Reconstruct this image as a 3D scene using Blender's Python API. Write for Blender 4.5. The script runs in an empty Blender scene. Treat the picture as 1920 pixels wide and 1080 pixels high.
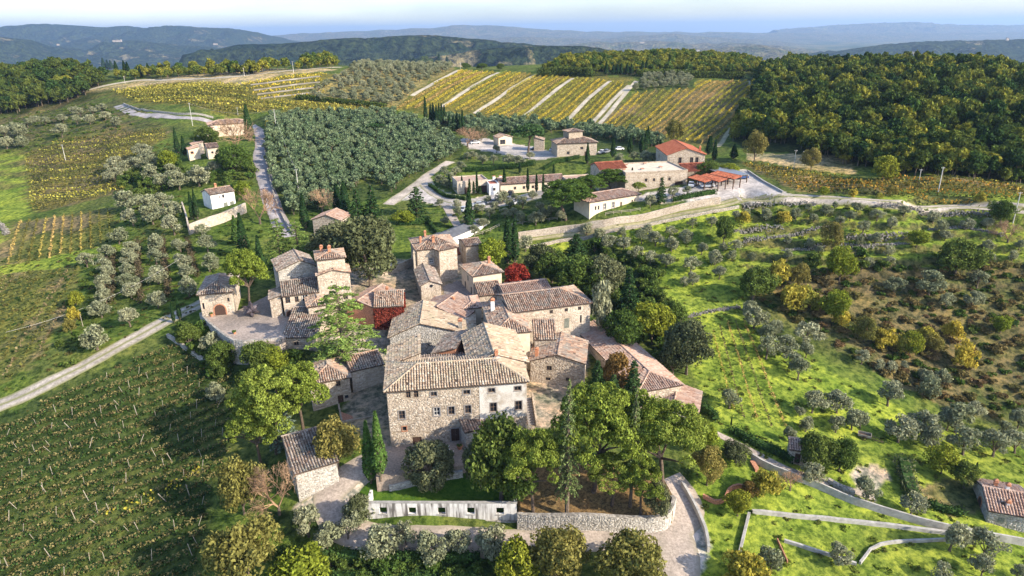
import bpy, math, random
import numpy as np
from mathutils import Vector, Matrix

# ------------------------------------------------------------------ camera, sky, sun, exposure
S = bpy.context.scene
COL = S.collection
R = math.radians
FPX, CAM_H, PITCH, ROLL = 1280.0, 65.0, R(20.6), 0.012      # focal length in px of a 1920 px wide frame
cp, sp = math.cos(PITCH), math.sin(PITCH)
FWD = np.array([0, cp, -sp]); RT0 = np.array([1., 0, 0]); UP0 = np.array([0, sp, cp])
RT = RT0 * math.cos(ROLL) - UP0 * math.sin(ROLL)
UP = UP0 * math.cos(ROLL) + RT0 * math.sin(ROLL)
CAM = np.array([0, 0, CAM_H])
cam = bpy.data.objects.new('camera', bpy.data.cameras.new('camera'))
COL.objects.link(cam)
cam.data.sensor_width = 36; cam.data.lens = 36 * FPX / 1920
cam.data.clip_start = 1; cam.data.clip_end = 60000
cam.matrix_world = Matrix(((RT[0], UP[0], -FWD[0], 0), (RT[1], UP[1], -FWD[1], 0), (RT[2], UP[2], -FWD[2], CAM_H), (0, 0, 0, 1)))
S.camera = cam

SUN_AZ, SUN_EL = R(26), R(28)           # to the sun: (cos az, -sin az) on the ground
sdir = Vector((math.cos(SUN_EL) * math.cos(SUN_AZ), -math.cos(SUN_EL) * math.sin(SUN_AZ), math.sin(SUN_EL)))
world = bpy.data.worlds.new('World'); S.world = world; world.use_nodes = True
wn = world.node_tree.nodes; wl = world.node_tree.links
sky = wn.new('ShaderNodeTexSky'); sky.sky_type = 'NISHITA'; sky.sun_disc = False
sky.sun_elevation = SUN_EL; sky.sun_rotation = math.atan2(sdir.x, sdir.y)
sky.air_density = 1.0; sky.dust_density = 1.2; sky.ozone_density = 1.5
bg = wn['Background']; bg.inputs['Strength'].default_value = 0.15
wtc = wn.new('ShaderNodeTexCoord'); wmp = wn.new('ShaderNodeMapping'); wmp.inputs['Scale'].default_value = (1.6, 1.6, 9)
wns = wn.new('ShaderNodeTexNoise'); wns.inputs['Scale'].default_value = 2.2; wns.inputs['Detail'].default_value = 6; wrp = wn.new('ShaderNodeValToRGB')
wrp.color_ramp.elements[0].position = .40; wrp.color_ramp.elements[0].color = (.74, .77, .86, 1); wrp.color_ramp.elements[1].position = .64; wrp.color_ramp.elements[1].color = (.96, .955, .96, 1)
wmx = wn.new('ShaderNodeMix'); wmx.data_type = 'RGBA'; wmx.blend_type = 'MULTIPLY'; wmx.inputs['Factor'].default_value = 1
wl.new(wtc.outputs['Generated'], wmp.inputs['Vector']); wl.new(wmp.outputs[0], wns.inputs['Vector']); wl.new(wns.outputs['Fac'], wrp.inputs[0])
wl.new(sky.outputs[0], wmx.inputs['A']); wl.new(wrp.outputs[0], wmx.inputs['B']); wl.new(wmx.outputs['Result'], bg.inputs['Color'])
sun = bpy.data.objects.new('sun', bpy.data.lights.new('sun', 'SUN')); COL.objects.link(sun)
sun.data.energy = 3.5; sun.data.angle = R(0.5); sun.data.color = (1.0, 0.88, 0.70)
sun.rotation_euler = sdir.to_track_quat('Z', 'Y').to_euler()
S.view_settings.view_transform = 'Standard'; S.view_settings.look = 'None'
S.view_settings.gamma = 1.0; S.view_settings.use_curve_mapping = False
S.view_settings.exposure = 1.3
S.cycles.max_bounces = 5; S.cycles.diffuse_bounces = 2; S.cycles.glossy_bounces = 1
S.cycles.transmission_bounces = 2; S.cycles.volume_bounces = 0; S.cycles.transparent_max_bounces = 4
S.cycles.use_denoising = True

# ------------------------------------------------------------------ projection helpers (photo px of a 1920x1080 frame -> the place)
def rays(px, py):
    px = np.asarray(px, float); py = np.asarray(py, float)
    a = (px - 960) / FPX; b = (540 - py) / FPX
    return FWD[None] + a[:, None] * RT[None] + b[:, None] * UP[None]

def P(p, z):                                   # where the line of sight meets a level plane
    d = rays([p[0]], [p[1]])[0]
    return Vector(CAM + d * ((z - CAM_H) / d[2]))

def proj(p):
    q = np.asarray(p, float) - CAM
    w = q @ FWD
    return 960 + FPX * (q @ RT) / w, 540 - FPX * (q @ UP) / w, w

# ------------------------------------------------------------------ the lie of the land
def far(px, py, z): return tuple(P((px, py), z))
CTRL = [far(*c) for c in [
    (0,1080,-8),(300,1080,-8),(640,1080,-7.5),(960,1080,-7),(1300,1080,-6.5),(1600,1080,-8),(1900,1080,-10),
    (0,900,-5),(220,900,-4.5),(420,900,-4),(0,770,-1),(200,680,3.5),(370,580,7),(440,760,-1),(330,700,1.5),
    (0,610,3),(0,500,5),(200,450,9),(240,330,14),(50,320,11),(0,250,17),(350,480,9.5),(300,560,6.5),
    (410,395,14),(380,300,20),(450,250,24),(490,300,20),(520,410,12.5),(230,205,28),(380,222,27),
    (0,215,21),(0,150,38),(200,150,37),(300,175,33),(450,135,42),(600,150,39),(820,133,40),(740,205,26),(500,212,27),
    (600,300,19),(650,300,18),(800,300,16.5),(740,350,14),(860,265,18),(950,235,19),(1100,240,17),(1200,262,18),
    (1340,270,20),(1000,140,38),(1180,150,36),(1290,148,35),(1400,150,34),(1430,240,24),
    (900,372,13),(1109,404,15.6),(1201,393,15.9),(1160,398,15.7),(870,480,7.5),(830,440,9.5),(800,350,13.8),(1150,395,15.5),(1300,368,19),(1390,330,20),(1440,350,20),(1290,330,20),(1090,300,19),
    (1480,370,20),(1920,396,19),(1000,445,9.5),(1200,412,13.8),(1380,380,17.8),(1700,385,19.6),
    (1100,460,7.5),(1300,485,8),(1300,550,4.5),(1500,420,14.5),(1750,420,15),(1900,430,15),(1500,500,8.5),(1900,520,6.5),
    (1500,600,1.5),(1700,600,1),(1900,630,-1),(1350,620,2.5),(1350,740,-1),(1600,720,-2.5),(1900,760,-8),(1500,860,-4),(1850,950,-9),
    (1400,960,-5.5),(1290,950,-5),(1600,960,-7),(1200,700,1),(1150,640,2.5),(1120,560,5),
    (727,838,0),(845,828,0),(990,812,0.3),(620,905,-1.6),(640,1000,-5.6),(690,988,-5.5),(970,988,-5.5),(1250,995,-5.5),(1100,900,-1.5),(800,880,-0.6),
    (560,780,-0.5),(640,760,0.5),(520,640,6.5),(590,600,7),(720,640,4),(900,600,5),(790,565,5),(830,525,6),(1000,725,1.2),(1080,725,1.2),
    (700,520,7.5),(620,470,9.5),(560,450,10.5),(940,500,6.5),(1290,800,-1.5),
    (1600,330,20),(1920,340,18),(1500,300,22),(1700,290,24),(1920,290,24),(1600,220,29),(1500,140,34),(1700,135,37),(1920,155,38),(1800,210,31),(1200,110,44),(1330,112,43),
]] + [(-150,75,-9),(160,75,-16),(-60,40,-14),(60,40,-14),(0,0,-25),(-200,20,-20),(200,20,-25),(230,110,-20),(300,200,5),(-260,160,0),(-330,300,10),
      (320,320,15),(380,500,15),(-420,520,20)]
# beyond the crest the land drops to the valley
FARC = [(x, y, z) for y, z in ((860, 5), (1150, -75), (1600, -110), (2600, -130)) for x in (-1500, -900, -450, 0, 450, 900, 1500)]
FARC += [(-260, 735, 22), (-160, 705, 20), (-70, 690, 20), (30, 690, 20), (110, 700, 24), (-60, 780, 4), (60, 790, 6), (-180, 790, 4)]
FARC += [(-1300, 500, 5), (1300, 500, -20), (-1300, 100, -40), (1300, 100, -60), (-900, 250, 10), (900, 260, -30), (-500, -300, -60), (500, -300, -60), (0, -300, -60), (-700, 700, 25), (640, 650, 20)]
C = np.array(CTRL + FARC)
CS = 400.0
def _tps(r2):
    return 0.5 * r2 * np.log(r2 + 1e-12)
xy = C[:, :2] / CS; n_ = len(C)
K = _tps(((xy[:, None] - xy[None]) ** 2).sum(-1)) + np.eye(n_) * 2e-4
Pm = np.hstack([np.ones((n_, 1)), xy])
A_ = np.zeros((n_ + 3, n_ + 3)); A_[:n_, :n_] = K; A_[:n_, n_:] = Pm; A_[n_:, :n_] = Pm.T
wts = np.linalg.solve(A_, np.concatenate([C[:, 2], np.zeros(3)]))
def tps(x, y):
    sh = np.shape(x); q = np.stack([np.ravel(x), np.ravel(y)], -1) / CS
    out = np.empty(len(q))
    for i in range(0, len(q), 40000):
        b = q[i:i + 40000]
        r2 = ((b[:, None] - xy[None]) ** 2).sum(-1)
        out[i:i + 40000] = _tps(r2) @ wts[:n_] + wts[n_] + b @ wts[n_ + 1:]
    return out.reshape(sh)

def axis(lo, hi, step, ratio, far_lo, far_hi):
    a = list(np.arange(lo, hi, step)); s = step; v = a[-1]
    while v < far_hi: s *= ratio; v += s; a.append(v)
    s = step; v = a[0]; b = []
    while v > far_lo: s *= ratio; v -= s; b.append(v)
    return np.array(b[::-1] + a)
GX = axis(-85, 105, 0.9, 1.03, -26000, 26000)
GY = axis(66, 175, 0.9, 1.025, -600, 30000)
XX, YY = np.meshgrid(GX, GY)
def fbm(x, y, seed, octs=((60, 1.), (27, .5), (11, .25), (4.3, .12))):
    r = np.random.RandomState(seed); o = np.zeros(np.shape(x))
    for L, a in octs:
        for _ in range(3):
            th = r.rand() * 6.28; ph = r.rand() * 6.28; f = 6.28 / L * (.7 + .6 * r.rand())
            o += a / 3 * np.sin(f * (x * math.cos(th) + y * math.sin(th)) + ph + 1.7 * np.sin(f * .63 * (y * math.cos(th) - x * math.sin(th)) + ph * 2))
    return o
far_fade = np.clip((np.hypot(XX, YY) - 2000) / 1500, 0, 1)
inb = np.hypot(XX, YY) < 3600
ZZ = np.full(XX.shape, -130.0)
ZZ[inb] = tps(np.clip(XX[inb], -2200, 2200), YY[inb])
ZZ = ZZ * (1 - far_fade) - 130 * far_fade
ZZ += fbm(XX, YY, 5) * 0.35 + np.where(YY > 900, fbm(XX, YY, 6, ((900, 1.), (380, .6), (150, .3))) * 14, 0)
ZZ = np.maximum(ZZ, -150)

def inside(x, y, poly):
    c = np.zeros(np.shape(x), bool); n = len(poly)
    for i in range(n):
        x0, y0 = poly[i][:2]; x1, y1 = poly[i - 1][:2]
        if y0 == y1: continue
        c ^= ((y0 > y) != (y1 > y)) & (x < (x1 - x0) * (y - y0) / (y1 - y0) + x0)
    return c

def rough_xy(px, py, z=10.): q = P((px, py), z); return (q.x, q.y)
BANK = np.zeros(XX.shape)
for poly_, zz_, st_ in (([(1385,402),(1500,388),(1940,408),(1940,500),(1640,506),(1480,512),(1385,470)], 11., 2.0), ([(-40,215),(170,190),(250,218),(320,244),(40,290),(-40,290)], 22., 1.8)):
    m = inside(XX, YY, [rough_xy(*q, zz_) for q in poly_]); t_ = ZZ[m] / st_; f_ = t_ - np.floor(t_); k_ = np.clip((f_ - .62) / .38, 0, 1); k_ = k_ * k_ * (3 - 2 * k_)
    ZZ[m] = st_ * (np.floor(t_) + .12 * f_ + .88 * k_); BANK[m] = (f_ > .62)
# level ground the winery houses stand on
def soft(mask, n=3):
    k = mask.astype(float)
    for _ in range(n):
        for ax in (0, 1): k = (np.roll(k, 1, ax) + k * 2 + np.roll(k, -1, ax)) / 4
    return k
for poly_, zz_ in (([(845,378),(1075,364),(1070,336),(960,334),(845,333)], 13.3), ([(1050,345),(1120,345),(1120,326),(1050,326)], 14.6), ([(1105,374),(1300,357),(1300,322),(1180,320),(1105,340)], 17.0),
                   ([(1025,296),(1135,293),(1130,264),(1030,266)], 17.7), ([(375,266),(480,258),(480,230),(380,236)], 22.2), ([(385,398),(450,384),(445,362),(385,368)], 13.8)):
    k_ = soft(inside(XX, YY, [rough_xy(*q, zz_) for q in poly_])); ZZ = ZZ * (1 - k_) + zz_ * k_
# raised platforms held by walls: (three px with heights -> a plane, outline in px on that plane)
class Plat:
    def __init__(s, tri, outline):
        q = np.array([tuple(P(t[:2], t[2])) for t in tri])
        s.c = np.linalg.solve(np.c_[q[:, :2], np.ones(3)], q[:, 2])
        s.poly = [s.hit(p) for p in outline]
    def z(s, x, y): return s.c[0] * x + s.c[1] * y + s.c[2]
    def hit(s, p):
        d = rays([p[0]], [p[1]])[0]
        t = (s.c[0] * CAM[0] + s.c[1] * CAM[1] + s.c[2] - CAM[2]) / (d[2] - s.c[0] * d[0] - s.c[1] * d[1])
        return Vector(CAM + d * t)
LAWN = Plat([(740,893,-1.7),(868,893,-1.7),(810,952,-3.7)], [(716,893),(880,880),(960,880),(968,958),(694,960),(672,925),(690,905)])
GROVE = Plat([(1000,950,-2.9),(1240,955,-2.9),(1100,895,-1.7)], [(968,880),(1100,868),(1235,880),(1262,930),(1262,958),(1235,974),(974,972)])
TERRACE = Plat([(385,600,8.2),(480,620,8.2),(530,570,8.2)], [(380,596),(440,585),(520,545),(560,560),(590,600),(520,640),(432,640)])
YARD = Plat([(727,838,0),(845,828,0),(800,872,0)], [(700,845),(727,836),(990,808),(960,868),(873,872),(735,893),(705,895)])
PLATS = [YARD, LAWN, GROVE, TERRACE]
for p_ in PLATS:
    m = inside(XX, YY, p_.poly)
    ZZ[m] = np.minimum(ZZ[m], p_.z(XX[m], YY[m]) - 0.5)

def hz0(x, y):
    x = np.asarray(x, float); y = np.asarray(y, float)
    i = np.clip(np.searchsorted(GX, x) - 1, 0, len(GX) - 2); j = np.clip(np.searchsorted(GY, y) - 1, 0, len(GY) - 2)
    u = (x - GX[i]) / (GX[i + 1] - GX[i]); v = (y - GY[j]) / (GY[j + 1] - GY[j])
    return (ZZ[j, i] * (1 - u) + ZZ[j, i + 1] * u) * (1 - v) + (ZZ[j + 1, i] * (1 - u) + ZZ[j + 1, i + 1] * u) * v
def hz(x, y):
    x = np.asarray(x, float); y = np.asarray(y, float)
    z = hz0(x, y)
    for p in PLATS:
        m = inside(x, y, p.poly)
        z = np.where(m, np.maximum(z, p.z(x, y)), z)
    return z
TS = np.concatenate([np.arange(60, 320, 1.0), 320 * 1.005 ** np.arange(0, 330)])
def ground(px, py):                              # first meeting of each line of sight with the ground
    d = rays(px, py); out = np.zeros((len(d), 3))
    for k in range(len(d)):
        pts = CAM[None] + d[k][None] * TS[:, None]
        below = pts[:, 2] < hz(pts[:, 0], pts[:, 1])
        i = int(np.argmax(below)) if below.any() else len(TS) - 1
        lo, hi = TS[max(i - 1, 0)], TS[i]
        for _ in range(14):
            mid = (lo + hi) / 2; q = CAM + d[k] * mid
            if q[2] < hz(q[0], q[1]): hi = mid
            else: lo = mid
        out[k] = CAM + d[k] * hi
    return out
def G(px, py): return Vector(ground([px], [py])[0])
def gpoly(pts): return [tuple(q) for q in ground([p[0] for p in pts], [p[1] for p in pts])]
def hz1(x, y): return float(hz(np.array([x]), np.array([y]))[0])

# ------------------------------------------------------------------ object helpers
def tag(o, label=None, cat=None, group=None, kind=None):
    if label: o['label'] = label
    if cat: o['category'] = cat
    if group: o['group'] = group
    if kind: o['kind'] = kind
    return o
def empty(name, loc, rz=0, label=None, cat=None, group=None):
    o = bpy.data.objects.new(name, None); COL.objects.link(o)
    o.empty_display_size = .3; o.location = loc; o.rotation_euler = (0, 0, rz)
    return tag(o, label, cat, group)
def link(name, me, parent=None, loc=None):
    o = bpy.data.objects.new(name, me); COL.objects.link(o)
    if parent is not None: o.parent = parent
    if loc is not None: o.location = loc
    return o
def np_mesh(name, V, F, mats, mi=None, smooth=False):
    V = np.asarray(V, np.float32); F = np.asarray(F, np.int32)
    me = bpy.data.meshes.new(name); nf, k = F.shape
    me.vertices.add(len(V)); me.vertices.foreach_set('co', V.ravel())
    me.loops.add(nf * k); me.loops.foreach_set('vertex_index', F.ravel())
    me.polygons.add(nf); me.polygons.foreach_set('loop_start', np.arange(0, nf * k, k, dtype=np.int32))
    me.polygons.foreach_set('loop_total', np.full(nf, k, np.int32))
    for m in (mats if isinstance(mats, (list, tuple)) else [mats]): me.materials.append(m)
    if mi is not None: me.polygons.foreach_set('material_index', np.asarray(mi, np.int32))
    if smooth: me.polygons.foreach_set('use_smooth', np.ones(nf, bool))
    me.update(calc_edges=True); me.validate()
    return me
class MB:
    def __init__(s): s.v = []; s.f = []; s.m = []
    def poly(s, pts, m=0):
        b = len(s.v); s.v += [tuple(p) for p in pts]; s.f.append(tuple(range(b, b + len(pts)))); s.m.append(m)
    def hexa(s, a, m=0):                       # 8 corners: bottom ring then top ring
        b = len(s.v); s.v += [tuple(p) for p in a]
        for q in ((3, 2, 1, 0), (4, 5, 6, 7), (0, 1, 5, 4), (1, 2, 6, 5), (2, 3, 7, 6), (3, 0, 4, 7)):
            s.f.append(tuple(b + i for i in q)); s.m.append(m)
    def box(s, x0, x1, y0, y1, z0, z1, m=0):
        s.hexa([(x0, y0, z0), (x1, y0, z0), (x1, y1, z0), (x0, y1, z0), (x0, y0, z1), (x1, y0, z1), (x1, y1, z1), (x0, y1, z1)], m)
    def beam(s, a, b, w, h, m=0):              # square bar from a to b
        a = Vector(a); b = Vector(b); d = (b - a).normalized()
        up = Vector((0, 0, 1)) if abs(d.z) < .95 else Vector((1, 0, 0))
        x = d.cross(up).normalized() * w / 2; y = x.cross(d).normalized() * h / 2
        s.hexa([a - x - y, a + x - y, a + x + y, a - x + y, b - x - y, b + x - y, b + x + y, b - x + y], m)
    def tube(s, pts, rad, n=6, m=0, cap=True):
        pts = [Vector(p) for p in pts]; rings = []
        for i, p in enumerate(pts):
            d = (pts[min(i + 1, len(pts) - 1)] - pts[max(i - 1, 0)])
            d = d.normalized() if d.length > 1e-6 else Vector((0, 0, 1))
            up = Vector((0, 0, 1)) if abs(d.z) < .9 else Vector((1, 0, 0))
            x = d.cross(up).normalized(); y = x.cross(d)
            r = rad[i] if isinstance(rad, (list, tuple)) else rad
            b = len(s.v); rings.append(b)
            for k in range(n):
                t = 6.28318 * k / n; s.v.append(tuple(p + x * (r * math.cos(t)) + y * (r * math.sin(t))))
        for i in range(len(rings) - 1):
            for k in range(n):
                s.f.append((rings[i] + k, rings[i] + (k + 1) % n, rings[i + 1] + (k + 1) % n, rings[i + 1] + k)); s.m.append(m)
        if cap:
            s.f.append(tuple(rings[-1] + k for k in range(n))); s.m.append(m)
            s.f.append(tuple(rings[0] + k for k in reversed(range(n)))); s.m.append(m)
    def lathe(s, prof, n=12, c=(0, 0, 0), m=0):
        rings = []
        for r, z in prof:
            b = len(s.v); rings.append(b)
            for k in range(n):
                t = 6.28318 * k / n; s.v.append((c[0] + r * math.cos(t), c[1] + r * math.sin(t), c[2] + z))
        for i in range(len(rings) - 1):
            for k in range(n):
                s.f.append((rings[i] + k, rings[i] + (k + 1) % n, rings[i + 1] + (k + 1) % n, rings[i + 1] + k)); s.m.append(m)
        s.f.append(tuple(rings[-1] + k for k in range(n))); s.m.append(m)
    def mesh(s, name, mats):
        me = bpy.data.meshes.new(name); me.from_pydata(s.v, [], s.f)
        for m in (mats if isinstance(mats, (list, tuple)) else [mats]): me.materials.append(m)
        if any(s.m): me.polygons.foreach_set('material_index', s.m)
        me.update(); return me
    def build(s, name, mats, parent=None, loc=None): return link(name, s.mesh(name, mats), parent, loc)
def copy_tree(o, parent=None):
    c = o.copy(); COL.objects.link(c)
    if parent is not None: c.parent = parent
    for ch in list(o.children): copy_tree(ch, c)
    return c

# ------------------------------------------------------------------ materials
def nmat(name):
    m = bpy.data.materials.new(name); m.use_nodes = True
    nt = m.node_tree; b = nt.nodes['Principled BSDF']; b.inputs['Roughness'].default_value = .85
    b.inputs['Specular IOR Level'].default_value = .25
    return m, nt, b
def N(nt, typ, **kw):
    n = nt.nodes.new(typ)
    for k, v in kw.items():
        if k.startswith('i_'):
            key = k[2:].replace('_', ' ')
            n.inputs[int(key) if key.isdigit() else key].default_value = v
        else: setattr(n, k, v)
    return n
def noise(nt, scale, detail=4, rough=.6, coord='Object'):
    tc = N(nt, 'ShaderNodeTexCoord'); t = N(nt, 'ShaderNodeTexNoise')
    t.inputs['Scale'].default_value = scale; t.inputs['Detail'].default_value = detail; t.inputs['Roughness'].default_value = rough
    nt.links.new(tc.outputs[coord], t.inputs['Vector']); return t
def ramp(nt, src, stops):
    r = N(nt, 'ShaderNodeValToRGB'); el = r.color_ramp.elements
    while len(el) < len(stops): el.new(.5)
    for e, (p, c) in zip(el, stops): e.position = p; e.color = (*c, 1)
    nt.links.new(src, r.inputs[0]); return r.outputs[0]
def mixc(nt, fac, a, b, blend='MIX'):
    m = N(nt, 'ShaderNodeMix', data_type='RGBA', blend_type=blend)
    for s, v in ((m.inputs['Factor'], fac), (m.inputs['A'], a), (m.inputs['B'], b)):
        if hasattr(v, 'links'): nt.links.new(v, s)
        elif isinstance(v, tuple): s.default_value = (*v, 1)
        else: s.default_value = v
    return m.outputs['Result']
def bump(nt, b, src, strength, dist):
    n = N(nt, 'ShaderNodeBump'); n.inputs['Strength'].default_value = strength; n.inputs['Distance'].default_value = dist
    nt.links.new(src, n.inputs['Height']); nt.links.new(n.outputs[0], b.inputs['Normal'])
def plain(name, c, rough=.8, var=.25, scale=1.5, bmp=0, metal=0):
    m, nt, b = nmat(name); t = noise(nt, scale, 5)
    k = ramp(nt, t.outputs['Fac'], [(.38, tuple(x * (1 - var) for x in c)), (.62, tuple(min(x * (1 + var), .95) for x in c))])
    nt.links.new(k, b.inputs['Base Color']); b.inputs['Roughness'].default_value = rough; b.inputs['Metallic'].default_value = metal
    if bmp: bump(nt, b, t.outputs['Fac'], .6, bmp)
    return m
def island(name, cols, rough=.85, per_object=.0, patch=None, patch_scale=.25):
    """colour picked per separate piece (tile, stone), with an optional weathering patch"""
    m, nt, b = nmat(name); g = N(nt, 'ShaderNodeNewGeometry')
    k = ramp(nt, g.outputs['Random Per Island'], [(i / max(len(cols) - 1, 1), c) for i, c in enumerate(cols)])
    if patch:
        t = noise(nt, patch_scale, 5, .7)
        f = N(nt, 'ShaderNodeMapRange'); f.inputs['From Min'].default_value = .48; f.inputs['From Max'].default_value = .66
        nt.links.new(t.outputs['Fac'], f.inputs['Value'])
        k = mixc(nt, f.outputs[0], k, patch)
    t2 = noise(nt, 9, 3); k = mixc(nt, .35, k, ramp(nt, t2.outputs['Fac'], [(.35, (.45, .43, .4)), (.65, (1.0, 1.0, 1.0))]), 'MULTIPLY')
    nt.links.new(k, b.inputs['Base Color']); b.inputs['Roughness'].default_value = rough
    return m
def leaf(name, a, b_, trans=.25, spread=.55, soft=.0):
    m, nt, b = nmat(name); nt.nodes.remove(b); out = nt.nodes['Material Output']
    oi = N(nt, 'ShaderNodeObjectInfo'); g = N(nt, 'ShaderNodeNewGeometry')
    k = mixc(nt, oi.outputs['Random'], a, b_)
    lo = N(nt, 'ShaderNodeMapRange'); lo.inputs['To Min'].default_value = 1 - spread; lo.inputs['To Max'].default_value = 1 + spread
    nt.links.new(g.outputs['Random Per Island'], lo.inputs['Value'])
    k = mixc(nt, 1.0, k, lo.outputs[0], 'MULTIPLY')
    t = noise(nt, .9, 2, coord='Object')
    mr = N(nt, 'ShaderNodeMapRange'); mr.inputs['From Min'].default_value = .3; mr.inputs['From Max'].default_value = .7
    mr.inputs['To Min'].default_value = .75; mr.inputs['To Max'].default_value = 1.25
    nt.links.new(t.outputs['Fac'], mr.inputs['Value']); k = mixc(nt, 1.0, k, mr.outputs[0], 'MULTIPLY')
    d = N(nt, 'ShaderNodeBsdfDiffuse'); tr = N(nt, 'ShaderNodeBsdfTranslucent'); mx = N(nt, 'ShaderNodeMixShader'); mx.inputs[0].default_value = trans
    nt.links.new(k, d.inputs[0]); nt.links.new(k, tr.inputs[0])
    nt.links.new(d.outputs[0], mx.inputs[1]); nt.links.new(tr.outputs[0], mx.inputs[2]); nt.links.new(mx.outputs[0], out.inputs[0])
    return m
M = {}
def wall_mat(name, c1, c2, c3, plaster=None):
    m, nt, b = nmat(name)
    tc = N(nt, 'ShaderNodeTexCoord'); mp = N(nt, 'ShaderNodeMapping'); mp.inputs['Scale'].default_value = (1.7, 1.7, 3.2)
    nt.links.new(tc.outputs['Object'], mp.inputs['Vector'])
    v = N(nt, 'ShaderNodeTexVoronoi'); v.inputs['Scale'].default_value = 1.6; nt.links.new(mp.outputs[0], v.inputs['Vector'])
    sep = N(nt, 'ShaderNodeSeparateColor'); nt.links.new(v.outputs['Color'], sep.inputs[0])
    k = ramp(nt, sep.outputs[0], [(0, c1), (.5, c2), (1, c3)])
    e = N(nt, 'ShaderNodeTexVoronoi', feature='DISTANCE_TO_EDGE'); e.inputs['Scale'].default_value = 1.6; nt.links.new(mp.outputs[0], e.inputs['Vector'])
    ed = N(nt, 'ShaderNodeMapRange'); ed.inputs['From Max'].default_value = .09; nt.links.new(e.outputs['Distance'], ed.inputs['Value'])
    k = mixc(nt, ed.outputs[0], tuple(x * .8 for x in c2), k)
    t = noise(nt, .35, 6, .7); k = mixc(nt, .8, k, ramp(nt, t.outputs['Fac'], [(.3, (.62, .6, .58)), (.62, (1.05, 1.02, .98))]), 'MULTIPLY')
    if plaster:
        f = N(nt, 'ShaderNodeMapRange'); f.inputs['From Min'].default_value = .42; f.inputs['From Max'].default_value = .55
        t3 = noise(nt, .22, 5, .65); nt.links.new(t3.outputs['Fac'], f.inputs['Value']); k = mixc(nt, f.outputs[0], k, plaster)
    nt.links.new(k, b.inputs['Base Color']); bump(nt, b, ed.outputs[0], .5, .05)
    return m
M['wall'] = wall_mat('rubble_stone', (.26, .21, .16), (.42, .35, .28), (.52, .45, .36))
M['wallpl'] = wall_mat('worn_plaster_over_stone', (.30, .25, .20), (.44, .37, .29), (.54, .47, .38), (.55, .47, .38))
M['drywall'] = wall_mat('dry_stone', (.20, .19, .17), (.38, .35, .31), (.52, .49, .44))
M['stones'] = island('laid_stones', [(.30, .25, .20), (.50, .42, .34), (.43, .35, .27), (.58, .50, .41), (.50, .41, .33), (.38, .31, .25), (.60, .54, .46), (.52, .45, .37)], .9)
M['greystones'] = island('grey_stones', [(.27, .25, .23), (.46, .43, .39), (.37, .35, .31), (.56, .53, .49), (.50, .47, .43)], .9)
M['plaster'] = plain('lime_plaster', (.60, .54, .46), .9, .16, .7)
M['cream'] = plain('cream_render', (.62, .52, .40), .9, .1, .8)
M['white'] = plain('white_render', (.74, .72, .69), .85, .1, .8)
M['tiles'] = island('clay_tiles', [(.22, .13, .09), (.48, .33, .23), (.38, .22, .145), (.58, .45, .34), (.28, .185, .135), (.46, .36, .28), (.17, .115, .085), (.52, .31, .21)], .85, patch=(.30, .275, .235), patch_scale=.5)
M['tilesy'] = island('lichen_tiles', [(.27, .18, .12), (.52, .41, .30), (.42, .30, .20), (.62, .53, .41), (.36, .26, .18), (.50, .40, .29), (.22, .16, .115)], .85, patch=(.44, .38, .26), patch_scale=.4)
M['tilesg'] = island('mossy_grey_tiles', [(.13, .095, .075), (.34, .265, .215), (.22, .155, .12), (.50, .43, .37), (.17, .13, .105), (.42, .36, .30), (.24, .14, .10)], .85, patch=(.22, .22, .19), patch_scale=.6)
M['tilesr'] = island('new_red_tiles', [(.32, .085, .045), (.44, .14, .075), (.38, .115, .06), (.50, .19, .105)], .8)
M['tilesp'] = island('pink_tiles', [(.33, .19, .135), (.50, .34, .255), (.43, .265, .19), (.57, .42, .325), (.38, .22, .155)], .8, patch=(.46, .36, .30), patch_scale=.5)
M['pan'] = plain('roof_underlay', (.085, .058, .044), .9, .3, 3)
M['panr'] = plain('red_roof_underlay', (.24, .08, .05), .9, .2, 3)
M['glass'] = plain('dark_glass', (.03, .035, .045), .12, .3, .5)
M['frame'] = plain('brown_window_frame', (.16, .11, .08), .6)
M['grey_stone'] = plain('grey_sandstone', (.27, .25, .24), .9, .2, 4)
M['door'] = plain('dark_brown_door', (.07, .04, .03), .6, .25, 6)
M['shutter'] = plain('grey_green_shutter', (.17, .18, .15), .6)
M['teal'] = plain('teal_paint', (.05, .20, .20), .5)
M['brick'] = plain('red_brick', (.42, .20, .12), .9, .3, 5)
M['wood'] = plain('dark_timber', (.09, .055, .04), .7, .3, 4)
M['palewood'] = plain('weathered_wood', (.33, .29, .235), .8, .2, 5)
M['concrete'] = plain('pale_concrete', (.36, .345, .32), .9, .2, 1.2)
M['glassroof'] = plain('dull_glasshouse_panes', (.12, .125, .135), .8, .2, .6)
M['metal'] = plain('grey_metal', (.32, .33, .35), .4, .15, 3, metal=.6)
M['terracotta'] = plain('terracotta', (.45, .2, .11), .8)
M['ivy_red'] = leaf('red_creeper', (.22, .03, .025), (.17, .045, .03), .2, .7)
M['rubble'] = island('tumbled_stones', [(.10, .09, .08), (.26, .24, .21), (.17, .155, .135), (.36, .335, .30), (.22, .2, .18)], .95)
M['sculpture'] = plain('dark_violet_metal', (.085, .07, .08), .35, .35, 2, metal=.3)
M['pole'] = plain('pale_pole', (.55, .53, .50), .7, .15, 1)
M['bark'] = plain('bark', (.13, .10, .075), .9, .35, 5, .03)
M['bark2'] = plain('red_pine_bark', (.11, .08, .06), .9, .35, 5, .03)
M['twig'] = leaf('bare_twigs', (.30, .19, .12), (.36, .24, .15), 0, .35)

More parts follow.
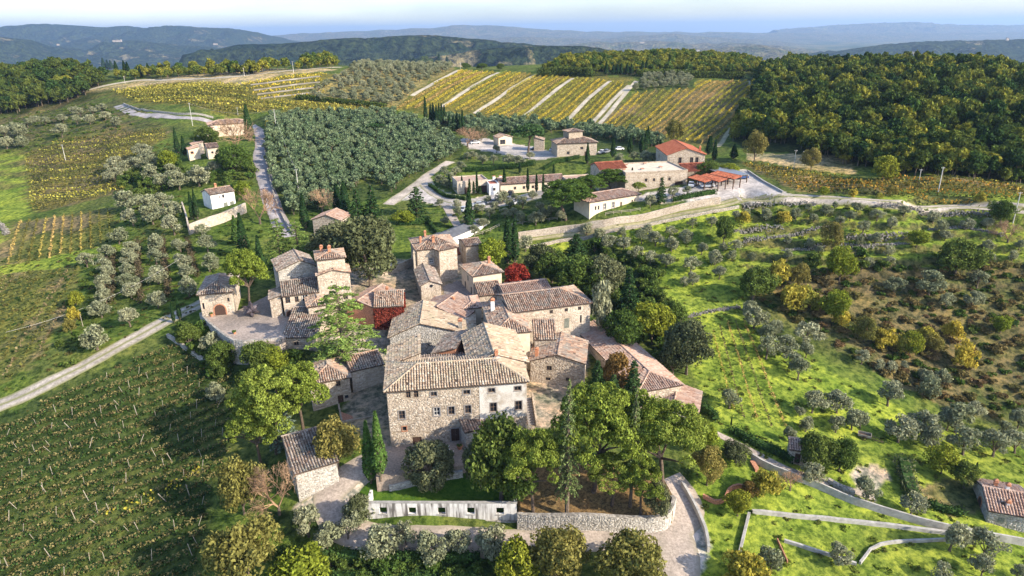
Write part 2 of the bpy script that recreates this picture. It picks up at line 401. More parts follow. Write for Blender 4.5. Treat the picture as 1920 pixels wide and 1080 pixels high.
# ------------------------------------------------------------------ foliage
LM = {
    'olive': leaf('olive_leaves', (.20, .22, .125), (.30, .305, .19), .25, .4),
    'olived': leaf('grove_olive_leaves', (.10, .15, .075), (.17, .215, .115), .2, .45),
    'pine': leaf('stone_pine_needles', (.165, .215, .034), (.23, .28, .055), .25, .6),
    'pined': leaf('dark_pine_needles', (.04, .085, .028), (.065, .115, .04), .15, .6),
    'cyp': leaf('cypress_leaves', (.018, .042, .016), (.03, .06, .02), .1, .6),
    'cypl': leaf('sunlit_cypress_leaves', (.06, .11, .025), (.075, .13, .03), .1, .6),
    'cedar': leaf('cedar_needles', (.16, .24, .05), (.20, .28, .07), .2, .6),
    'fir': leaf('fir_needles', (.15, .20, .07), (.19, .24, .09), .2, .6),
    'bluec': leaf('blue_cedar_needles', (.16, .22, .17), (.20, .26, .20), .2, .6),
    'oak': leaf('oak_leaves', (.065, .115, .025), (.115, .15, .035), .25, .45),
    'holm': leaf('holm_oak_leaves', (.085, .10, .045), (.14, .15, .075), .15, .45),
    'wood': leaf('woodland_leaves', (.07, .12, .028), (.25, .24, .036), .25, .5),
    'woodd': leaf('dark_woodland_leaves', (.035, .07, .02), (.10, .12, .025), .2, .5),
    'ochre': leaf('ochre_leaves', (.18, .18, .05), (.26, .22, .065), .3, .45),
    'yellow': leaf('yellow_autumn_leaves', (.48, .38, .06), (.30, .30, .06), .35, .45),
    'lime': leaf('yellow_green_leaves', (.19, .24, .03), (.25, .26, .035), .3, .5),
    'red': leaf('red_maple_leaves', (.28, .045, .03), (.34, .06, .04), .3, .6),
    'rust': leaf('rusty_autumn_leaves', (.22, .125, .04), (.18, .14, .045), .3, .5),
    'purple': leaf('purple_leaves', (.06, .02, .03), (.08, .03, .04), .2, .5),
    'hedge': leaf('hedge_leaves', (.035, .07, .02), (.05, .09, .025), .15, .5),
    'scrub': leaf('dry_scrub', (.22, .145, .07), (.20, .18, .06), .2, .5),
    'vine': leaf('vine_leaves_yellow', (.58, .43, .055), (.46, .40, .06), .3, .4),
    'vineo': leaf('vine_leaves_olive', (.42, .36, .07), (.30, .30, .055), .3, .45),
    'vinep': leaf('vine_leaves_brown', (.46, .31, .12), (.40, .32, .08), .3, .45),
    'pinem': leaf('mid_green_pine_needles', (.075, .125, .025), (.10, .15, .03), .2, .6),
    'vinedark': leaf('dark_bare_vines', (.10, .075, .05), (.085, .07, .04), .1, .5),
    'weedy': leaf('dull_weeds', (.10, .115, .03), (.13, .11, .045), .2, .5),
    'grass': leaf('grass_tufts', (.13, .19, .025), (.19, .19, .05), .3, .5),
    'vineg': leaf('vine_leaves_green_brown', (.115, .13, .032), (.18, .15, .042), .3, .5),
    'vineor': leaf('vine_leaves_orange', (.42, .22, .04), (.34, .26, .05), .3, .5),
    'vined': leaf('bare_vines', (.21, .16, .085), (.17, .15, .06), .2, .5),
}
def leaves(rng, pts, nrm, size, aspect=.55, jit=.9, flat=0.):
    n = len(pts)
    nn = nrm + rng.normal(size=(n, 3)) * jit
    nn[:, 2] += flat
    nn /= np.linalg.norm(nn, axis=1, keepdims=True) + 1e-9
    t = np.cross(nn, rng.normal(size=(n, 3))); t /= np.linalg.norm(t, axis=1, keepdims=True) + 1e-9
    b = np.cross(nn, t)
    s = (size * (.6 + .8 * rng.random(n)))[:, None]
    V = np.stack([pts + t * s, pts + b * s * aspect, pts - t * s, pts - b * s * aspect], 1).reshape(-1, 3)
    return V, np.arange(4 * n).reshape(n, 4)
def sph(rng, n):
    d = rng.normal(size=(n, 3)); return d / np.linalg.norm(d, axis=1, keepdims=True)
def clumpy(rng, centres, radii, per, up=.0):
    p = []; q = []
    for c, r in zip(centres, radii):
        d = sph(rng, per)
        if up: d[:, 2] = np.abs(d[:, 2]) * up + d[:, 2] * (1 - up); d /= np.linalg.norm(d, axis=1, keepdims=True)
        rad = (.55 + .45 * rng.random(per) ** .5)[:, None]
        p.append(np.asarray(c)[None] + d * rad * np.asarray(r)[None]); q.append(d)
    return np.concatenate(p), np.concatenate(q)
def crown_centres(rng, n, rx, rz, zc, shell=.75):
    d = sph(rng, n); d[:, 2] = np.where(d[:, 2] < -.8, -d[:, 2], d[:, 2])
    k = shell + (1 - shell) * rng.random(n)
    return d * k[:, None] * np.array([rx, rx, rz]) + np.array([0, 0, zc])
def limbs(rng, h0, base_r, targets, lean=(0, 0), n=6):
    b = MB()
    top = Vector((lean[0], lean[1], h0))
    b.tube([(0, 0, -.6), (0, 0, 0), (lean[0] * .4, lean[1] * .4, h0 * .5), top], [base_r * 1.5, base_r * 1.15, base_r * .9, base_r * .75], n)
    for t in targets:
        t = Vector(t); mid = top.lerp(t, .5) + Vector((rng.normal() * .15, rng.normal() * .15, .1))
        b.tube([top - Vector((0, 0, .2)), mid, t], [base_r * .55, base_r * .35, base_r * .12], max(4, n - 2))
    return b
PROTO = {}      # kind -> list of (trunk mesh or None, crown mesh, width, height)
def proto(kind, seed, V, F, mat, trunk, w, h, bark='bark'):
    PROTO.setdefault(kind, []).append((trunk.mesh('trunk', M[bark]) if trunk else None, np_mesh('crown', V, F, LM[mat]), w, h))
def round_tree(kind, mat, seed, rx, rz, zc, h0, br, ncl, per, ls, cr=.36, trunk=True, bark='bark', shell=.7, jit=.8, up=.3):
    rng = np.random.default_rng(seed)
    c = crown_centres(rng, ncl, rx * .78, rz * .78, zc, shell)
    c[:, :2] *= (1 + .25 * np.sin(3 * np.arctan2(c[:, 1], c[:, 0]) + seed))[:, None]
    rr = [np.array([rx * cr, rx * cr, rz * cr]) * rng.uniform(.7, 1.25) for _ in c]
    p, q = clumpy(rng, c, rr, per, up)
    V, F = leaves(rng, p, q, ls, .6, jit)
    tb = limbs(rng, h0, br, [x for x in c[rng.choice(len(c), min(6, len(c)), False)]]) if trunk else None
    proto(kind, seed, V, F, mat, tb, 2 * rx, zc + rz, bark)
for i in range(3):
    round_tree('olive', 'olive', 10 + i, 2.1, 1.75, 2.15, .8, .17, 26, 85, .17, .34, jit=1.1, up=.1)
    round_tree('olive', 'olive', 15 + i, 2.0 + .3 * i, 1.9 - .25 * i, 2.3, 1.0, .17, 15 + 3 * i, 95, .17, .36, jit=1.2, up=.1, shell=.55)
    round_tree('oak', 'oak', 20 + i, 5.0, 4.6, 5.4, 1.8, .32, 62, 125, .26, .27, up=.2)
    round_tree('bush', 'oak', 30 + i, 1.5, 1.2, 1.0, .3, .1, 14, 70, .22, .4)
    round_tree('lime', 'lime', 40 + i, 3.6, 3.5, 4.2, 1.5, .18, 40, 105, .23, .29, up=.2)
    round_tree('yellow', 'yellow', 50 + i, 2.4, 1.9, 1.7, .4, .08, 30, 62, .21, .33, jit=1.1, shell=.55)
    round_tree('ochre', 'ochre', 60 + i, 5.0, 4.7, 5.3, 1.6, .26, 64, 105, .24, .25, shell=.6)
    round_tree('holm', 'holm', 70 + i, 5.0, 4.6, 5.0, 1.4, .28, 64, 130, .24, .27, up=.2)
round_tree('red', 'red', 80, 2.6, 2.0, 2.5, 1.0, .14, 30, 100, .2, .32)
round_tree('rust', 'rust', 81, 3.4, 3.3, 4.0, 1.2, .18, 36, 95, .23, .29)
round_tree('purple', 'purple', 82, 1.9, 2.2, 2.9, 1.0, .14, 22, 100, .2, .34)
round_tree('topiary', 'holm', 83, 2.6, 2.9, 2.75, .3, .2, 90, 120, .14, .2, jit=.6, shell=.93, up=0)
for i in range(4):    # woodland trees: fewer, larger leaf clumps
    round_tree('wood', 'wood', 90 + i, 3.2, 3.0, 4.4, 2.0, .2, 20, 42, .55, .34)
    round_tree('woodd', 'woodd', 95 + i, 3.2, 3.2, 4.6, 2.0, .2, 20, 42, .55, .34)
for i in range(3):
    round_tree('groveolive', 'olived', 110 + i, 2.0, 1.7, 2.6, 1.1, .16, 13, 34, .40, .40, jit=1.0)
    round_tree('scrub', 'scrub', 120 + i, 1.2, .55, .4, .2, .05, 9, 40, .24, .42, trunk=False, jit=1.0)
    round_tree('weed', 'oak', 125 + i, .9, .4, .3, .2, .05, 7, 34, .2, .42, trunk=False, jit=1.0)
round_tree('tuft', 'grass', 170, .55, .28, .14, .1, .03, 5, 16, .16, .5, trunk=False, jit=.9)
round_tree('tuft', 'grass', 171, .7, .25, .12, .1, .03, 6, 16, .16, .5, trunk=False, jit=.9)
round_tree('darktuft', 'hedge', 172, .5, .22, .12, .1, .03, 5, 14, .15, .5, trunk=False, jit=.9)
round_tree('darktuft', 'weedy', 173, .6, .28, .14, .1, .03, 5, 14, .15, .5, trunk=False, jit=.9)
def stone_pine(kind, mat, seed, rx, rz, zc, h0, ncl, per, ls):
    rng = np.random.default_rng(seed); c = []
    while len(c) < ncl:
        a = rng.random() * 6.283; r = rx * rng.random() ** .5 * (.9 + .12 * math.sin(3 * a + seed))
        f = math.sqrt(max(0, 1 - (r / rx) ** 2)); c.append((r * math.cos(a), r * math.sin(a), zc + rz * f * rng.uniform(.75, 1.0) - rz * .25 * (1 - f) - (rng.random() < .55) * rz * rng.uniform(.25, .95) * f))
    c = np.array(c); rr = [np.array([1, 1, .72]) * rx * .185 * rng.uniform(.7, 1.2) for _ in c]
    p, q = clumpy(rng, c, rr, per, .55); V, F = leaves(rng, p, q, ls, .45, .75)
    tb = limbs(rng, h0, .3, [x * np.array([.8, .8, .92]) for x in c[rng.choice(len(c), 9, False)]], (rng.normal() * .5, rng.normal() * .5), 8)
    proto(kind, seed, V, F, mat, tb, 2 * rx, zc + rz, 'bark2')
for i in range(3): stone_pine('stone_pine', 'pine', 130 + i, 5.2, 4.4, 6.2, 4.2, 88, 210, .165)
for i in range(2): stone_pine('umbrella_pine', 'pine', 133 + i, 5.0, 3.5, 6.4, 4.6, 115, 150, .18)
for i in range(2): stone_pine('mid_pine', 'pinem', 137 + i, 4.8, 4.0, 6.0, 4.0, 110, 150, .19)
for i in range(2): stone_pine('dark_pine', 'pined', 135 + i, 4.6, 2.4, 6.4, 5.2, 70, 80, .28)
def spindle(kind, mat, seed, r, h, n, ls, z0=.5, power=.75):
    rng = np.random.default_rng(seed); z = rng.random(n) ** .85
    rad = r * np.minimum((z / .18) ** .6, 1) * (1 - np.maximum(z - .25, 0) / .75) ** power
    a = rng.random(n) * 6.283; k = (.80 + .25 * rng.random(n)) * (1 + .10 * np.sin(a * 4 + z * 9 + seed))
    p = np.c_[rad * k * np.cos(a), rad * k * np.sin(a), z0 + z * (h - z0)]
    q = np.c_[np.cos(a), np.sin(a), np.full(n, .7)]
    V, F = leaves(rng, p, q, ls, .5, .5)
    b = MB(); b.tube([(0, 0, -.6), (0, 0, z0 + h * .3)], [r * .16, r * .1], 6); b.tube([(0, 0, z0 + .2), (0, 0, z0 + h * .2), (0, 0, h * .55), (0, 0, h * .9)], [r * .5, r * .74, r * .55, .05], 8)
    proto(kind, seed, V, F, mat, b, 2 * r, h)
for i in range(3):
    spindle('cypress', 'cyp', 140 + i, .95, 10, 1500, .26)
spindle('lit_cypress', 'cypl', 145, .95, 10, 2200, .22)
spindle('thin_cypress', 'cyp', 146, .55, 10, 800, .24, 1.0)
def layered(kind, mat, seed, h, r0, nl, per, ls, droop, power=1.0, z0=.12, sparse=1.0, flat=1.2):
    rng = np.random.default_rng(seed); p = []; b = MB()
    b.tube([(0, 0, -.6), (0, 0, h * .5), (0, 0, h)], [h * .028, h * .018, .02], 7)
    for L in range(nl):
        t = z0 + (1 - z0) * L / nl; R_ = r0 * (1 - t) ** power * rng.uniform(.85, 1.1); nb = rng.integers(6, 9)
        for k in range(nb):
            a = 6.283 * (k + rng.random() * .7) / nb; Rk = R_ * rng.uniform(.7, 1.12); zz = h * t + rng.normal() * h * .012
            tip = (Rk * math.cos(a), Rk * math.sin(a), zz - droop * Rk)
            b.tube([(0, 0, zz), tip], [h * .006, .015], 4, cap=False)
            n = max(3, int(per * Rk / r0)); u = np.sqrt(rng.random(n)); w = rng.normal(size=n) * .16 * Rk * (1.15 - u) * sparse
            x = u * Rk; z = zz - droop * x * u + rng.normal(size=n) * .06
            p.append(np.c_[x * math.cos(a) - w * math.sin(a), x * math.sin(a) + w * math.cos(a), z])
    p = np.concatenate(p); V, F = leaves(rng, p, np.zeros_like(p), ls, .45, .6, flat)
    proto(kind, seed, V, F, mat, b, 2 * r0, h)
layered('cedar', 'cedar', 150, 11, 5.0, 12, 230, .17, .10, .5, .06, 1.3, 1.8)
layered('cedar', 'cedar', 151, 11, 5.0, 11, 230, .17, .07, .5, .06, 1.3, 1.8)
layered('fir', 'fir', 152, 15, 3.2, 22, 85, .16, .30, .8, .22)
layered('blue_cedar', 'bluec', 153, 9, 3.0, 13, 70, .22, .12, .8)
layered('dark_cedar', 'pined', 154, 10, 4.8, 12, 95, .30, .05, .75)
layered('conifer', 'pined', 155, 10, 2.7, 17, 120, .2, .28, .75, .08, 1.3, 1.0)
layered('conifer', 'pined', 156, 10, 2.6, 15, 120, .2, .2, .8, .08, 1.3, 1.0)
def bare(kind, seed, h, spread, depth=4):
    rng = np.random.default_rng(seed); b = MB(); trunk = MB()
    trunk.tube([(0, 0, -.5), (0, 0, h * .18)], [.2, .15], 6)
    def grow(p, d, L, r, k):
        q = p + d * L; b.tube([p, q], [r, r * .6], 3, cap=False)
        if k == 0: return
        for _ in range(4 if k > 1 else 5):
            dd = d + Vector(rng.normal(size=3)) * spread; dd.z += .12; grow(q, dd.normalized(), L * rng.uniform(.6, .9), r * .6, k - 1)
    for _ in range(4):
        d = Vector((rng.normal() * .5, rng.normal() * .5, 1)).normalized(); grow(Vector((0, 0, h * .15)), d, h * .28, .09, depth)
    PROTO.setdefault(kind, []).append((trunk.mesh('trunk', M['bark']), b.mesh('crown', M['twig']), h * .95, h))
bare('bare', 160, 5, .55); bare('bare', 161, 5, .6)

TREES = []        # placed: (empty, px, py_mid, width px, category words)
def put_tree(kind, base, w, h, name, label, group=None, seed=None, cat='tree', one=False):
    rng = random.Random(seed if seed is not None else hash((round(base[0], 2), round(base[1], 2))) & 0xffff)
    tr, cr, w0, h0 = PROTO[kind][rng.randrange(len(PROTO[kind]))]
    rz = rng.random() * 6.283
    if one or tr is None:
        e = link(name, cr); e.location = base; e.rotation_euler = (0, 0, rz); tag(e, label, cat, group); e.scale = (w / w0, w / w0, h / h0)
        return e
    e = empty(name, base, rz, label, cat, group); k = rng.uniform(.9, 1.12); e.scale = (w / w0 * k, w / w0 / k, h / h0)
    if kind in ('olive', 'groveolive', 'wood', 'woodd', 'oak', 'ochre', 'lime'): e.rotation_euler = (rng.gauss(0, .06), rng.gauss(0, .06), rz)
    link('trunk', tr, e); link('crown', cr, e)
    return e
def spec(px, top, bot, wpx, at=None):
    """photo px of a plant (middle, top, foot, width) -> foot point, width and height in metres"""
    x = px
    for _ in range(2):
        g = G(x, bot); d = float(proj(g)[2])
        h = 1.0
        for _ in range(6):
            y = proj((g.x, g.y, g.z + h))[1]; h *= max(.3, min(3, (bot - top) / max(bot - y, .5)))
        h = max(.3, min(h, 26))
        x += px - proj((g.x, g.y, g.z + h * .6))[0]
    return g, wpx * d / FPX, h
def T(kind, px, top, bot, wpx, name, label, group=None, cat='tree', fat=1.12):
    g, w, h = spec(px, top, bot, wpx)
    e = put_tree(kind, g, w * fat, h, name, label, group, cat=cat); return e

# ------------------------------------------------------------------ ground sheet
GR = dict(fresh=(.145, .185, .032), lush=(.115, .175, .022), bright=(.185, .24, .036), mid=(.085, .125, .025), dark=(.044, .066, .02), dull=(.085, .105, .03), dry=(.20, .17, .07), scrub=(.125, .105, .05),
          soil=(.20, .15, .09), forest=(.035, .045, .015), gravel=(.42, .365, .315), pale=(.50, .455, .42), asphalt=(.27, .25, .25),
          ysoil_shaded=(.125, .115, .03), osoil_shaded=(.125, .115, .038), tan=(.38, .30, .18), dirt=(.30, .24, .18), tilled=(.12, .13, .035))  # vineyard grass and soil colours, darkened to carry the shade between rows
ZONES = [
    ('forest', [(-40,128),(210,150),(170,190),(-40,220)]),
    ('dull', [(-40,215),(170,188),(250,215),(330,240),(130,258),(40,290),(-40,290)]),
    ('bright', [(-40,285),(42,285),(62,372),(48,432),(-40,520)]),
    ('mid', [(200,330),(320,250),(470,250),(520,420),(470,470),(380,580),(0,740),(-40,720),(-40,500),(230,400)]),
    ('osoil_shaded', [(44,290),(130,257),(310,240),(322,252),(205,322),(240,357),(55,402)]),
    ('tilled', [(-40,520),(20,415),(215,388),(225,455),(-40,505)]),
    ('tilled', [(-40,512),(155,500),(120,600),(60,690),(-40,740)]),
    ('bright', [(-40,505),(225,455),(240,465),(150,495),(-40,520)]),
    ('dark', [(-60,800),(90,740),(330,635),(440,690),(450,830),(400,920),(380,1100),(-60,1100)]),
    ('ysoil_shaded', [(205,168),(330,154),(450,157),(480,186),(745,203),(720,213),(520,207),(420,218),(250,195)]),
    ('tan', [(160,172),(270,150),(600,128),(640,132),(450,158),(330,154),(205,168)]),
    ('ysoil_shaded', [(450,158),(600,136),(640,140),(570,185),(480,186)]),
    ('dry', [(570,188),(640,135),(830,120),(852,131),(738,203)]),
    ('ysoil_shaded', [(735,206),(852,131),(1190,147),(1108,242),(960,230)]),
    ('osoil_shaded', [(1108,242),(1190,172),(1300,168),(1310,150),(1402,149),(1418,182),(1340,276)]),
    ('dark', [(1188,172),(1205,142),(1310,142),(1300,168)]),
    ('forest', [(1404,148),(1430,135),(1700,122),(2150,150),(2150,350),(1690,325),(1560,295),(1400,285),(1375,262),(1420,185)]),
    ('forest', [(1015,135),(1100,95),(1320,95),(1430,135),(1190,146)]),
    ('tan', [(1400,288),(1590,292),(1610,328),(1480,312),(1400,300)]),
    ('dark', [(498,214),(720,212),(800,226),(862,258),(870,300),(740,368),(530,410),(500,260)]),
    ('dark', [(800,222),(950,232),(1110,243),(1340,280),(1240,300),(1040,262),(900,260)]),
    ('osoil_shaded', [(1385,305),(1440,312),(1600,335),(2150,362),(2150,380),(1500,362)]),
    ('mid', [(740,400),(860,380),(1080,400),(1340,375),(1300,392),(1000,442),(880,470)]),
    ('bright', [(985,458),(1290,392),(1480,380),(2150,402),(2150,485),(1640,505),(1470,510),(1395,560),(1440,622),(1560,700),(1760,800),(2150,840),(2150,1120),(1290,1120),(1285,900),(1330,800),(1300,680),(1310,600),(1120,560)]),
    ('scrub', [(1400,562),(1430,512),(1640,500),(2150,480),(2150,812),(1780,772),(1600,672),(1470,612)]),
    ('mid', [(600,480),(640,380),(740,370),(760,430),(740,500)]),
    ('dark', [(1110,460),(1230,480),(1260,600),(1290,700),(1220,720),(1110,560),(1000,540),(1000,480)]),
    ('dark', [(330,590),(440,640),(600,640),(560,760),(430,760),(320,640)]),
    ('dirt', [(440,600),(520,560),(640,512),(700,490),(860,478),(905,520),(990,560),(1115,645),(1085,720),(1050,800),(720,850),(640,790),(660,680),(560,640)]),
    ('pale', [(1170,372),(1285,350),(1340,325),(1400,318),(1442,346),(1490,372),(1340,380),(1230,380)]),
    ('pale', [(735,380),(795,336),(812,352),(880,374),(930,364),(1060,352),(1062,362),(985,378),(890,394),(835,388),(770,372)]),
    ('pale', [(858,262),(905,258),(1000,276),(1060,292),(1010,300),(930,286),(880,278)]),
    ('soil', [(1712,905),(1770,895),(1850,900),(1868,962),(1790,972),(1730,948)]),
    ('gravel', [(1612,885),(1650,868),(1668,905),(1640,935),(1615,930)]),
    ('gravel', [(548,950),(640,880),(700,845),(735,838),(735,885),(668,905),(655,960),(690,1000),(640,1010),(610,960)]),
    ('dark', [(500,952),(612,952),(628,1000),(560,1010),(490,985)]),
    ('dark', [(520,1030),(760,1040),(960,1030),(1230,1040),(1240,1120),(500,1120)]),
    ('pale', [(1240,990),(1285,905),(1300,930),(1330,1010),(1330,1040),(1290,1120),(1230,1120),(1255,1030)]),
]
wx = XX + fbm(XX, YY, 21, ((14, .9), (5, .6))); wy = YY + fbm(XX, YY, 22, ((14, .9), (5, .6)))
n1 = fbm(XX, YY, 31, ((45, 1.), (16, .6), (6, .4))); n2 = fbm(XX, YY, 33, ((25, 1.), (8, .7)))
lerp = lambda a, b, t: np.asarray(a) * (1 - t[..., None]) + np.asarray(b) * t[..., None]
tint = lerp(GR['mid'], GR['dull'], np.clip(.5 + n1, 0, 1))
far_t = lerp((.05, .075, .03), (.16, .14, .07), np.clip(.3 + fbm(XX, YY, 35, ((900, 1.), (350, .8), (130, .6))) * 1.3, 0, 1))
tint = np.where((np.hypot(XX, YY) > 900)[..., None], far_t, tint)
PAIR = dict(bright=('bright', 'fresh'), dark=('dark', 'dull'), scrub=('scrub', 'dull'), mid=('mid', 'dull'), tilled=('tilled', 'soil'), osoil_shaded=('osoil_shaded', 'soil'), ysoil_shaded=('ysoil_shaded', 'osoil_shaded'),
            gravel=('gravel', 'dirt'), dull=('dull', 'scrub'), dirt=('dirt', 'gravel'), tan=('tan', 'dry'), soil=('soil', 'dull'))
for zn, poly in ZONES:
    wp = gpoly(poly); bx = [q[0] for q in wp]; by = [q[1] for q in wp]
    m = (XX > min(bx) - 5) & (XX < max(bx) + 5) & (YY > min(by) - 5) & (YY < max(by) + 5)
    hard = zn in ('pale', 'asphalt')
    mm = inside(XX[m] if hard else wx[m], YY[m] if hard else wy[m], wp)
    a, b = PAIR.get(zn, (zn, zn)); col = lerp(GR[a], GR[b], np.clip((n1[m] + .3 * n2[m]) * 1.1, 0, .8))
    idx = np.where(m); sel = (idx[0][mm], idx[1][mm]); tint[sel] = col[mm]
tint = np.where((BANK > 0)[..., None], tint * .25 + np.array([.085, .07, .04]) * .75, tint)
ny, nx = XX.shape
Vg = np.stack([XX, YY, ZZ], -1).reshape(-1, 3)
ii = np.arange(ny * nx).reshape(ny, nx)
Fg = np.stack([ii[:-1, :-1], ii[:-1, 1:], ii[1:, 1:], ii[1:, :-1]], -1).reshape(-1, 4)
m, nt, b = nmat('field_ground')
at = N(nt, 'ShaderNodeAttribute', attribute_name='tint')
t1 = noise(nt, .8, 8, .7); t2 = noise(nt, .11, 6, .65)
k = mixc(nt, 1.0, at.outputs['Color'], ramp(nt, t1.outputs['Fac'], [(.40, (.42, .48, .45)), (.49, (.92, .95, .9)), (.60, (1.6, 1.45, 1.35))]), 'MULTIPLY')
k = mixc(nt, 1.0, k, ramp(nt, t2.outputs['Fac'], [(.38, (.62, .72, .66)), (.5, (1.0, 1.0, 1.0)), (.62, (1.38, 1.28, 1.1))]), 'MULTIPLY')
nt.links.new(k, b.inputs['Base Color']); b.inputs['Roughness'].default_value = .95; b.inputs['Specular IOR Level'].default_value = .05
bump(nt, b, t1.outputs['Fac'], .9, .35)
M['ground'] = m
me = np_mesh('ground', Vg, Fg, m, smooth=True)
ca = me.attributes.new('tint', 'FLOAT_COLOR', 'POINT'); ca.data.foreach_set('color', np.c_[tint.reshape(-1, 3), np.ones(ny * nx)].astype(np.float32).ravel())
tag(link('ground', me), kind='structure')

# ------------------------------------------------------------------ roads, lanes and tracks
def surf(name, c, sc=1.2, tracks=None):
    m, nt, b = nmat(name); t = noise(nt, sc, 8, .7); t2 = noise(nt, .16, 5, .6)
    k = ramp(nt, t.outputs['Fac'], [(.4, tuple(x * .72 for x in c)), (.6, tuple(min(x * 1.2, .9) for x in c))])
    k = mixc(nt, 1.0, k, ramp(nt, t2.outputs['Fac'], [(.38, (.7, .7, .68)), (.6, (1.1, 1.08, 1.05))]), 'MULTIPLY')
    if tracks:
        at = N(nt, 'ShaderNodeAttribute', attribute_name='across'); k = mixc(nt, at.outputs['Fac'], k, tracks)
    nt.links.new(k, b.inputs['Base Color']); bump(nt, b, t.outputs['Fac'], .6, .06); return m
M['road'] = surf('pale_gravel_road', (.47, .41, .36), 1.5, (.20, .20, .07))
M['lane'] = surf('grey_asphalt', (.36, .335, .345), .9, (.24, .21, .18))
M['track'] = surf('white_gravel_track', (.50, .45, .37), 1.5, (.30, .25, .10))
M['grasstrack'] = surf('grassy_wheel_track', (.36, .32, .20), 1.2, (.15, .17, .03))
M['drive'] = surf('pinkish_gravel', (.44, .37, .32), 2.5, (.30, .26, .19))
def curve_pts(pts, step):
    """smooth polyline through world points (Catmull-Rom), resampled"""
    p = [Vector((q[0], q[1])) for q in pts]; p = [p[0] * 2 - p[1]] + p + [p[-1] * 2 - p[-2]]; out = []
    for i in range(1, len(p) - 2):
        n = max(2, int((p[i + 1] - p[i]).length / step))
        for k in range(n):
            t = k / n; a, b_, c, d = p[i - 1:i + 3]
            out.append(.5 * ((2 * b_) + (c - a) * t + (2 * a - 5 * b_ + 4 * c - d) * t * t + (3 * b_ - a - 3 * c + d) * t ** 3))
    out.append(p[-2]); return out
def ribbon(name, px, width, mat, off=.10, prof=None, kind='structure', label=None):
    pts = curve_pts(gpoly(px), 1.5); n = len(pts); prof = prof or [(-.5, 1), (-.36, .15), (0, 0), (.36, .15), (.5, 1)]
    V = []; A = []; r = random.Random(len(px))
    for i, p in enumerate(pts):
        d = (pts[min(i + 1, n - 1)] - pts[max(i - 1, 0)]).normalized(); nrm = Vector((d.y, -d.x)); w = width * (1 + .06 * math.sin(i * .37) + r.uniform(-.04, .04))
        for u, a in prof:
            q = p + nrm * (u * w); V.append((q.x, q.y, 0)); A.append(a)
    V = np.array(V); V[:, 2] = hz0(V[:, 0], V[:, 1]) + off - np.array(A) * .03
    k = len(prof); ii = np.arange(n * k).reshape(n, k)
    F = np.stack([ii[:-1, :-1], ii[:-1, 1:], ii[1:, 1:], ii[1:, :-1]], -1).reshape(-1, 4)
    me = np_mesh(name, V, F[:, ::-1], mat, smooth=True)
    at = me.attributes.new('across', 'FLOAT', 'POINT'); at.data.foreach_set('value', np.array(A, np.float32))
    o = link(name, me); return tag(o, label, None, None, kind)
TR = [(-.5, 1), (-.4, .5), (-.28, 0), (-.14, .1), (0, 1), (.14, .1), (.28, 0), (.4, .5), (.5, 1)]
ribbon('dirt_road', [(-40,775),(60,735),(160,685),(260,630),(330,592),(372,572),(400,555)], 4.6, M['road'], prof=TR)
ribbon('grey_lane', [(540,445),(523,412),(506,370),(493,320),(488,292),(491,264),(485,247),(468,238)], 5.2, M['lane'])
ribbon('upper_lane', [(222,198),(250,212),(300,217),(350,221),(390,227),(430,238)], 5.5, M['lane'])
ribbon('white_track', [(155,172),(200,160),(235,154),(275,150),(345,149)], 5, M['track'])
ribbon('winery_lane', [(728,384),(765,357),(790,339),(812,322),(845,303)], 4.2, M['road'])
ribbon('winery_lane', [(797,336),(806,354),(835,372),(880,382),(960,374),(1040,360)], 5, M['road'])
ribbon('garden_path', [(836,385),(850,410),(868,440),(884,468)], 2.6, M['drive'])
ribbon('grassy_track', [(884,468),(960,453),(1050,438),(1150,421),(1250,403),(1340,387),(1400,375),(1470,369)], 3.4, M['grasstrack'], prof=TR)
ribbon('gravel_road', [(1465,369),(1560,371.5),(1680,380),(1800,388),(1940,399)], 4.2, M['road'], prof=TR)
ribbon('gravel_drive', [(700,862),(655,890),(615,930),(628,975),(670,1003),(760,1013),(900,1018),(1050,1014),(1150,1006),(1230,1003),(1275,985),(1292,955),(1280,925),(1255,895)], 4.6, M['drive'])
ribbon('gravel_drive', [(1262,1000),(1275,1040),(1268,1095)], 5.5, M['drive'])
ribbon('footpath', [(1340,812),(1400,842),(1480,882),(1560,908),(1640,935)], 1.4, M['drive'])
TRACKS = [[(772,180),(815,155),(862,131)], [(828,201),(880,166),(935,136)], [(890,213),(945,176),(1005,140)], [(972,224),(1025,183),(1075,147)], [(1050,236),(1098,190),(1145,152)], [(1100,240),(1140,198),(1180,160)], [(1112,242),(1152,200),(1194,152)]]
for q in TRACKS: ribbon('vineyard_track', q, 2.9, M['track'])
ribbon('field_edge_track', [(1345,276),(1385,220),(1416,182),(1404,152)], 2.5, M['grasstrack'])
ribbon('ridge_track', [(345,149),(450,143),(560,131),(640,126)], 5, M['track'])

def sheet(name, px, mat, step=.6, off=.07):
    wp = gpoly(px); xs = [q[0] for q in wp]; ys = [q[1] for q in wp]
    gx = np.arange(min(xs), max(xs) + step, step); gy = np.arange(min(ys), max(ys) + step, step); X, Y = np.meshgrid(gx, gy)
    X2 = X + fbm(X, Y, 91, ((9, .35), (3, .2))); Y2 = Y + fbm(X, Y, 92, ((9, .35), (3, .2)))
    k = inside(X2, Y2, wp); ii = np.arange(X.size).reshape(X.shape)
    kk = k[:-1, :-1] & k[:-1, 1:] & k[1:, 1:] & k[1:, :-1]
    F = np.stack([ii[:-1, :-1], ii[:-1, 1:], ii[1:, 1:], ii[1:, :-1]], -1)[kk]
    u, inv = np.unique(F, return_inverse=True); V = np.c_[X.ravel()[u], Y.ravel()[u], hz0(X.ravel()[u], Y.ravel()[u]) + off]
    return tag(link(name, np_mesh(name, V, inv.reshape(-1, 4), mat, smooth=True)), kind='structure')
M['yard'] = surf('pale_yard_gravel', (.50, .455, .425), 1.2)
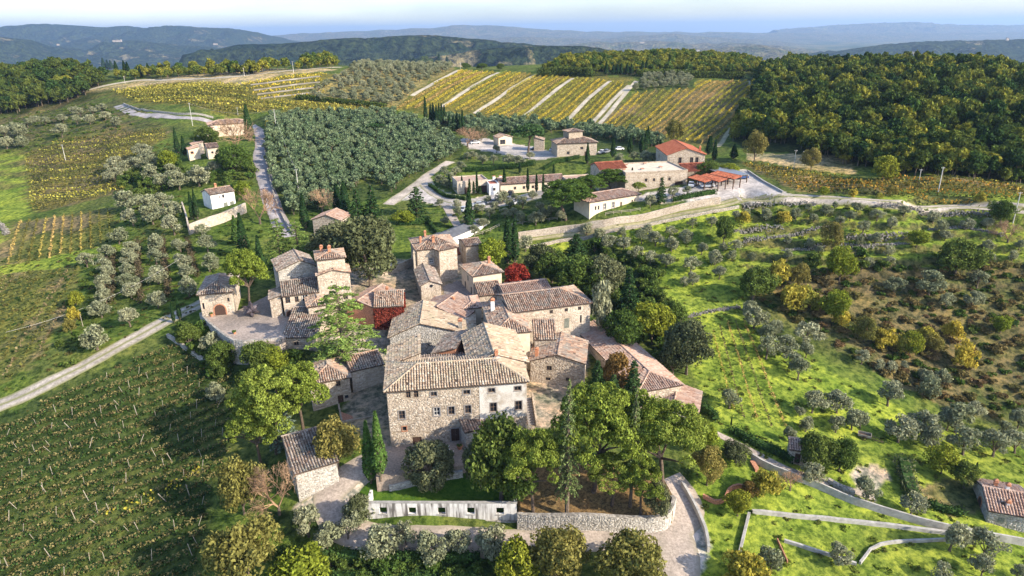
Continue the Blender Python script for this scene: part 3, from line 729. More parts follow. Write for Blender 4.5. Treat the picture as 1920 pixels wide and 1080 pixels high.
sheet('gravel_yard', [(1170,372),(1230,360),(1285,350),(1340,325),(1400,318),(1442,346),(1490,370),(1430,375),(1340,380),(1290,372),(1230,378)], M['yard'])
sheet('gravel_yard', [(735,380),(770,357),(795,336),(812,352),(850,370),(880,374),(930,364),(1060,352),(1062,362),(985,378),(890,394),(835,388),(770,372)], M['yard'])
sheet('gravel_yard', [(858,262),(905,258),(1000,276),(1060,292),(1010,300),(930,286),(880,278)], M['yard'])
sheet('paved_square', [(826,536),(862,524),(885,545),(900,560),(850,585)], surf('grey_square_paving', (.27, .25, .25), 2))

# raised platforms
def platform(name, pl, mat, off=.0):
    n = 26; xs = [q.x for q in pl.poly]; ys = [q.y for q in pl.poly]; b = MB()
    b.poly([(q.x, q.y, pl.z(q.x, q.y) + off) for q in pl.poly])
    k = len(pl.poly)
    for i in range(k):
        a, c = pl.poly[i], pl.poly[(i + 1) % k]; za, zc = pl.z(a.x, a.y) + off, pl.z(c.x, c.y) + off
        b.poly([(a.x, a.y, za - 5), (c.x, c.y, zc - 5), (c.x, c.y, zc), (a.x, a.y, za)])
    return tag(b.build(name, mat), kind='structure')
def grassmat(name, a, b_, sc=1.5):
    m, nt, b = nmat(name); t = noise(nt, sc, 8, .75); t2 = noise(nt, .2, 4)
    k = ramp(nt, t.outputs['Fac'], [(.4, a), (.6, b_)]); k = mixc(nt, 1.0, k, ramp(nt, t2.outputs['Fac'], [(.35, (.75, .8, .75)), (.65, (1.2, 1.1, 1.))]), 'MULTIPLY')
    nt.links.new(k, b.inputs['Base Color']); b.inputs['Specular IOR Level'].default_value = .05; bump(nt, b, t.outputs['Fac'], .8, .12); return m
M['lawn'] = grassmat('mown_lawn', (.035, .085, .012), (.075, .14, .02))
M['litter'] = grassmat('leaf_litter', (.08, .055, .03), (.27, .18, .085), 2.2)
platform('lawn', LAWN, M['lawn']); platform('grove_floor', GROVE, M['litter'])
platform('paved_terrace', TERRACE, surf('terrace_paving', (.36, .30, .26), 2.2)); platform('gravel_courtyard', YARD, surf('courtyard_gravel', (.34, .27, .22), 3))

# ------------------------------------------------------------------ far hills
def hillmat(name, a, b_, c, s=.004):
    m, nt, b = nmat(name); t = noise(nt, s, 9, .72); t2 = noise(nt, s * 14, 5, .7)
    k = ramp(nt, t.outputs['Fac'], [(.40, a), (.50, b_), (.57, a), (.63, c)])
    k = mixc(nt, 1.0, k, ramp(nt, t2.outputs['Fac'], [(.40, (.35, .38, .42)), (.5, (1, 1, 1)), (.60, (1.8, 1.7, 1.4))]), 'MULTIPLY')
    nt.links.new(k, b.inputs['Base Color']); b.inputs['Roughness'].default_value = 1; b.inputs['Specular IOR Level'].default_value = 0
    bump(nt, b, t2.outputs['Fac'], 1, 25); return m
HM = hillmat('wooded_hills', (.016, .03, .018), (.036, .05, .024), (.17, .15, .09), .0035)
HF = hillmat('farmed_hills', (.07, .085, .045), (.15, .13, .08), (.22, .20, .13), .003)
HILLS = [
    (7200, HM, 2300, [(-80,66),(0,50),(45,46),(95,44),(130,50),(180,53),(235,47.5),(280,53),(325,47),(370,51),(430,54),(470,58),(500,66),(535,84),(570,112)]),
    (5200, HM, 1300, [(60,150),(120,122),(170,98),(230,75),(290,80),(340,86),(380,88),(430,90),(490,100),(540,120)]),
    (4300, HM, 1300, [(-120,70),(-60,64),(0,68),(40,82),(80,100),(120,122),(150,140)]),
    (2700, HM, 900, [(300,140),(350,118),(390,98),(440,84),(520,82),(580,77),(640,72),(700,71),(760,66),(800,65),(860,70),(930,78),(1000,83),(1060,88),(1120,95),(1190,108),(1250,130)]),
    (1950, HM, 520, [(380,135),(460,124),(560,116),(660,112),(760,112),(840,104),(900,92),(960,89),(1020,87),(1080,85),(1130,91),(1190,102),(1240,120)]),
    (12500, HF, 2600, [(440,74),(500,68),(560,63),(640,60),(720,56),(800,53),(870,46),(950,49),(1030,56),(1100,59),(1250,60),(1400,61),(1600,62),(2000,60)]),
    (9500, HF, 1500, [(820,84),(880,76),(960,68),(1040,71),(1120,73),(1200,67),(1260,63),(1350,71),(1450,76),(1520,84),(1600,90)]),
    (6500, HF, 1200, [(960,96),(1040,86),(1120,78),(1180,80),(1240,76),(1300,82),(1400,80),(1480,88),(1560,98)]),
    (4600, HF, 900, [(1180,110),(1260,90),(1340,91),(1420,84),(1480,94),(1540,100),(1600,108)]),
    (4000, HM, 1100, [(1440,122),(1500,106),(1560,98),(1620,88),(1680,81),(1740,77),(1800,76),(1860,75),(1900,73),(1990,77),(2080,82)]),
    (14500, HF, 2500, [(1450,56),(1550,48),(1640,43),(1710,41.5),(1780,46),(1880,47),(2000,49)]),
]
for hi, (D, mat, W, cr) in enumerate(HILLS):
    px = np.array([c[0] for c in cr], float); py = np.array([c[1] for c in cr], float)
    sx = np.linspace(px[0], px[-1], 150); sy = np.interp(sx, px, py)
    sy = np.convolve(np.pad(sy, 3, 'edge'), np.ones(7) / 7, 'valid') + fbm(sx, sx * 0, 40 + hi, ((60, .8), (23, .6), (9, .4), (4, .3))) * 1.1
    d = rays(sx, sy); cr3 = CAM + d * (D / d[:, 1])[:, None]
    offs = np.concatenate([-np.linspace(1, .02, 34) ** 1.15, [0], np.linspace(.05, 1, 8)]) * W
    X = cr3[:, 0][:, None] + offs[None] * 0.12; Y = cr3[:, 1][:, None] + offs[None]
    u = np.abs(offs[None] / W); base = -140.
    gul = fbm(X, Y, 60 + hi, ((W * .55, 1.), (W * .25, .8), (W * .11, .5), (W * .05, .25)))
    Hh = (cr3[:, 2] - base)[:, None]
    f = (1 - u) ** 1.15 + np.clip(gul, -1, 1) * .26 * np.minimum(u * 5, 1) * (1 - u)
    Z = base + Hh * np.clip(f, 0, 1.05)
    nyy, nxx = X.shape; ii = np.arange(nyy * nxx).reshape(nyy, nxx)
    F = np.stack([ii[:-1, :-1], ii[1:, :-1], ii[1:, 1:], ii[:-1, 1:]], -1).reshape(-1, 4)
    tag(link('hills', np_mesh('hills', np.stack([X, Y, Z], -1).reshape(-1, 3), F, mat, smooth=True)), kind='structure')
# air
hz_m = bpy.data.materials.new('air'); hz_m.use_nodes = True; nt = hz_m.node_tree; nt.nodes.remove(nt.nodes['Principled BSDF'])
pv = N(nt, 'ShaderNodeVolumePrincipled'); pv.inputs['Color'].default_value = (.43, .64, 1.0, 1); pv.inputs['Density'].default_value = 6.5e-5; pv.inputs['Anisotropy'].default_value = .2
nt.links.new(pv.outputs[0], nt.nodes['Material Output'].inputs['Volume'])
b = MB(); b.box(-30000, 30000, -700, 31500, -152, 330); tag(b.build('haze', hz_m), kind='stuff')

# ------------------------------------------------------------------ buildings
RNG = np.random.default_rng(7)
def clip_line(poly2, x):
    ys = []
    for i in range(len(poly2)):
        (x0, y0), (x1, y1) = poly2[i - 1], poly2[i]
        if (x0 - x) * (x1 - x) < 0 or (x0 == x) != (x1 == x):
            ys.append(y0 + (y1 - y0) * (x - x0) / (x1 - x0))
    return (min(ys), max(ys)) if len(ys) >= 2 else None
def tile_rows(polys, pitch=.44, length=.55, w=.2):
    """curved cover tiles laid up each roof slope, every tile its own little arched piece"""
    Vs = []; n_all = 0
    for poly in polys:
        p = [Vector(q) for q in poly]; nrm = (p[1] - p[0]).cross(p[2] - p[0]).normalized()
        if nrm.z < 0: nrm = -nrm
        e = Vector((0, 0, 1)).cross(nrm).normalized(); s = nrm.cross(e).normalized()
        if s.z < 0: s = -s; e = -e
        q2 = [(q.dot(e), q.dot(s)) for q in p]; o = p[0] - e * p[0].dot(e) - s * p[0].dot(s)
        lo = min(a for a, _ in q2); hi = max(a for a, _ in q2); k = max(1, round((hi - lo) / pitch)); st = (hi - lo) / k
        for i in range(k):
            x = lo + (i + .5) * st; c = clip_line(q2, x)
            if not c or c[1] - c[0] < .15: continue
            m = max(1, round((c[1] - c[0]) / length)); L = (c[1] - c[0]) / m
            y0 = c[0] + np.arange(m) * L - .03; y1 = y0 + L * 1.06
            keep = RNG.random(m) > .008; y0, y1 = y0[keep], y1[keep]; m = len(y0)
            if not m: continue
            jx = x + RNG.normal(0, .022, m); ww = w * st / .44 * RNG.uniform(.9, 1.06, m); lift = RNG.uniform(.015, .075, m) + .05 * math.sin(x * .9 + len(Vs)) * np.sin(y0 * .8)
            ring = []
            for (yy, sc, lf) in ((y0, 1.0, lift), (y1, .82, 0 * lift)):
                for (a, h) in ((-1, 0), (-.62, .72), (0, 1), (.62, .72), (1, 0)):
                    ring.append(np.stack([jx + a * ww * sc, yy, .012 + h * ww * .85 * sc + lf], -1))
            R_ = np.stack(ring, 1)                       # m,10,3
            E, Sx, Nn, O = (np.array(t) for t in (e, s, nrm, o))
            Vs.append(O + R_[..., :1] * E + R_[..., 1:2] * Sx + R_[..., 2:] * Nn)
    if not Vs: return None
    V = np.concatenate(Vs); m = len(V)
    base = (np.arange(m) * 10)[:, None]
    F = np.concatenate([base + np.array([[i, i + 1, i + 6, i + 5]]) for i in range(4)])
    return V.reshape(-1, 3), F
def stone_face(O, U, Nn, W, z0, z1, skips, top=None, out=.035):
    """irregular courses of stones standing slightly proud of a wall face"""
    Q = []
    z = z0
    while z < z1 - .12:
        h = min(RNG.uniform(.17, .31), z1 - z); x = RNG.uniform(-.3, 0)
        while x < W:
            l = RNG.uniform(.22, .66); a, b = max(x, 0) + .015, min(x + l, W) - .015; x += l
            if b - a < .1: continue
            if any(a < s[1] and b > s[0] and z < s[3] and z + h > s[2] for s in skips): continue
            if top and z + h > min(top(a), top(b)): continue
            if RNG.random() < .1: continue
            zz = z + RNG.uniform(-.02, .02); Q.append((a, b, zz + .012, zz + h - .012, RNG.uniform(.4, 1.3) * out))
        z += h
    if not Q: return None
    q = np.array(Q); n = len(q); a, b, c, d, t = q.T; e = np.minimum(.035, (d - c) * .25)
    j = lambda: RNG.uniform(-.02, .02, n)
    C = [(a + j(), c + j(), 0 * t - .01), (b + j(), c + j(), 0 * t - .01), (b + j(), d + j(), 0 * t - .01), (a + j(), d + j(), 0 * t - .01),
         (a + e, c + e, t), (b - e, c + e, t), (b - e, d - e, t), (a + e, d - e, t)]
    L = np.stack([np.stack(k, -1) for k in C], 1)
    O = np.array(O, float); U = np.array(U, float); Nn = np.array(Nn, float)
    V = O + L[..., :1] * U + L[..., 1:2] * np.array([0, 0, 1.]) + L[..., 2:] * Nn
    base = (np.arange(n) * 8)[:, None]
    F = np.concatenate([base + np.array([f]) for f in ((4, 5, 6, 7), (0, 1, 5, 4), (1, 2, 6, 5), (2, 3, 7, 6), (3, 0, 4, 7))])
    return V.reshape(-1, 3), F
def join_np(parts):
    V = []; F = []; o = 0
    for v, f in parts: V.append(v); F.append(f + o); o += len(v)
    return np.concatenate(V), np.concatenate(F)

def opening(par, O, U, Nn, u, z, w, h, style, wall_name):
    """a window or door set back in its opening; O,U,Nn: face frame as Vectors (local)"""
    Z = Vector((0, 0, 1)); at = lambda a, b_, c: O + U * a + Z * b_ + Nn * c
    def bar(mb, a0, a1, b0, b1, c0, c1): mb.hexa([at(a0, b0, c0), at(a1, b0, c0), at(a1, b0, c1), at(a0, b0, c1), at(a0, b1, c0), at(a1, b1, c0), at(a1, b1, c1), at(a0, b1, c1)])
    a0, a1, b0, b1 = u - w / 2, u + w / 2, z, z + h
    def surround(owner, mat, t=.16, sill=True):
        s = MB(); bar(s, a0 - t, a0 - .004, b0, b1 + t, -.02, .06); bar(s, a1 + .004, a1 + t, b0, b1 + t, -.02, .06); bar(s, a0 - .002, a1 + .002, b1 + .004, b1 + t, -.02, .058)
        s.build('surround', mat, owner)
        if sill: k = MB(); bar(k, a0 - t - .06, a1 + t + .06, b0 - .14, b0 - .004, -.02, .11); k.build('sill', mat, owner)
    if style in 'wgWbx':
        f = MB(); t = .07; c0, c1 = -.19, -.12
        bar(f, a0, a0 + t, b0, b1, c0, c1); bar(f, a1 - t, a1, b0, b1, c0, c1); bar(f, a0 + t, a1 - t, b0, b0 + t, c0, c1); bar(f, a0 + t, a1 - t, b1 - t, b1, c0, c1)
        if w > .7:
            um = (a0 + a1) / 2; bar(f, um - .035, um + .035, b0 + t, b1 - t, c0, c1)
            if h > 1: bar(f, a0 + t, um - .035, b0 + h * .5 - .025, b0 + h * .5 + .025, c0, c1); bar(f, um + .035, a1 - t, b0 + h * .5 - .025, b0 + h * .5 + .025, c0, c1)
        o = f.build('window', M['white'] if style == 'W' else M['frame'], par)
        g = MB(); bar(g, a0 + .01, a1 - .01, b0 + .01, b1 - .01, -.24, -.2); g.build('pane', M['glass'], o)
        if style in 'gW': surround(o, M['grey_stone'])
        elif style == 'b': surround(o, M['brick'], .12)
        elif style == 'w': surround(o, M['plaster'] if wall_name != 'white' else M['grey_stone'], .1)
    elif style == 's':
        o = None; f = MB(); um = (a0 + a1) / 2
        bar(f, a0 + .01, um - .012, b0, b1, -.05, .02); bar(f, um + .012, a1 - .01, b0, b1, -.05, .02)
        for k in range(5): zz = b0 + (k + .5) * h / 5; bar(f, a0 + .05, um - .05, zz - .02, zz + .02, .022, .035); bar(f, um + .05, a1 - .05, zz - .02, zz + .02, .022, .035)
        o = f.build('shutter', M['shutter'], par)
    elif style in 'dtD':
        f = MB(); um = (a0 + a1) / 2
        bar(f, a0 + .02, um - .01, b0, b1 - .02, -.2, -.13); bar(f, um + .01, a1 - .02, b0, b1 - .02, -.2, -.13)
        o = f.build('door', M['teal'] if style == 't' else M['door'], par)
        k = MB(); bar(k, um + .08, um + .13, b0 + h * .45, b0 + h * .5, -.128, -.09); k.build('handle', M['metal'], o)
        if style == 'D': surround(o, M['grey_stone'], .22, False)
    elif style == 'a':      # round-arched doorway
        f = MB(); n = 10; um = (a0 + a1) / 2; r = w / 2
        arc = [(um + r * math.cos(math.pi * i / n), b1 - r + r * math.sin(math.pi * i / n)) for i in range(n + 1)]
        f.poly([at(a0, b0, .05), at(a1, b0, .05)] + [at(x, y, .05) for x, y in arc])
        o = f.build('door', M['door'], par); s = MB()
        for i in range(n):
            (x0, y0), (x1, y1) = arc[i], arc[i + 1]; k = 1.22
            ox = lambda x, y: (um + (x - um) * k, b1 - r + (y - b1 + r) * k)
            (X0, Y0), (X1, Y1) = ox(x0, y0), ox(x1, y1)
            s.hexa([at(x0, y0, -.02), at(X0, Y0, -.02), at(X1, Y1, -.02), at(x1, y1, -.02), at(x0, y0, .09), at(X0, Y0, .09), at(X1, Y1, .09), at(x1, y1, .09)])
        for sx in (-1, 1): x0 = um + sx * r; x1 = um + sx * r * 1.22; bar(s, min(x0, x1), max(x0, x1), b0, b1 - r, -.02, .09)
        s.build('surround', M['brick'], o)
def chimney(par, x, y, z, w=.6, h=1.2, mat='brick', pot=True):
    b = MB(); b.box(x - w / 2, x + w / 2, y - w / 2, y + w / 2, z - 1, z + h); o = b.build('chimney', M[mat], par)
    c = MB(); t = w / 2 + .1; c.box(x - t, x + t, y - t, y + t, z + h + .003, z + h + .1)
    if pot:
        for sx, sy in ((-1, -1), (1, -1), (-1, 1), (1, 1)): c.box(x + sx * w * .3 - .06, x + sx * w * .3 + .06, y + sy * w * .3 - .06, y + sy * w * .3 + .06, z + h + .1, z + h + .35)
        a = [(x - t, y - t, z + h + .35), (x + t, y - t, z + h + .35), (x + t, y + t, z + h + .35), (x - t, y + t, z + h + .35)]; top = (x, y, z + h + .65)
        for i in range(4): c.poly([a[i], a[(i + 1) % 4], top])
        c.poly(a[::-1])
    c.build('chimney_cap', M['terracotta'], par)
FOOT = []
def bld(name, label, A, B, D, zb, h, roof='hip', pitch=.33, oh=.35, wall='wall', tile='tiles', wins=(), right=(), left=(), cat='house', found=4, group=None,
        chim=(), off=.5, stones=True, into=None, at=None, ends=None, pan='pan', thick=.14, ridge='auto', stone_mat='stones', slabs=None):
    """A, B: photo px of the two ends of the eave that faces us; D: depth in m; zb: floor height; h: eave height"""
    a = P(A, zb + h); c = P(B, zb + h); dx = Vector((c.x - a.x, c.y - a.y)); L = dx.length; ang = math.atan2(dx.y, dx.x)
    if at is not None:
        v_ = Matrix.Rotation(into.rotation_euler.z, 3, 'Z') @ Vector((at[0], at[1], 0)); a = Vector((into.location.x + v_.x, into.location.y + v_.y, a.z)); ang = into.rotation_euler.z; L = at[2]
    if into is None:
        e = empty(name, (a.x, a.y, zb), ang, label, cat, group); top = e
    else:
        e = into; top = into
    def loc(o):                       # parts of an added wing keep their own place in the house's frame
        return o
    tr = Matrix.Identity(4)
    if into is not None:
        tr = Matrix.LocRotScale(into.location, into.rotation_euler, None).inverted() @ Matrix.LocRotScale(Vector((a.x, a.y, zb)), Matrix.Rotation(ang, 3, 'Z').to_euler(), None)
    before = set(COL.objects)
    i, j = oh, L - oh; k0, k1 = oh, D - oh
    # ---- roof planes
    E = [Vector((0, 0, h)), Vector((L, 0, h)), Vector((L, D, h)), Vector((0, D, h))]
    planes = []; ridges = []; prof = {'f': None, 'r': None, 'b': None, 'l': None}
    if roof in ('hip', 'gable_u', 'gable_v'):
        rx = (L >= D) if ridge == 'auto' else (ridge == 'x')
        if roof == 'gable_u': rx = True
        if roof == 'gable_v': rx = False
        s0, s1 = (ends if ends is not None else ((1, 1) if roof == 'hip' else (0, 0)))
        if rx:
            yc = D * off; rise = max(yc, D - yc) * pitch; i0, i1 = s0 * min(yc, L / 2.05), s1 * min(yc, L / 2.05)
            R0, R1 = Vector((i0, yc, h + rise)), Vector((L - i1, yc, h + rise))
            planes += [[E[0], E[1], R1, R0], [E[2], E[3], R0, R1]]; ridges.append((R0, R1))
            if i0 > .01: planes.append([E[3], E[0], R0]); ridges += [(E[0], R0), (E[3], R0)]
            else: prof['l'] = lambda v: h + rise * (1 - abs(v - yc) / (yc if v < yc else D - yc))
            if i1 > .01: planes.append([E[1], E[2], R1]); ridges += [(E[1], R1), (E[2], R1)]
            else: prof['r'] = lambda v: h + rise * (1 - abs(v - yc) / (yc if v < yc else D - yc))
        else:
            xc = L * off; rise = max(xc, L - xc) * pitch; i0, i1 = s0 * min(xc, D / 2.05), s1 * min(xc, D / 2.05)
            R0, R1 = Vector((xc, i0, h + rise)), Vector((xc, D - i1, h + rise))
            planes += [[E[3], E[0], R0, R1], [E[1], E[2], R1, R0]]; ridges.append((R0, R1))
            if i0 > .01: planes.append([E[0], E[1], R0]); ridges += [(E[0], R0), (E[1], R0)]
            else: prof['f'] = lambda u: h + rise * (1 - abs(u - xc) / (xc if u < xc else L - xc))
            if i1 > .01: planes.append([E[2], E[3], R1]); ridges += [(E[2], R1), (E[3], R1)]
            else: prof['b'] = lambda u: h + rise * (1 - abs(u - xc) / (xc if u < xc else L - xc))
    elif roof == 'shed_front':
        rise = D * pitch; planes = [[E[0], E[1], E[2] + Vector((0, 0, rise)), E[3] + Vector((0, 0, rise))]]
        prof['l'] = prof['r'] = lambda v: h + v * pitch; prof['b'] = lambda u: h + rise; ridges = [(planes[0][3], planes[0][2])]
    elif roof == 'shed_left':
        rise = L * pitch; planes = [[E[3], E[0], E[1] + Vector((0, 0, rise)), E[2] + Vector((0, 0, rise))]]
        prof['f'] = prof['b'] = lambda u: h + u * pitch; prof['r'] = lambda v: h + rise
    elif roof == 'shed_right':
        rise = L * pitch; planes = [[E[1], E[2], E[3] + Vector((0, 0, rise)), E[0] + Vector((0, 0, rise))]]
        prof['f'] = prof['b'] = lambda u: h + (L - u) * pitch; prof['l'] = lambda v: h + rise
    if roof != 'flat':
        b = MB(); dz = Vector((0, 0, thick))
        for p in planes:
            b.poly(p); b.poly([q - dz for q in p][::-1])
            for q in range(len(p)): b.poly([p[q], p[q] - dz, p[(q + 1) % len(p)] - dz, p[(q + 1) % len(p)]])
        ro = b.build('roof', M[pan], e)
        if tile:
            tv = tile_rows(planes)
            if tv is not None: tag(link('tiling', np_mesh('tiling', tv[0], tv[1], M[tile]), ro), kind='stuff')
            rv = []
            for p, q in ridges:
                n = max(1, int((q - p).length / .5)); d = (q - p) / n; s = d.cross(Vector((0, 0, 1))).normalized(); up = s.cross(d).normalized()
                for t in range(n):
                    V = []
                    for y, sc in ((p + d * t, 1.0), (p + d * (t + 1.06), .85)):
                        for aa, hh in ((-1, -.1), (-.6, .7), (0, 1), (.6, .7), (1, -.1)): V.append(tuple(y + s * aa * .2 * sc + up * (.09 + hh * .15 * sc)))
                    rv.append((np.array(V), np.array([[m, m + 1, m + 6, m + 5] for m in range(4)])))
            if rv: v, f = join_np(rv); tag(link('ridge_tiling', np_mesh('ridge_tiling', v, f, M[tile]), ro), kind='stuff')
        for ch in chim: chimney(ro, ch[0] * L, ch[1] * D, h + ch[2], *(ch[3:] or ()))
    else:
        b = MB(); b.box(.3, L - .3, .3, D - .3, h - .5, h - .2); ro = b.build('roof', M[pan], e)
        b = MB(); b.box(0, L, 0, .3, h - .45, h + .15); b.box(0, L, D - .3, D, h - .45, h + .15); b.box(0, .3, .302, D - .302, h - .45, h + .15); b.box(L - .3, L, .302, D - .302, h - .45, h + .15); b.build('parapet', M[wall], e)
        i, j, k0, k1 = .02, L - .02, .02, D - .02
        for ch in chim: chimney(ro, ch[0] * L, ch[1] * D, h + ch[2], *(ch[3:] or ()))
    # ---- walls with real openings
    X, Y = Vector((1, 0, 0)), Vector((0, 1, 0))
    faces = {'f': (Vector((i, k0, 0)), X, -Y, j - i, wins, i), 'r': (Vector((j, k0, 0)), Y, X, k1 - k0, right, k0),
             'b': (Vector((j, k1, 0)), -X, Y, j - i, (), None), 'l': (Vector((i, k1, 0)), -Y, -X, k1 - k0, left, None)}
    wb = MB(); sf = []; eh = h - .02 if roof != 'flat' else h - .46
    for key, (O, U, Nn, W, ops, o0) in faces.items():
        pr = prof[key]
        if pr is None: tp = (lambda u: eh)
        elif key == 'f': tp = (lambda u, pr=pr: pr(u + i) - .16)
        elif key == 'b': tp = (lambda u, pr=pr: pr(j - u) - .16)
        elif key == 'r': tp = (lambda u, pr=pr: pr(u + k0) - .16)
        else: tp = (lambda u, pr=pr: pr(k1 - u) - .16)
        rects = []
        for op in ops:
            u, z, w, hh, st = op
            u = u * W; rects.append((u - w / 2, u + w / 2, z, z + hh, st))
        holes = [r for r in rects if r[4] != 'a']
        us = sorted({0, W, *[r[0] for r in holes], *[r[1] for r in holes]}); zs = sorted({-found, eh, *[min(r[2], eh) for r in holes], *[min(r[3], eh) for r in holes]})
        for ai in range(len(us) - 1):
            for bi in range(len(zs) - 1):
                um, zm = (us[ai] + us[ai + 1]) / 2, (zs[bi] + zs[bi + 1]) / 2
                if any(r[0] < um < r[1] and r[2] < zm < r[3] for r in holes): continue
                wb.poly([O + U * us[ai] + Vector((0, 0, zs[bi])), O + U * us[ai + 1] + Vector((0, 0, zs[bi])), O + U * us[ai + 1] + Vector((0, 0, zs[bi + 1])), O + U * us[ai] + Vector((0, 0, zs[bi + 1]))])
        if pr is not None:
            n = 24; ts = [tp(W * q / n) for q in range(n + 1)]
            pts = [O + U * (W * q / n) + Vector((0, 0, max(ts[q], eh))) for q in range(n + 1)]
            wb.poly([O + Vector((0, 0, eh)), O + U * W + Vector((0, 0, eh))] + pts[::-1])
        for r in holes:
            c = [(r[0], r[2]), (r[1], r[2]), (r[1], r[3]), (r[0], r[3])]
            for q in range(4):
                (u0, z0), (u1, z1) = c[q], c[(q + 1) % 4]
                p0, p1 = O + U * u0 + Vector((0, 0, z0)), O + U * u1 + Vector((0, 0, z1)); wb.poly([p0, p1, p1 - Nn * .3, p0 - Nn * .3])
        for op in ops: opening(e, O, U, Nn, op[0] * W, op[1], op[2], op[3], op[4], wall)
        if stones and key in 'frl':
            sk = [(r[0] - .26, r[1] + .26, r[2] - .16, r[3] + .26) for r in rects]
            if slabs and key == 'f': sk += [(s[0] * W, s[1] * W, s[2], s[3]) for s in slabs]
            zt = max(tp(W * q / 10) for q in range(11))
            s = stone_face(O, U, Nn, W, -.6, zt - .05, sk, tp)
            if s is not None: sf.append(s)
    wb.build('wall', M[wall], e)
    if slabs:
        W = j - i; s = MB()
        for (u0, u1, z0, z1) in slabs:
            rs = [(op[0] * W - op[2] / 2 - .02, op[0] * W + op[2] / 2 + .02, op[1] - .02, op[1] + op[3] + .02) for op in wins]
            us = sorted({u0 * W, u1 * W, *[q for r in rs for q in r[:2] if u0 * W < q < u1 * W]}); zs = sorted({z0, z1, *[q for r in rs for q in r[2:] if z0 < q < z1]})
            for ai in range(len(us) - 1):
                for bi in range(len(zs) - 1):
                    um, zm = (us[ai] + us[ai + 1]) / 2, (zs[bi] + zs[bi + 1]) / 2
                    if any(r[0] < um < r[1] and r[2] < zm < r[3] for r in rs): continue
                    s.poly([(i + us[ai], k0 - .05, zs[bi]), (i + us[ai + 1], k0 - .05, zs[bi]), (i + us[ai + 1], k0 - .05, zs[bi + 1]), (i + us[ai], k0 - .05, zs[bi + 1])])
        s.build('plaster_coat', M['plaster_patchy'], e)
    if sf:
        v, f = join_np(sf); tag(link('stonework', np_mesh('stonework', v, f, M[stone_mat]), e), kind='stuff')
    if into is not None:
        for o in COL.objects:
            if o not in before and o.parent is into: o.matrix_local = tr @ o.matrix_local
    FOOT.append([Vector((a.x, a.y)) + Vector((math.cos(ang), math.sin(ang))) * u + Vector((-math.sin(ang), math.cos(ang))) * v for u, v in ((-.6, -.6), (L + .6, -.6), (L + .6, D + .6), (-.6, D + .6))])
    return e

M['plaster_patchy'] = wall_mat('patchy_white_plaster', (.42, .36, .29), (.50, .44, .37), (.55, .5, .44), (.66, .63, .59))
z_of = lambda px, py: G(px, py).z
# ---- the big house in front
manor = bld('manor_house', 'big four-storey stone manor with hipped tile roof and white plastered corner', (719, 736), (993, 716), 11, 0, 10.6, 'hip', .36, .45, tile='tilesy',
    wins=[(.15, 9.0, .75, 1.35, 'x'), (.205, 9.0, .75, 1.35, 'x'), (.33, 9.0, 1.0, .8, 'g'), (.565, 8.9, 1.1, .8, 'g'), (.745, 8.9, 1.1, .8, 'g'), (.935, 8.9, 1.1, .8, 'g'),
          (.095, 5.2, 1.0, 1.5, 'g'), (.345, 5.3, 1.0, 1.5, 'W'), (.45, 5.3, 1.0, 1.5, 'g'), (.57, 5.3, 1.0, 1.5, 'g'), (.755, 5.2, 1.1, 1.7, 'g'), (.94, 5.2, 1.1, 1.7, 'g'),
          (.105, 2.9, .7, .8, 'b'), (.19, 0.0, 1.5, 1.5, 'd'), (.47, 0.05, 1.4, 2.5, 'D')],
    left=[(.3, 5, .9, 1.4, 'g'), (.7, 8.4, .9, 1.2, 'g')], right=[(.4, 6, .9, 1.4, 'g')], chim=[(.80, .62, 1.6, .5, .9, 'brick')], slabs=[(.655, 1.0, 3.9, 10.5)])
bld('rear', '', (880, 690), (992, 680), 14, 0, 10.6, 'gable_v', .36, .4, tile='tilesy', into=manor, off=.42)
bld('west', '', (722, 733), (800, 690), 8.5, 0, 10.55, 'shed_left', .36, .3, tile='tilesy', into=manor, at=(.0, 9.2, 6.2))
bld('middle', '', (800, 690), (880, 685), 5, 0, 8.9, 'gable_u', .25, .2, tile='tilesg', into=manor, at=(5.9, 11.1, 9.0))
# ---- houses right of the manor
bld('gabled_house', 'stone house with gabled roof, red chimney and two small windows facing the pines', (991, 677), (1099, 683), 10.5, 1.2, 5.0, 'gable_v', .3, .3,
    wins=[(.35, 3.1, 1.0, .95, 'x'), (.33, .9, .95, .7, 'x'), (.7, 1.0, .8, .8, 'x')], chim=[(.13, .12, .75, .6, 1.1, 'terracotta')], ends=(0, 0), stone_mat='stones', wall='wall')
bld('hip_wing', 'tall stone wing with grey hipped roof and a white chimney on its slope', (923, 628), (998, 622), 17, 3.0, 7.4, 'hip', .38, .35, wall='cream', tile='tiles',
    wins=[(.32, 5.0, .8, 1.0, 's'), (.75, 3.0, .8, 1.0, 'x')], left=[(.15, 4.2, .8, 1.7, 'x'), (.33, 4.2, .8, 1.7, 'x'), (.52, 4.2, .8, 1.7, 'x'), (.72, 4.2, .8, 1.7, 'x')],
    chim=[(.2, .62, 1.4, .75, 1.5, 'white')], stones=False, ridge='y')
bld('long_hall', 'long pale stone hall with big hipped roof and three tiny windows under its eave', (955, 588), (1112, 568), 11, 2.5, 9.0, 'hip', .36, .4, wall='wallpl', tile='tiles',
    wins=[(.50, 7.6, .75, .8, 'x'), (.69, 7.6, .75, .8, 'x'), (.86, 7.6, .75, .8, 'x'), (.50, 4.4, 1.1, 1.4, 'W'), (.70, 3.9, 1.15, 2.2, 's'), (.88, 4.6, .4, 1.8, 'x')], ends=(0, 1), right=[(.5, 5, 1, 1.4, 's')])
bld('lean_to', 'small lean-to with ribbed tile roof against the pale hall', (1000, 638), (1044, 637), 5, 3.0, 5.2, 'shed_front', .45, .25, wins=[(.72, 3.3, .8, .8, 'x')])
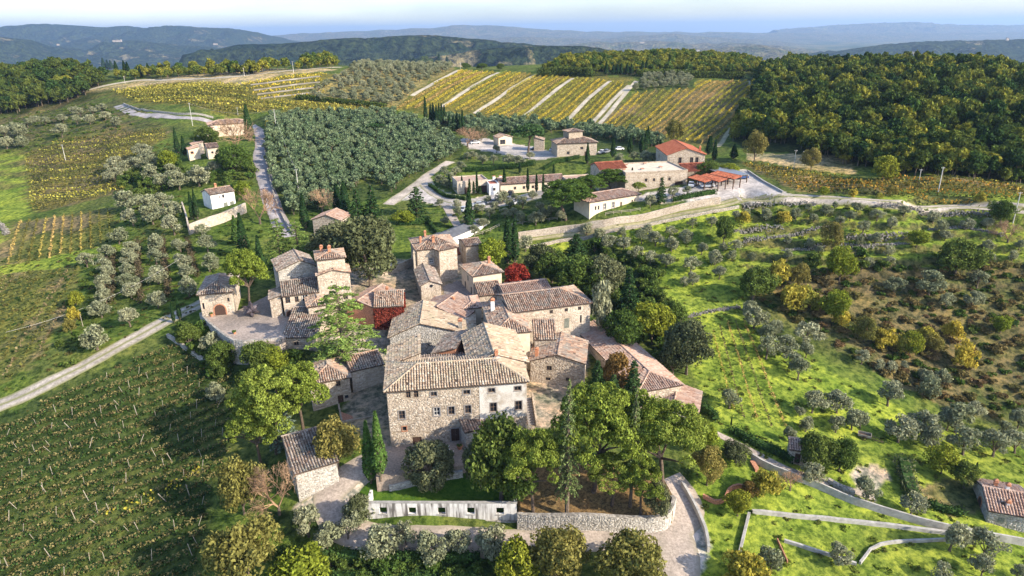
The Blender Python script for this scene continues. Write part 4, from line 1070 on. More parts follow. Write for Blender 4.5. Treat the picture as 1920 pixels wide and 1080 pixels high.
bld('low_range', 'long low tiled range between the square villa and the pale hall', (944, 553), (1035, 541), 7, 4.5, 4.0, 'gable_u', .32, .3, tile='tilesp')
bld('square_villa', 'square cream villa with pyramid-like hipped roof beside the red maple', (885, 519), (945, 510), 9.5, 5.2, 5.6, 'hip', .32, .45, wall='cream', tile='tiles',
    left=[(.3, 0.2, .9, 2.1, 'd'), (.55, 3.2, .8, 1.3, 's'), (.8, 0.2, .9, 2.1, 'd')], stones=False, chim=[(.8, .6, 1.0, .6, 1.0, 'brick')])
bld('porch_roof', 'small brown tiled roof below the wall of the cream villa', (897, 556), (944, 551), 5, 4.6, 3.2, 'shed_front', .32, .25)
bld('hipped_annex', 'low annex with red-brown hipped roof beside the tall wing', (868, 580), (904, 577), 7.5, 3.5, 5.2, 'hip', .34, .3, tile='tilesp', ridge='y', wall='cream', stones=False)
bld('double_house', 'low house with half-red, half-stone gabled roof in the hamlet centre', (776, 584), (869, 600), 9.5, 3.8, 4.2, 'gable_v', .30, .3, off=.47, tile='tilesp', chim=[(.55, .6, 1.3, .5, .6, 'brick')])
bld('grey_gable_house', 'large grey stone house with broad gable and long sloping tile roof', (727, 634), (893, 628), 13, 1.0, 6.4, 'gable_v', .26, .35, off=.37, wall='drywall', tile='tilesy', stone_mat='greystones',
    wins=[(.45, 4.2, .4, .35, 'x'), (.6, 2.4, .4, .35, 'x'), (.04, 3.4, .6, .9, 'x')], chim=[(.82, .12, .4, .75, 2.2, 'drywall')], left=[(.5, 2.5, .7, 1.1, 'x'), (.25, 2.5, .7, 1.1, 'x')])
bld('brick_gable_house', 'narrow house with dark mossy tiles and brick end behind the manor', (808, 664), (856, 668), 9, .8, 8.2, 'shed_left', .32, .25, tile='tilesg', wall='brick', stones=False)
# ---- church, stone house and the upper hamlet
chapel = bld('chapel', 'small stone chapel with gabled roof, round window and bell gable', (787, 537), (829, 533), 14, 5.0, 4.6, 'gable_v', .40, .3, wall='wallpl', tile='tilesg', off=.46,
    wins=[(.68, .1, .8, 1.5, 'a')], left=[(.35, 2.2, .4, .9, 'x'), (.62, 0.1, .9, 2.0, 'd')])
b = MB(); b.lathe([(.05, 0), (.36, 0), (.36, .1), (.3, .1)], 12); o = b.build('round_window', M['glass'], chapel); o.matrix_local = Matrix.Translation((2.75, .28, 4.35)) @ Matrix.Rotation(R(90), 4, 'X')
b = MB(); b.box(.1, .55, 12.2, 13.7, 3.5, 7.2); b.box(.1, .55, 12.2, 12.55, 7.203, 8.6); b.box(.1, .55, 13.35, 13.7, 7.203, 8.6); b.box(.1, .55, 12.2, 13.7, 8.603, 8.95); b.hexa([(0, 12.1, 8.953), (.65, 12.1, 8.953), (.65, 13.8, 8.953), (0, 13.8, 8.953), (.28, 12.8, 9.5), (.37, 12.8, 9.5), (.37, 13.1, 9.5), (.28, 13.1, 9.5)])
bg_ = b.build('bell_gable', M['wallpl'], chapel); b = MB(); b.lathe([(.28, 0), (.22, .12), (.16, .4), (.05, .5)], 10, (.33, 12.95, 7.6)); b.build('bell', M['metal'], bg_)
sh = bld('stone_house', 'two-block stone house with red and brown hipped roof and three chimneys', (779, 470), (860, 462), 11, 6.0, 8.4, 'hip', .34, .4, tile='tiles',
    wins=[(.34, 4.6, 1.0, 1.3, 'W'), (.38, .1, 1.0, 2.0, 't')], left=[(.5, 3.6, .9, 1.6, 'x')], chim=[(.18, .35, 1.1, .5, .8), (.46, .25, .9, .6, 1.2), (.34, .62, 1.3, .5, 1.2)])
bld('block', '', (822, 471), (860, 463), 4, 6.0, 8.4, 'hip', .34, .35, tile='tiles', into=sh)
bld('shed_house', 'tall narrow shed with brown tiles beyond the stone house', (872, 463), (905, 459), 7, 8.0, 4.6, 'gable_u', .3, .3, left=[(.5, 2.2, .6, 1.4, 'x')])
bld('red_canopy', 'low red tiled canopy between the stone house and the narrow shed', (857, 478), (878, 474), 4.5, 6.5, 2.6, 'shed_front', .25, .1, tile='tilesr', stones=False, wall='cream')
bld('garden_shed', 'small tile-roofed shed half hidden behind the round oak', (583, 412), (640, 414), 8, 11, 4.0, 'gable_v', .34, .3, tile='tilesp')
bld('greenhouse', 'long grey glasshouse roof running back from the stone house', (792, 449), (826, 455), 24, 8.0, 3.2, 'gable_v', .22, .05, tile=None, pan='glassroof', wall='white', stones=False, off=.4)
# ---- left cluster round the paved terrace
bld('tower_house', 'square stone house with arched brown door beside the paved terrace', (368, 554), (436, 548), 12, 8.2, 5.2, 'hip', .46, .4, tile='tilesg', wall='wallpl',
    wins=[(.57, .1, 2.2, 2.4, 'a'), (.88, 3.0, .5, .9, 'x'), (.08, 1.8, .45, 1.4, 'x')], chim=[], right=[(.3, 3.2, .7, 1, 'x')])
lg = bld('grey_house', 'rambling stone house with mossy brown roof facing the terrace', (527, 557), (599, 548), 5.5, 8.0, 4.9, 'shed_front', .30, .3, tile='tilesg', wall='wallpl',
    wins=[(.13, 3.2, 1.0, 1.4, 'x'), (.38, 3.2, .8, 1.3, 'x'), (.62, 3.0, 1.1, 1.6, 'W'), (.95, 3.0, .9, 1.4, 'W'), (.14, 0, 1.3, 1.4, 'a'), (.52, 0, 1.0, 1.1, 'd'), (.80, 0, .7, 1.0, 'x')])
bld('upper', '', (519, 509), (593, 498), 9, 8.0, 8.6, 'gable_v', .34, .3, tile='tilesg', wall='drywall', off=.62, into=lg, stone_mat='greystones')
bld('annex', '', (503, 563), (529, 560), 6, 8.0, 4.3, 'shed_left', .3, .25, tile='tilesg', into=lg)
tw = bld('stone_tower', 'cream stone tower with hipped cap roof rising above the mossy roofs', (591, 489), (649, 483), 7, 8.0, 11.8, 'hip', .30, .35, wall='wallpl', tile='tiles', chim=[(.25, .6, .8, .6, .8), (.5, .4, .8, .6, 1.0)])
bld('front', '', (592, 518), (658, 511), 6, 8.0, 8.6, 'gable_v', .28, .3, wall='wallpl', tile='tiles', into=tw, wins=[(.42, 6.6, .35, .35, 'x'), (.8, 2.5, 1.0, 1.3, 'x')], ends=(0, 0))
bld('low_barn', 'low barn with long mossy roof along the terrace edge', (527, 634), (594, 633), 9.5, 4.5, 3.4, 'shed_front', .30, .3, tile='tilesg', wins=[(.38, 1.6, 1.0, .8, 'x')])
bld('cedar_house', 'small hip-roofed house half hidden by the spreading cedar', (575, 577), (619, 571), 8, 7.2, 4.6, 'hip', .34, .3, tile='tiles')
ivy = bld('ivy_house', 'house with ribbed tile roof and walls covered in red creeper', (699, 577), (757, 574), 10, 5.0, 5.2, 'gable_u', .36, .3, tile='tiles', wall='brick', stones=False, chim=[(.42, .62, 1.0, .5, .9, 'brick')])
bld('pink_roof_house', 'low house with pinkish gabled roof beside the red-creeper house', (646, 570), (700, 577), 11, 5.4, 4.6, 'gable_v', .28, .3, off=.45, tile='tilesp', wall='brick', stones=False)
bld('mid_house', 'stone house with hipped ribbed roof, dark door and one shuttered window', (578, 722), (659, 708), 9.5, .2, 5.4, 'hip', .38, .35, tile='tiles',
    wins=[(.70, 3.9, .8, 1.1, 'x'), (.72, .1, 1.0, 1.9, 'd'), (.88, 1.1, .7, .7, 'x')])
bld('link_house', 'low stone link with narrow ribbed roof joining the manor', (657, 698), (722, 683), 4, 1.0, 4.8, 'shed_front', .36, .25, tile='tiles', wall='wallpl')
bld('small_porch', 'little tile-roofed porch beside the mid house', (597, 736), (622, 731), 2.2, .2, 3.0, 'shed_front', .35, .15, stones=False)
bld('front_store', 'low store with curved mossy roof leaning on the manor front', (871, 812), (952, 793), 4.5, 0, 3.3, 'shed_front', .32, .3, tile='tiles', wall='drywall', stone_mat='greystones')
bld('stone_barn', 'windowless stone barn with long ribbed roof beside the gravel drive', (551, 891), (636, 866), 8.5, -2.2, 4.2, 'shed_front', .24, .3, tile='tilesg', wall='drywall', stone_mat='greystones')
bld('terrace_store', 'low flat brick-floored store with tiled edge under the mid house', (640, 792), (707, 780), 7, -3.0, 3.4, 'flat', pan='brick', wall='wall')
# ---- east range with pink roofs
bld('pink_range', 'long pinkish tiled barn running back beside the bare vine rows', (1196, 737), (1282, 722), 30, -.3, 4.6, 'hip', .26, .3, tile='tilesp', ends=(1, 0), ridge='y', wins=[(.3, 1.5, .8, .9, 'x')])
bld('low_annex', 'small gabled annex with pink roof at the end of the long barn', (1233, 762), (1311, 774), 8, -1.6, 3.4, 'gable_v', .24, .25, tile='tilesp', off=.38)
# ---- the winery on the upper terrace
bld('loggia_house', 'long cream house with hipped pink roof and arched paired windows', (1105, 380), (1203, 364), 8.5, 15.4, 3.8, 'hip', .34, .5, wall='cream', tile='tilesp', stones=False,
    wins=[(.12, 1.1, .55, 1.2, 'x'), (.18, 1.1, .55, 1.2, 'x'), (.30, .9, .8, 1.7, 'W'), (.47, .9, .8, 1.7, 'W'), (.63, .1, .7, 2.2, 'd'), (.86, 1.2, .55, 1.2, 'x'), (.91, 1.2, .55, 1.2, 'x')])
bld('red_roof_tower', 'tall stone block with bright red gabled roof above the umbrella pine', (1123, 317.5), (1176, 314), 8, 17, 7.2, 'gable_u', .34, .3, tile='tilesr', pan='panr', left=[(.5, 4.2, .8, 1.7, 's')])
bld('flat_cellar', 'long stone winery cellar with flat gravel roof and four small windows', (1173, 324.5), (1290, 319), 16, 17.0, 6.8, 'flat', pan='cream', wins=[(.33, 3.8, .8, .95, 'x'), (.46, 3.8, .8, .95, 'x'), (.58, 3.8, .8, .95, 'x'), (.71, 3.8, .8, .95, 'x'), (.87, .2, 2.6, 3.2, 'd')],
    chim=[(.05, .3, -.2, .9, .4, 'concrete', False), (.35, .3, -.2, .9, .4, 'concrete', False), (.68, .4, -.2, .9, .4, 'concrete', False), (.22, .8, -.2, .9, .4, 'concrete', False), (.55, .85, -.2, .9, .4, 'concrete', False)])
bld('red_gable_house', 'large stone house with red gabled roof and three windows in its gable', (1250, 291), (1325, 290), 19, 19.0, 6.4, 'gable_v', .34, .4, tile='tilesr', pan='panr', wins=[(.34, 3.6, 1.1, 1.9, 'x'), (.65, 3.6, 1.1, 1.9, 'x'), (.79, 3.6, 1.1, 1.9, 'x'), (.37, 7.4, 1.0, .9, 'x')],
    chim=[(.86, .1, .6, .6, 1.6, 'tilesr')], left=[(.3, 3, 1, 1.4, 'x')])
bld('white_flat_house', 'flat-roofed winery building with stone front and dark garage door', (857, 341), (915, 337), 9, 13, 4.6, 'flat', pan='tilesp', wins=[(.3, 0.1, 1.6, 2.4, 'd'), (.80, .1, 3.4, 2.6, 'd')], wall='wallpl', stones=False)
bld('white_cube', 'small white rendered cube with one square window', (917, 346), (936, 345), 7, 13, 4.0, 'flat', wall='white', pan='tilesr', stones=False, wins=[(.5, 1.8, .9, 1.0, 'x')])
bld('long_low_house', 'long low cream house with pinkish red tile roof and four square windows', (937, 346.5), (1061, 338), 8.5, 13.2, 3.4, 'gable_u', .34, .4, tile='tilesp', wall='cream', stones=False,
    wins=[(.22, 1.3, .9, 1.0, 'x'), (.36, 1.3, .9, 1.0, 'x'), (.5, 1.3, .9, 1.0, 'x'), (.70, 1.3, .9, 1.0, 'x')], chim=[(.0, .95, .2, .9, 1.2, 'white', False), (.1, .95, .2, .9, 1.2, 'white', False)])
bld('flat_link', 'flat pink-roofed link behind the umbrella pine', (1061, 336), (1113, 333), 6, 14, 3.4, 'flat', pan='tilesp', stones=False, wall='wallpl')
fh = bld('farmhouse', 'stone farmhouse with grey hipped roof and small square turret', (1043, 270), (1122, 267), 11, 17.5, 5.6, 'hip', .34, .45, tile='tiles', wins=[(.28, 1.2, 1.2, 1.2, 'x'), (.62, 3.0, 1.2, 1.0, 'x'), (.72, .1, .9, 2, 'd')])
bld('turret', '', (1066, 248), (1095, 246), 6, 17.5, 9.6, 'hip', .3, .4, tile='tiles', into=fh, stones=False)
bld('yellow_shed', 'brown-roofed shed with yellow doors at the upper car park', (934, 259), (962, 257), 7, 17.6, 3.0, 'gable_v', .3, .3, wall='cream', stones=False, wins=[(.3, .1, 2.6, 2, 'x')])
bld('stone_store', 'small plain stone store behind the dark umbrella pine', (1000, 263), (1021, 263), 6, 17.2, 4.4, 'gable_v', .3, .25, off=.15)
# ---- houses on the left and right
bld('white_cottage', 'white stone cottage with ribbed roof and two dark doors above its garden wall', (393, 366), (441, 358), 7, 13.6, 5.0, 'gable_u', .34, .3, wall='white', tile='tiles', stones=False, wins=[(.57, .1, 1.3, 1.8, 's'), (.84, .1, 1.3, 1.8, 's'), (.52, 3.4, .7, 1.1, 'x'), (.36, 3.6, .5, .5, 'x')], chim=[(.45, .55, 1.2, .6, .9, 'terracotta')], found=5)
hv = bld('stepped_villa', 'pink-roofed villa stepping down the slope below a bare tree', (389, 235), (470, 230), 10, 22, 5.5, 'hip', .3, .4, wall='cream', tile='tilesp', stones=False, wins=[(.1, 2.6, 1.2, 1.4, 'x'), (.5, 2.6, 1.2, 1.4, 'x')])
bld('stepped', '', (387, 278), (411, 276), 8, 20, 4.6, 'gable_u', .3, .3, wall='cream', tile='tilesp', stones=False, into=hv, wins=[(.4, 2.4, .8, .8, 'x')])
for q in range(5): bld('stepped', '', (352 + q * 7, 281 - q * 9), (375 + q * 7, 279 - q * 9), 5, 19.5 + q * .3, 4.2 + q * .35, 'shed_left', .2, .15, wall='cream', tile='tilesp', stones=False, into=hv, wins=[(.3, 2.6, .9, .8, 'b')])
bld('right_cottage', 'low stone cottage with pink ribbed roof and white chimneys beside the brown plot', (1852, 958), (1948, 975), 9, -9.5, 2.8, 'gable_u', .34, .35, tile='tilesp', wall='drywall', stone_mat='greystones', wins=[(.3, .8, .9, 1.0, 's')], left=[(.5, .1, 1.4, 2.0, 'a')], chim=[(.52, .52, 1.5, .5, .8, 'white'), (.45, .2, .5, .45, .5, 'white'), (.33, .65, 1.2, .5, .7, 'terracotta')])
bld('tool_shed', 'tiny stone tool shed with one-slope red roof and dark door', (1479, 843), (1514, 848), 2.6, -4, 2.6, 'shed_front', .3, .15, tile='tilesp', wins=[(.55, .05, .9, 1.9, 'd')], wall='drywall', stone_mat='greystones')
bld('field_hut', 'half-hidden tan hut roof in the dry hollow below the wood', (1526, 316), (1560, 317), 6, 18, 2.2, 'gable_v', .3, .2, tile='tilesp', stones=False)

# ------------------------------------------------------------------ naming by what stands near
MARKS = []        # (x, y in photo px, words)
def mark(px, py, words): MARKS.append((px, py, words))
for a in [(855,780,'the big manor'),(1045,690,'the gabled house with the red chimney'),(1255,700,'the long pink-roofed barn'),(405,570,'the house with the arched door'),(415,370,'the white cottage'),
          (410,260,'the stepped villa'),(1152,380,'the loggia house'),(1290,310,'the red gabled house'),(1230,335,'the flat-roofed cellar'),(1000,345,'the long low house'),(885,345,'the garage block'),
          (1082,275,'the turreted farmhouse'),(1010,265,'the plain stone store'),(1495,850,'the tiny tool shed'),(1885,945,'the right-edge cottage'),(1618,818,'the wooden cart'),(820,490,'the two-block stone house'),
          (788,535,'the chapel'),(585,870,'the windowless barn'),(830,965,'the pierced white wall'),(1110,975,'the curved retaining wall'),(1500,880,'the stone cistern'),(1440,345,'the gravel car park'),
          (1370,930,'the wavy brick wall'),(1560,550,'the yellow thicket'),(1600,960,'the long garden wall'),(505,350,'the grey lane'),(200,680,'the dirt road'),(870,430,'the garden path'),(880,270,'the upper car park'),
          (215,430,'the left vine plot'),(1640,375,'the gravel road'),(1405,690,'the bare vine rows'),(1400,255,'the hill vineyard edge'),(1350,520,'the open lawn'),(1800,480,'the big round oak')]: mark(*a)
NAMED = {}
def near_label(px, py, what, wpx, used):
    m = min(MARKS, key=lambda q: (q[0] - px) ** 2 + ((q[1] - py) * 1.7) ** 2); dx, dy = px - m[0], (py - m[1]) * 1.7
    rel = ('right of' if dx > 0 else 'left of') if abs(dx) > abs(dy) else ('in front of' if dy > 0 else 'beyond')
    return (what, rel, m[2], math.hypot(dx, dy))
_T = ['', '', 'twenty', 'thirty', 'forty', 'fifty', 'sixty', 'seventy', 'eighty', 'ninety']
_O = ['', 'first', 'second', 'third', 'fourth', 'fifth', 'sixth', 'seventh', 'eighth', 'ninth', 'tenth', 'eleventh', 'twelfth', 'thirteenth', 'fourteenth', 'fifteenth', 'sixteenth', 'seventeenth', 'eighteenth', 'nineteenth']
def ordinal(n):
    if n < 20: return _O[n]
    return (_T[n // 10][:-1] + 'ieth') if n % 10 == 0 else _T[n // 10] + '-' + _O[n % 10]
ORD = ['', 'second', 'third', 'fourth', 'fifth', 'sixth', 'seventh', 'eighth', 'ninth', 'tenth', 'eleventh', 'twelfth', 'thirteenth', 'fourteenth', 'fifteenth']
PENDING = []      # (object, px, py, what)
def later(o, px, py, what): PENDING.append((o, *near_label(px, py, what, 0, None)))
def name_pending():
    by = {}
    for o, what, rel, mk, d in PENDING: by.setdefault((what, rel, mk), []).append((d, o))
    for (what, rel, mk), l in by.items():
        l.sort(key=lambda t: t[0])
        for i, (d, o) in enumerate(l):
            o['label'] = f"{what} {rel} {mk}" + ('' if len(l) == 1 else (', the closest' if i == 0 else f", {ordinal(i + 1)} closest"))

rnd = random.Random(11)
SIZE = lambda w: 'large' if w > 42 else ('mid-sized' if w > 26 else 'small')
# ---- olives one by one, photo px (x, foot, height)
def region(cx0, cy0, k, lst): return [(cx0 + a / k, cy0 + b_ / k, c / k) for a, b_, c in lst]
OL = region(1280, 360, 3, [(60,200,60),(165,190,60),(300,160,60),(360,150,55),(470,160,70),(640,150,65),(710,110,50),(810,130,65),(860,90,40),(985,110,60),(740,170,55),(945,160,60),(1100,160,70),(1250,130,60),(1180,200,65),(1020,230,80),(890,180,50),(1415,170,70),(1460,220,70),(1600,210,70),(1720,200,60),(1480,270,60),(1085,290,70),(590,290,50),(1000,300,60),(715,310,55),(300,330,70),(230,330,50),(110,350,70),(185,405,85),(280,385,65),(395,385,50),(590,385,70),(765,350,55),(980,360,60),(1165,355,60),(1165,415,60),(1050,425,60),(1720,330,65),(1740,390,55),(1860,380,55),(1900,320,55),(50,450,95),(60,520,75),(210,490,80),(10,530,60),(20,285,80),(-60,330,75),(-150,300,80),(-230,290,80),(-90,420,75),(-180,400,70),(-260,380,80),(-330,330,80),(-70,250,60),(-200,240,60),(-330,260,60),(-420,320,80),(-480,280,80),(-540,240,70),
    (385,690,90),(410,765,140),(480,850,110),(480,935,135),(525,810,95),(590,925,125),(620,990,100),(660,1055,130),(690,860,145),(700,930,90),(1015,965,85),(1110,1000,60),(1175,1015,65),(1250,995,50),(1380,1080,90),(1470,1080,90),(1200,570,100),(1400,580,150),(1490,650,90),(1640,650,100),(1670,530,100)])
OL += region(1280, 720, 3, [(270,135,110),(740,160,135),(880,160,140),(870,270,95),(965,255,130),(1010,245,110),(1170,120,150),(1230,325,155),(1360,295,155),(1420,375,135),(1505,260,130),(1560,270,180),(1600,395,165),(1770,405,155),(1830,305,95),(1890,385,135),(700,265,85),(610,325,85),(660,175,55),(1050,655,135),(1300,735,125),(740,565,125),(1540,935,245),(1720,975,165),(510,1055,155),(890,1015,120),(1700,1085,130),(1460,1095,100),(1890,1095,85),(1400,75,125),(1900,250,110),(1640,200,110)])
OL += region(0, 360, 3, [(720,110,120),(740,190,95),(830,130,110),(850,180,105),(910,90,90),(940,150,100),(970,240,110),(1130,255,75),(590,395,95),(580,450,80),(575,565,95),(600,490,80),(730,365,85),(720,415,75),(715,475,75),(720,535,85),(730,595,85),(870,335,95),(870,405,85),(880,515,95),(880,650,90),(1010,335,75),(1030,425,85),(1040,505,95),(1055,585,105),(1160,335,95),(1170,445,95),(720,755,105),(530,885,130),(560,705,95),(590,625,80),(480,420,80),(1210,1180,100),(660,290,90),(1200,900,110)])
OL += region(0, 0, 3, [(640,965,90),(700,990,85),(760,965,85),(850,1020,95),(900,1065,90),(1000,1065,100),(1110,1045,110),(820,925,85),(790,885,80),(1200,985,80),(1300,970,110),(1340,905,80),(20,775,70),(70,745,60),(110,765,70),(30,835,70),(120,825,60),(150,715,50),(250,705,50),(340,775,80),(190,695,45),(420,640,45),(450,655,50),(500,695,55),(520,645,45),(590,675,50),(350,685,45),(430,695,50),(660,705,50),(570,625,45),(640,1020,80),(860,960,90),(960,1000,80)])
OL += region(820, 220, 4.5, [(470,395,100),(600,395,110),(690,405,110),(380,385,90),(250,355,80),(310,345,80),(780,345,70),(500,295,80),(545,725,130),(660,705,80),(720,765,130),(800,685,90),(870,790,100),(900,850,110),(830,905,140),(700,885,115),(640,840,100),(570,840,100),(440,850,110),(380,805,90),(390,925,100),(420,725,80),(330,800,90),(160,765,90),(180,835,100),(310,985,100),(60,905,90),(90,1045,110),(1050,870,110),(960,830,110),(100,565,130),(150,485,90),(60,490,100),(30,565,110),(80,590,90),(170,630,90),(200,440,90),(740,600,70),(20,760,90),(240,900,90),(480,780,90),(610,760,90)])
OL += region(1080, 230, 4.5, [(370,340,80),(490,320,80),(590,320,85),(650,330,80),(820,620,80),(945,605,80),(630,710,100)])
OL += [(706,1046,58),(810,1052,52),(860,1035,40),(760,1020,40),(575,1005,50),(650,1010,40),(920,1040,50),(672,985,50),(610,1030,45),(985,470,30)]
OL = sorted(OL, key=lambda t: -t[2])
for n_ol, (px, py, hp) in enumerate(OL):
    g, w, h = spec(px, py - hp, py + 1, hp * 1.12)
    if h > 8 or w > 11: w *= .7; h = min(h * .75, 8)
    if 820 < px < 1080 and py < 470: w *= .8; h *= .8
    elif px > 1280: w *= .88; h *= .92
    o = put_tree('olive', g, w * 1.12, h, 'olive_tree', None, 'silvery olive trees on the grassy plots and terraces', seed=n_ol)
    later(o, px, py, f"{SIZE(hp)} silvery olive tree")
OLN = len(OL)

# ---- cypresses
CY = [(463,196,264,14,'tall dark cypress beside the bend of the grey lane'),(568,362,432,15,'dark cypress at the corner of the olive grove by the lane end'),(879,355,432,15,'lone tall cypress beside the garden path'),
      (952,408,494,19,'broad dark cypress of the pair below the dirt track'),(965,412,494,17,'narrower dark cypress of the pair below the dirt track'),(329,240,290,9,'slim cypress in the bushes left of the stepped villa'),(343,255,292,9,'second slim cypress beside the stepped villa'),
      (357,360,413,9,'left one of two slim cypresses by the white cottage'),(365,356,413,9,'right one of two slim cypresses by the white cottage'),(440,404,460,16,'sunlit cypress of the pair above the umbrella pine'),(452,400,482,17,'taller cypress of the pair above the umbrella pine'),(485,442,512,15,'dark cypress above the roof of the rambling house'),
      (322,566,606,6,'left one of two little cypresses beside the dirt road'),(333,556,600,7,'right one of two little cypresses beside the dirt road'),(632,345,402,17,'left dark cypress of the clump at the grove corner'),(645,340,410,18,'second dark cypress of the clump at the grove corner'),(1372,778,800,3,'tiny young cypress on the lawn by the bare vine rows'),
      (1102,268,308,9,'cypress in front of the turreted farmhouse'),(1150,260,296,9,'cypress between the farmhouse and the red roof'),(1182,254,289,10,'cypress left of the trio behind the red gabled house'),(1204,252,289,9,'first of the cypress trio by the red gabled house'),(1211,244,285,9,'second of the cypress trio by the red gabled house'),(1215,237,280,9,'tallest of the cypress trio by the red gabled house'),(1238,262,305,9,'cypress standing against the red gabled roof'),
      (1185,315,358,8,'cypress against the stone cellar wall'),(1330,255,290,10,'twin cypress right of the red gabled house, nearer the vineyard'),(1341,262,302,9,'slim cypress right of the red gabled house'),(1377,270,298,13,'squat dark cypress at the foot of the vineyard edge track'),
      (1333,255,288,9,'thick cypress right of the red gabled house'),(1832,866,882,5,'tiny cypress behind the right-edge cottage')]
for px, t, b_, w, lab in CY: T('lit_cypress' if 'sunlit' in lab else 'cypress', px, t, b_, w, 'cypress_tree', lab, 'dark cypresses near the houses and lanes', 'cypress')
for i, (px, t, b_) in enumerate([(842,325,352),(866,330,362),(880,335,366),(888,340,366),(894,320,366),(900,348,366),(945.5,314,362),(989.5,315,363),(1006,325,363),(1018.5,325,364),(1038,308,344),(975,304,326)]):
    o = T('thin_cypress', px, t, b_, 5.5 if i != 6 else 8, 'thin_cypress', None, 'thin young cypresses along the winery fronts', 'cypress'); later(o, px, b_, 'thin young cypress')
HC = [(797,182,226),(807,195,232),(812,192,234),(818,197,236),(823,194,236),(828,193,234),(833,197,232),(842,213,240),(850,217,246),(856,210,246),(862,214,248),(867,206,248),
      (193,107,130),(201,112,131),(207,113,130),(216,114,134),(232,113,134),(238,116,134),(277,118,143),(262,124,146),(140,138,152),(155,128,140),(120,155,190),(18,150,178),(42,172,200),(370,124,139),(389,126,138),(401,120,136),(430,124,138),(445,118,137),(452,122,138),(462,125,138),(470,124,139),(823,100,122),(838,106,124),(775,108,124),
      (1137,115,142),(1150,122,140),(1158,120,140),(1165,118,140),(1176,118,140),(1184,120,140),(1195,118,138),(1205,113,138),(1212,113,138),(1447,118,140),(1470,119,140),(1538,120,136)]
for i, (px, t, b_) in enumerate(HC):
    o = T('cypress', px, t, b_, 7, 'cypress_tree', None, 'cypresses on the ridge and among the hill vineyards', 'cypress'); later(o, px, b_, 'small dark hilltop cypress' if b_ < 215 else 'dark cypress of the tall hillside row')

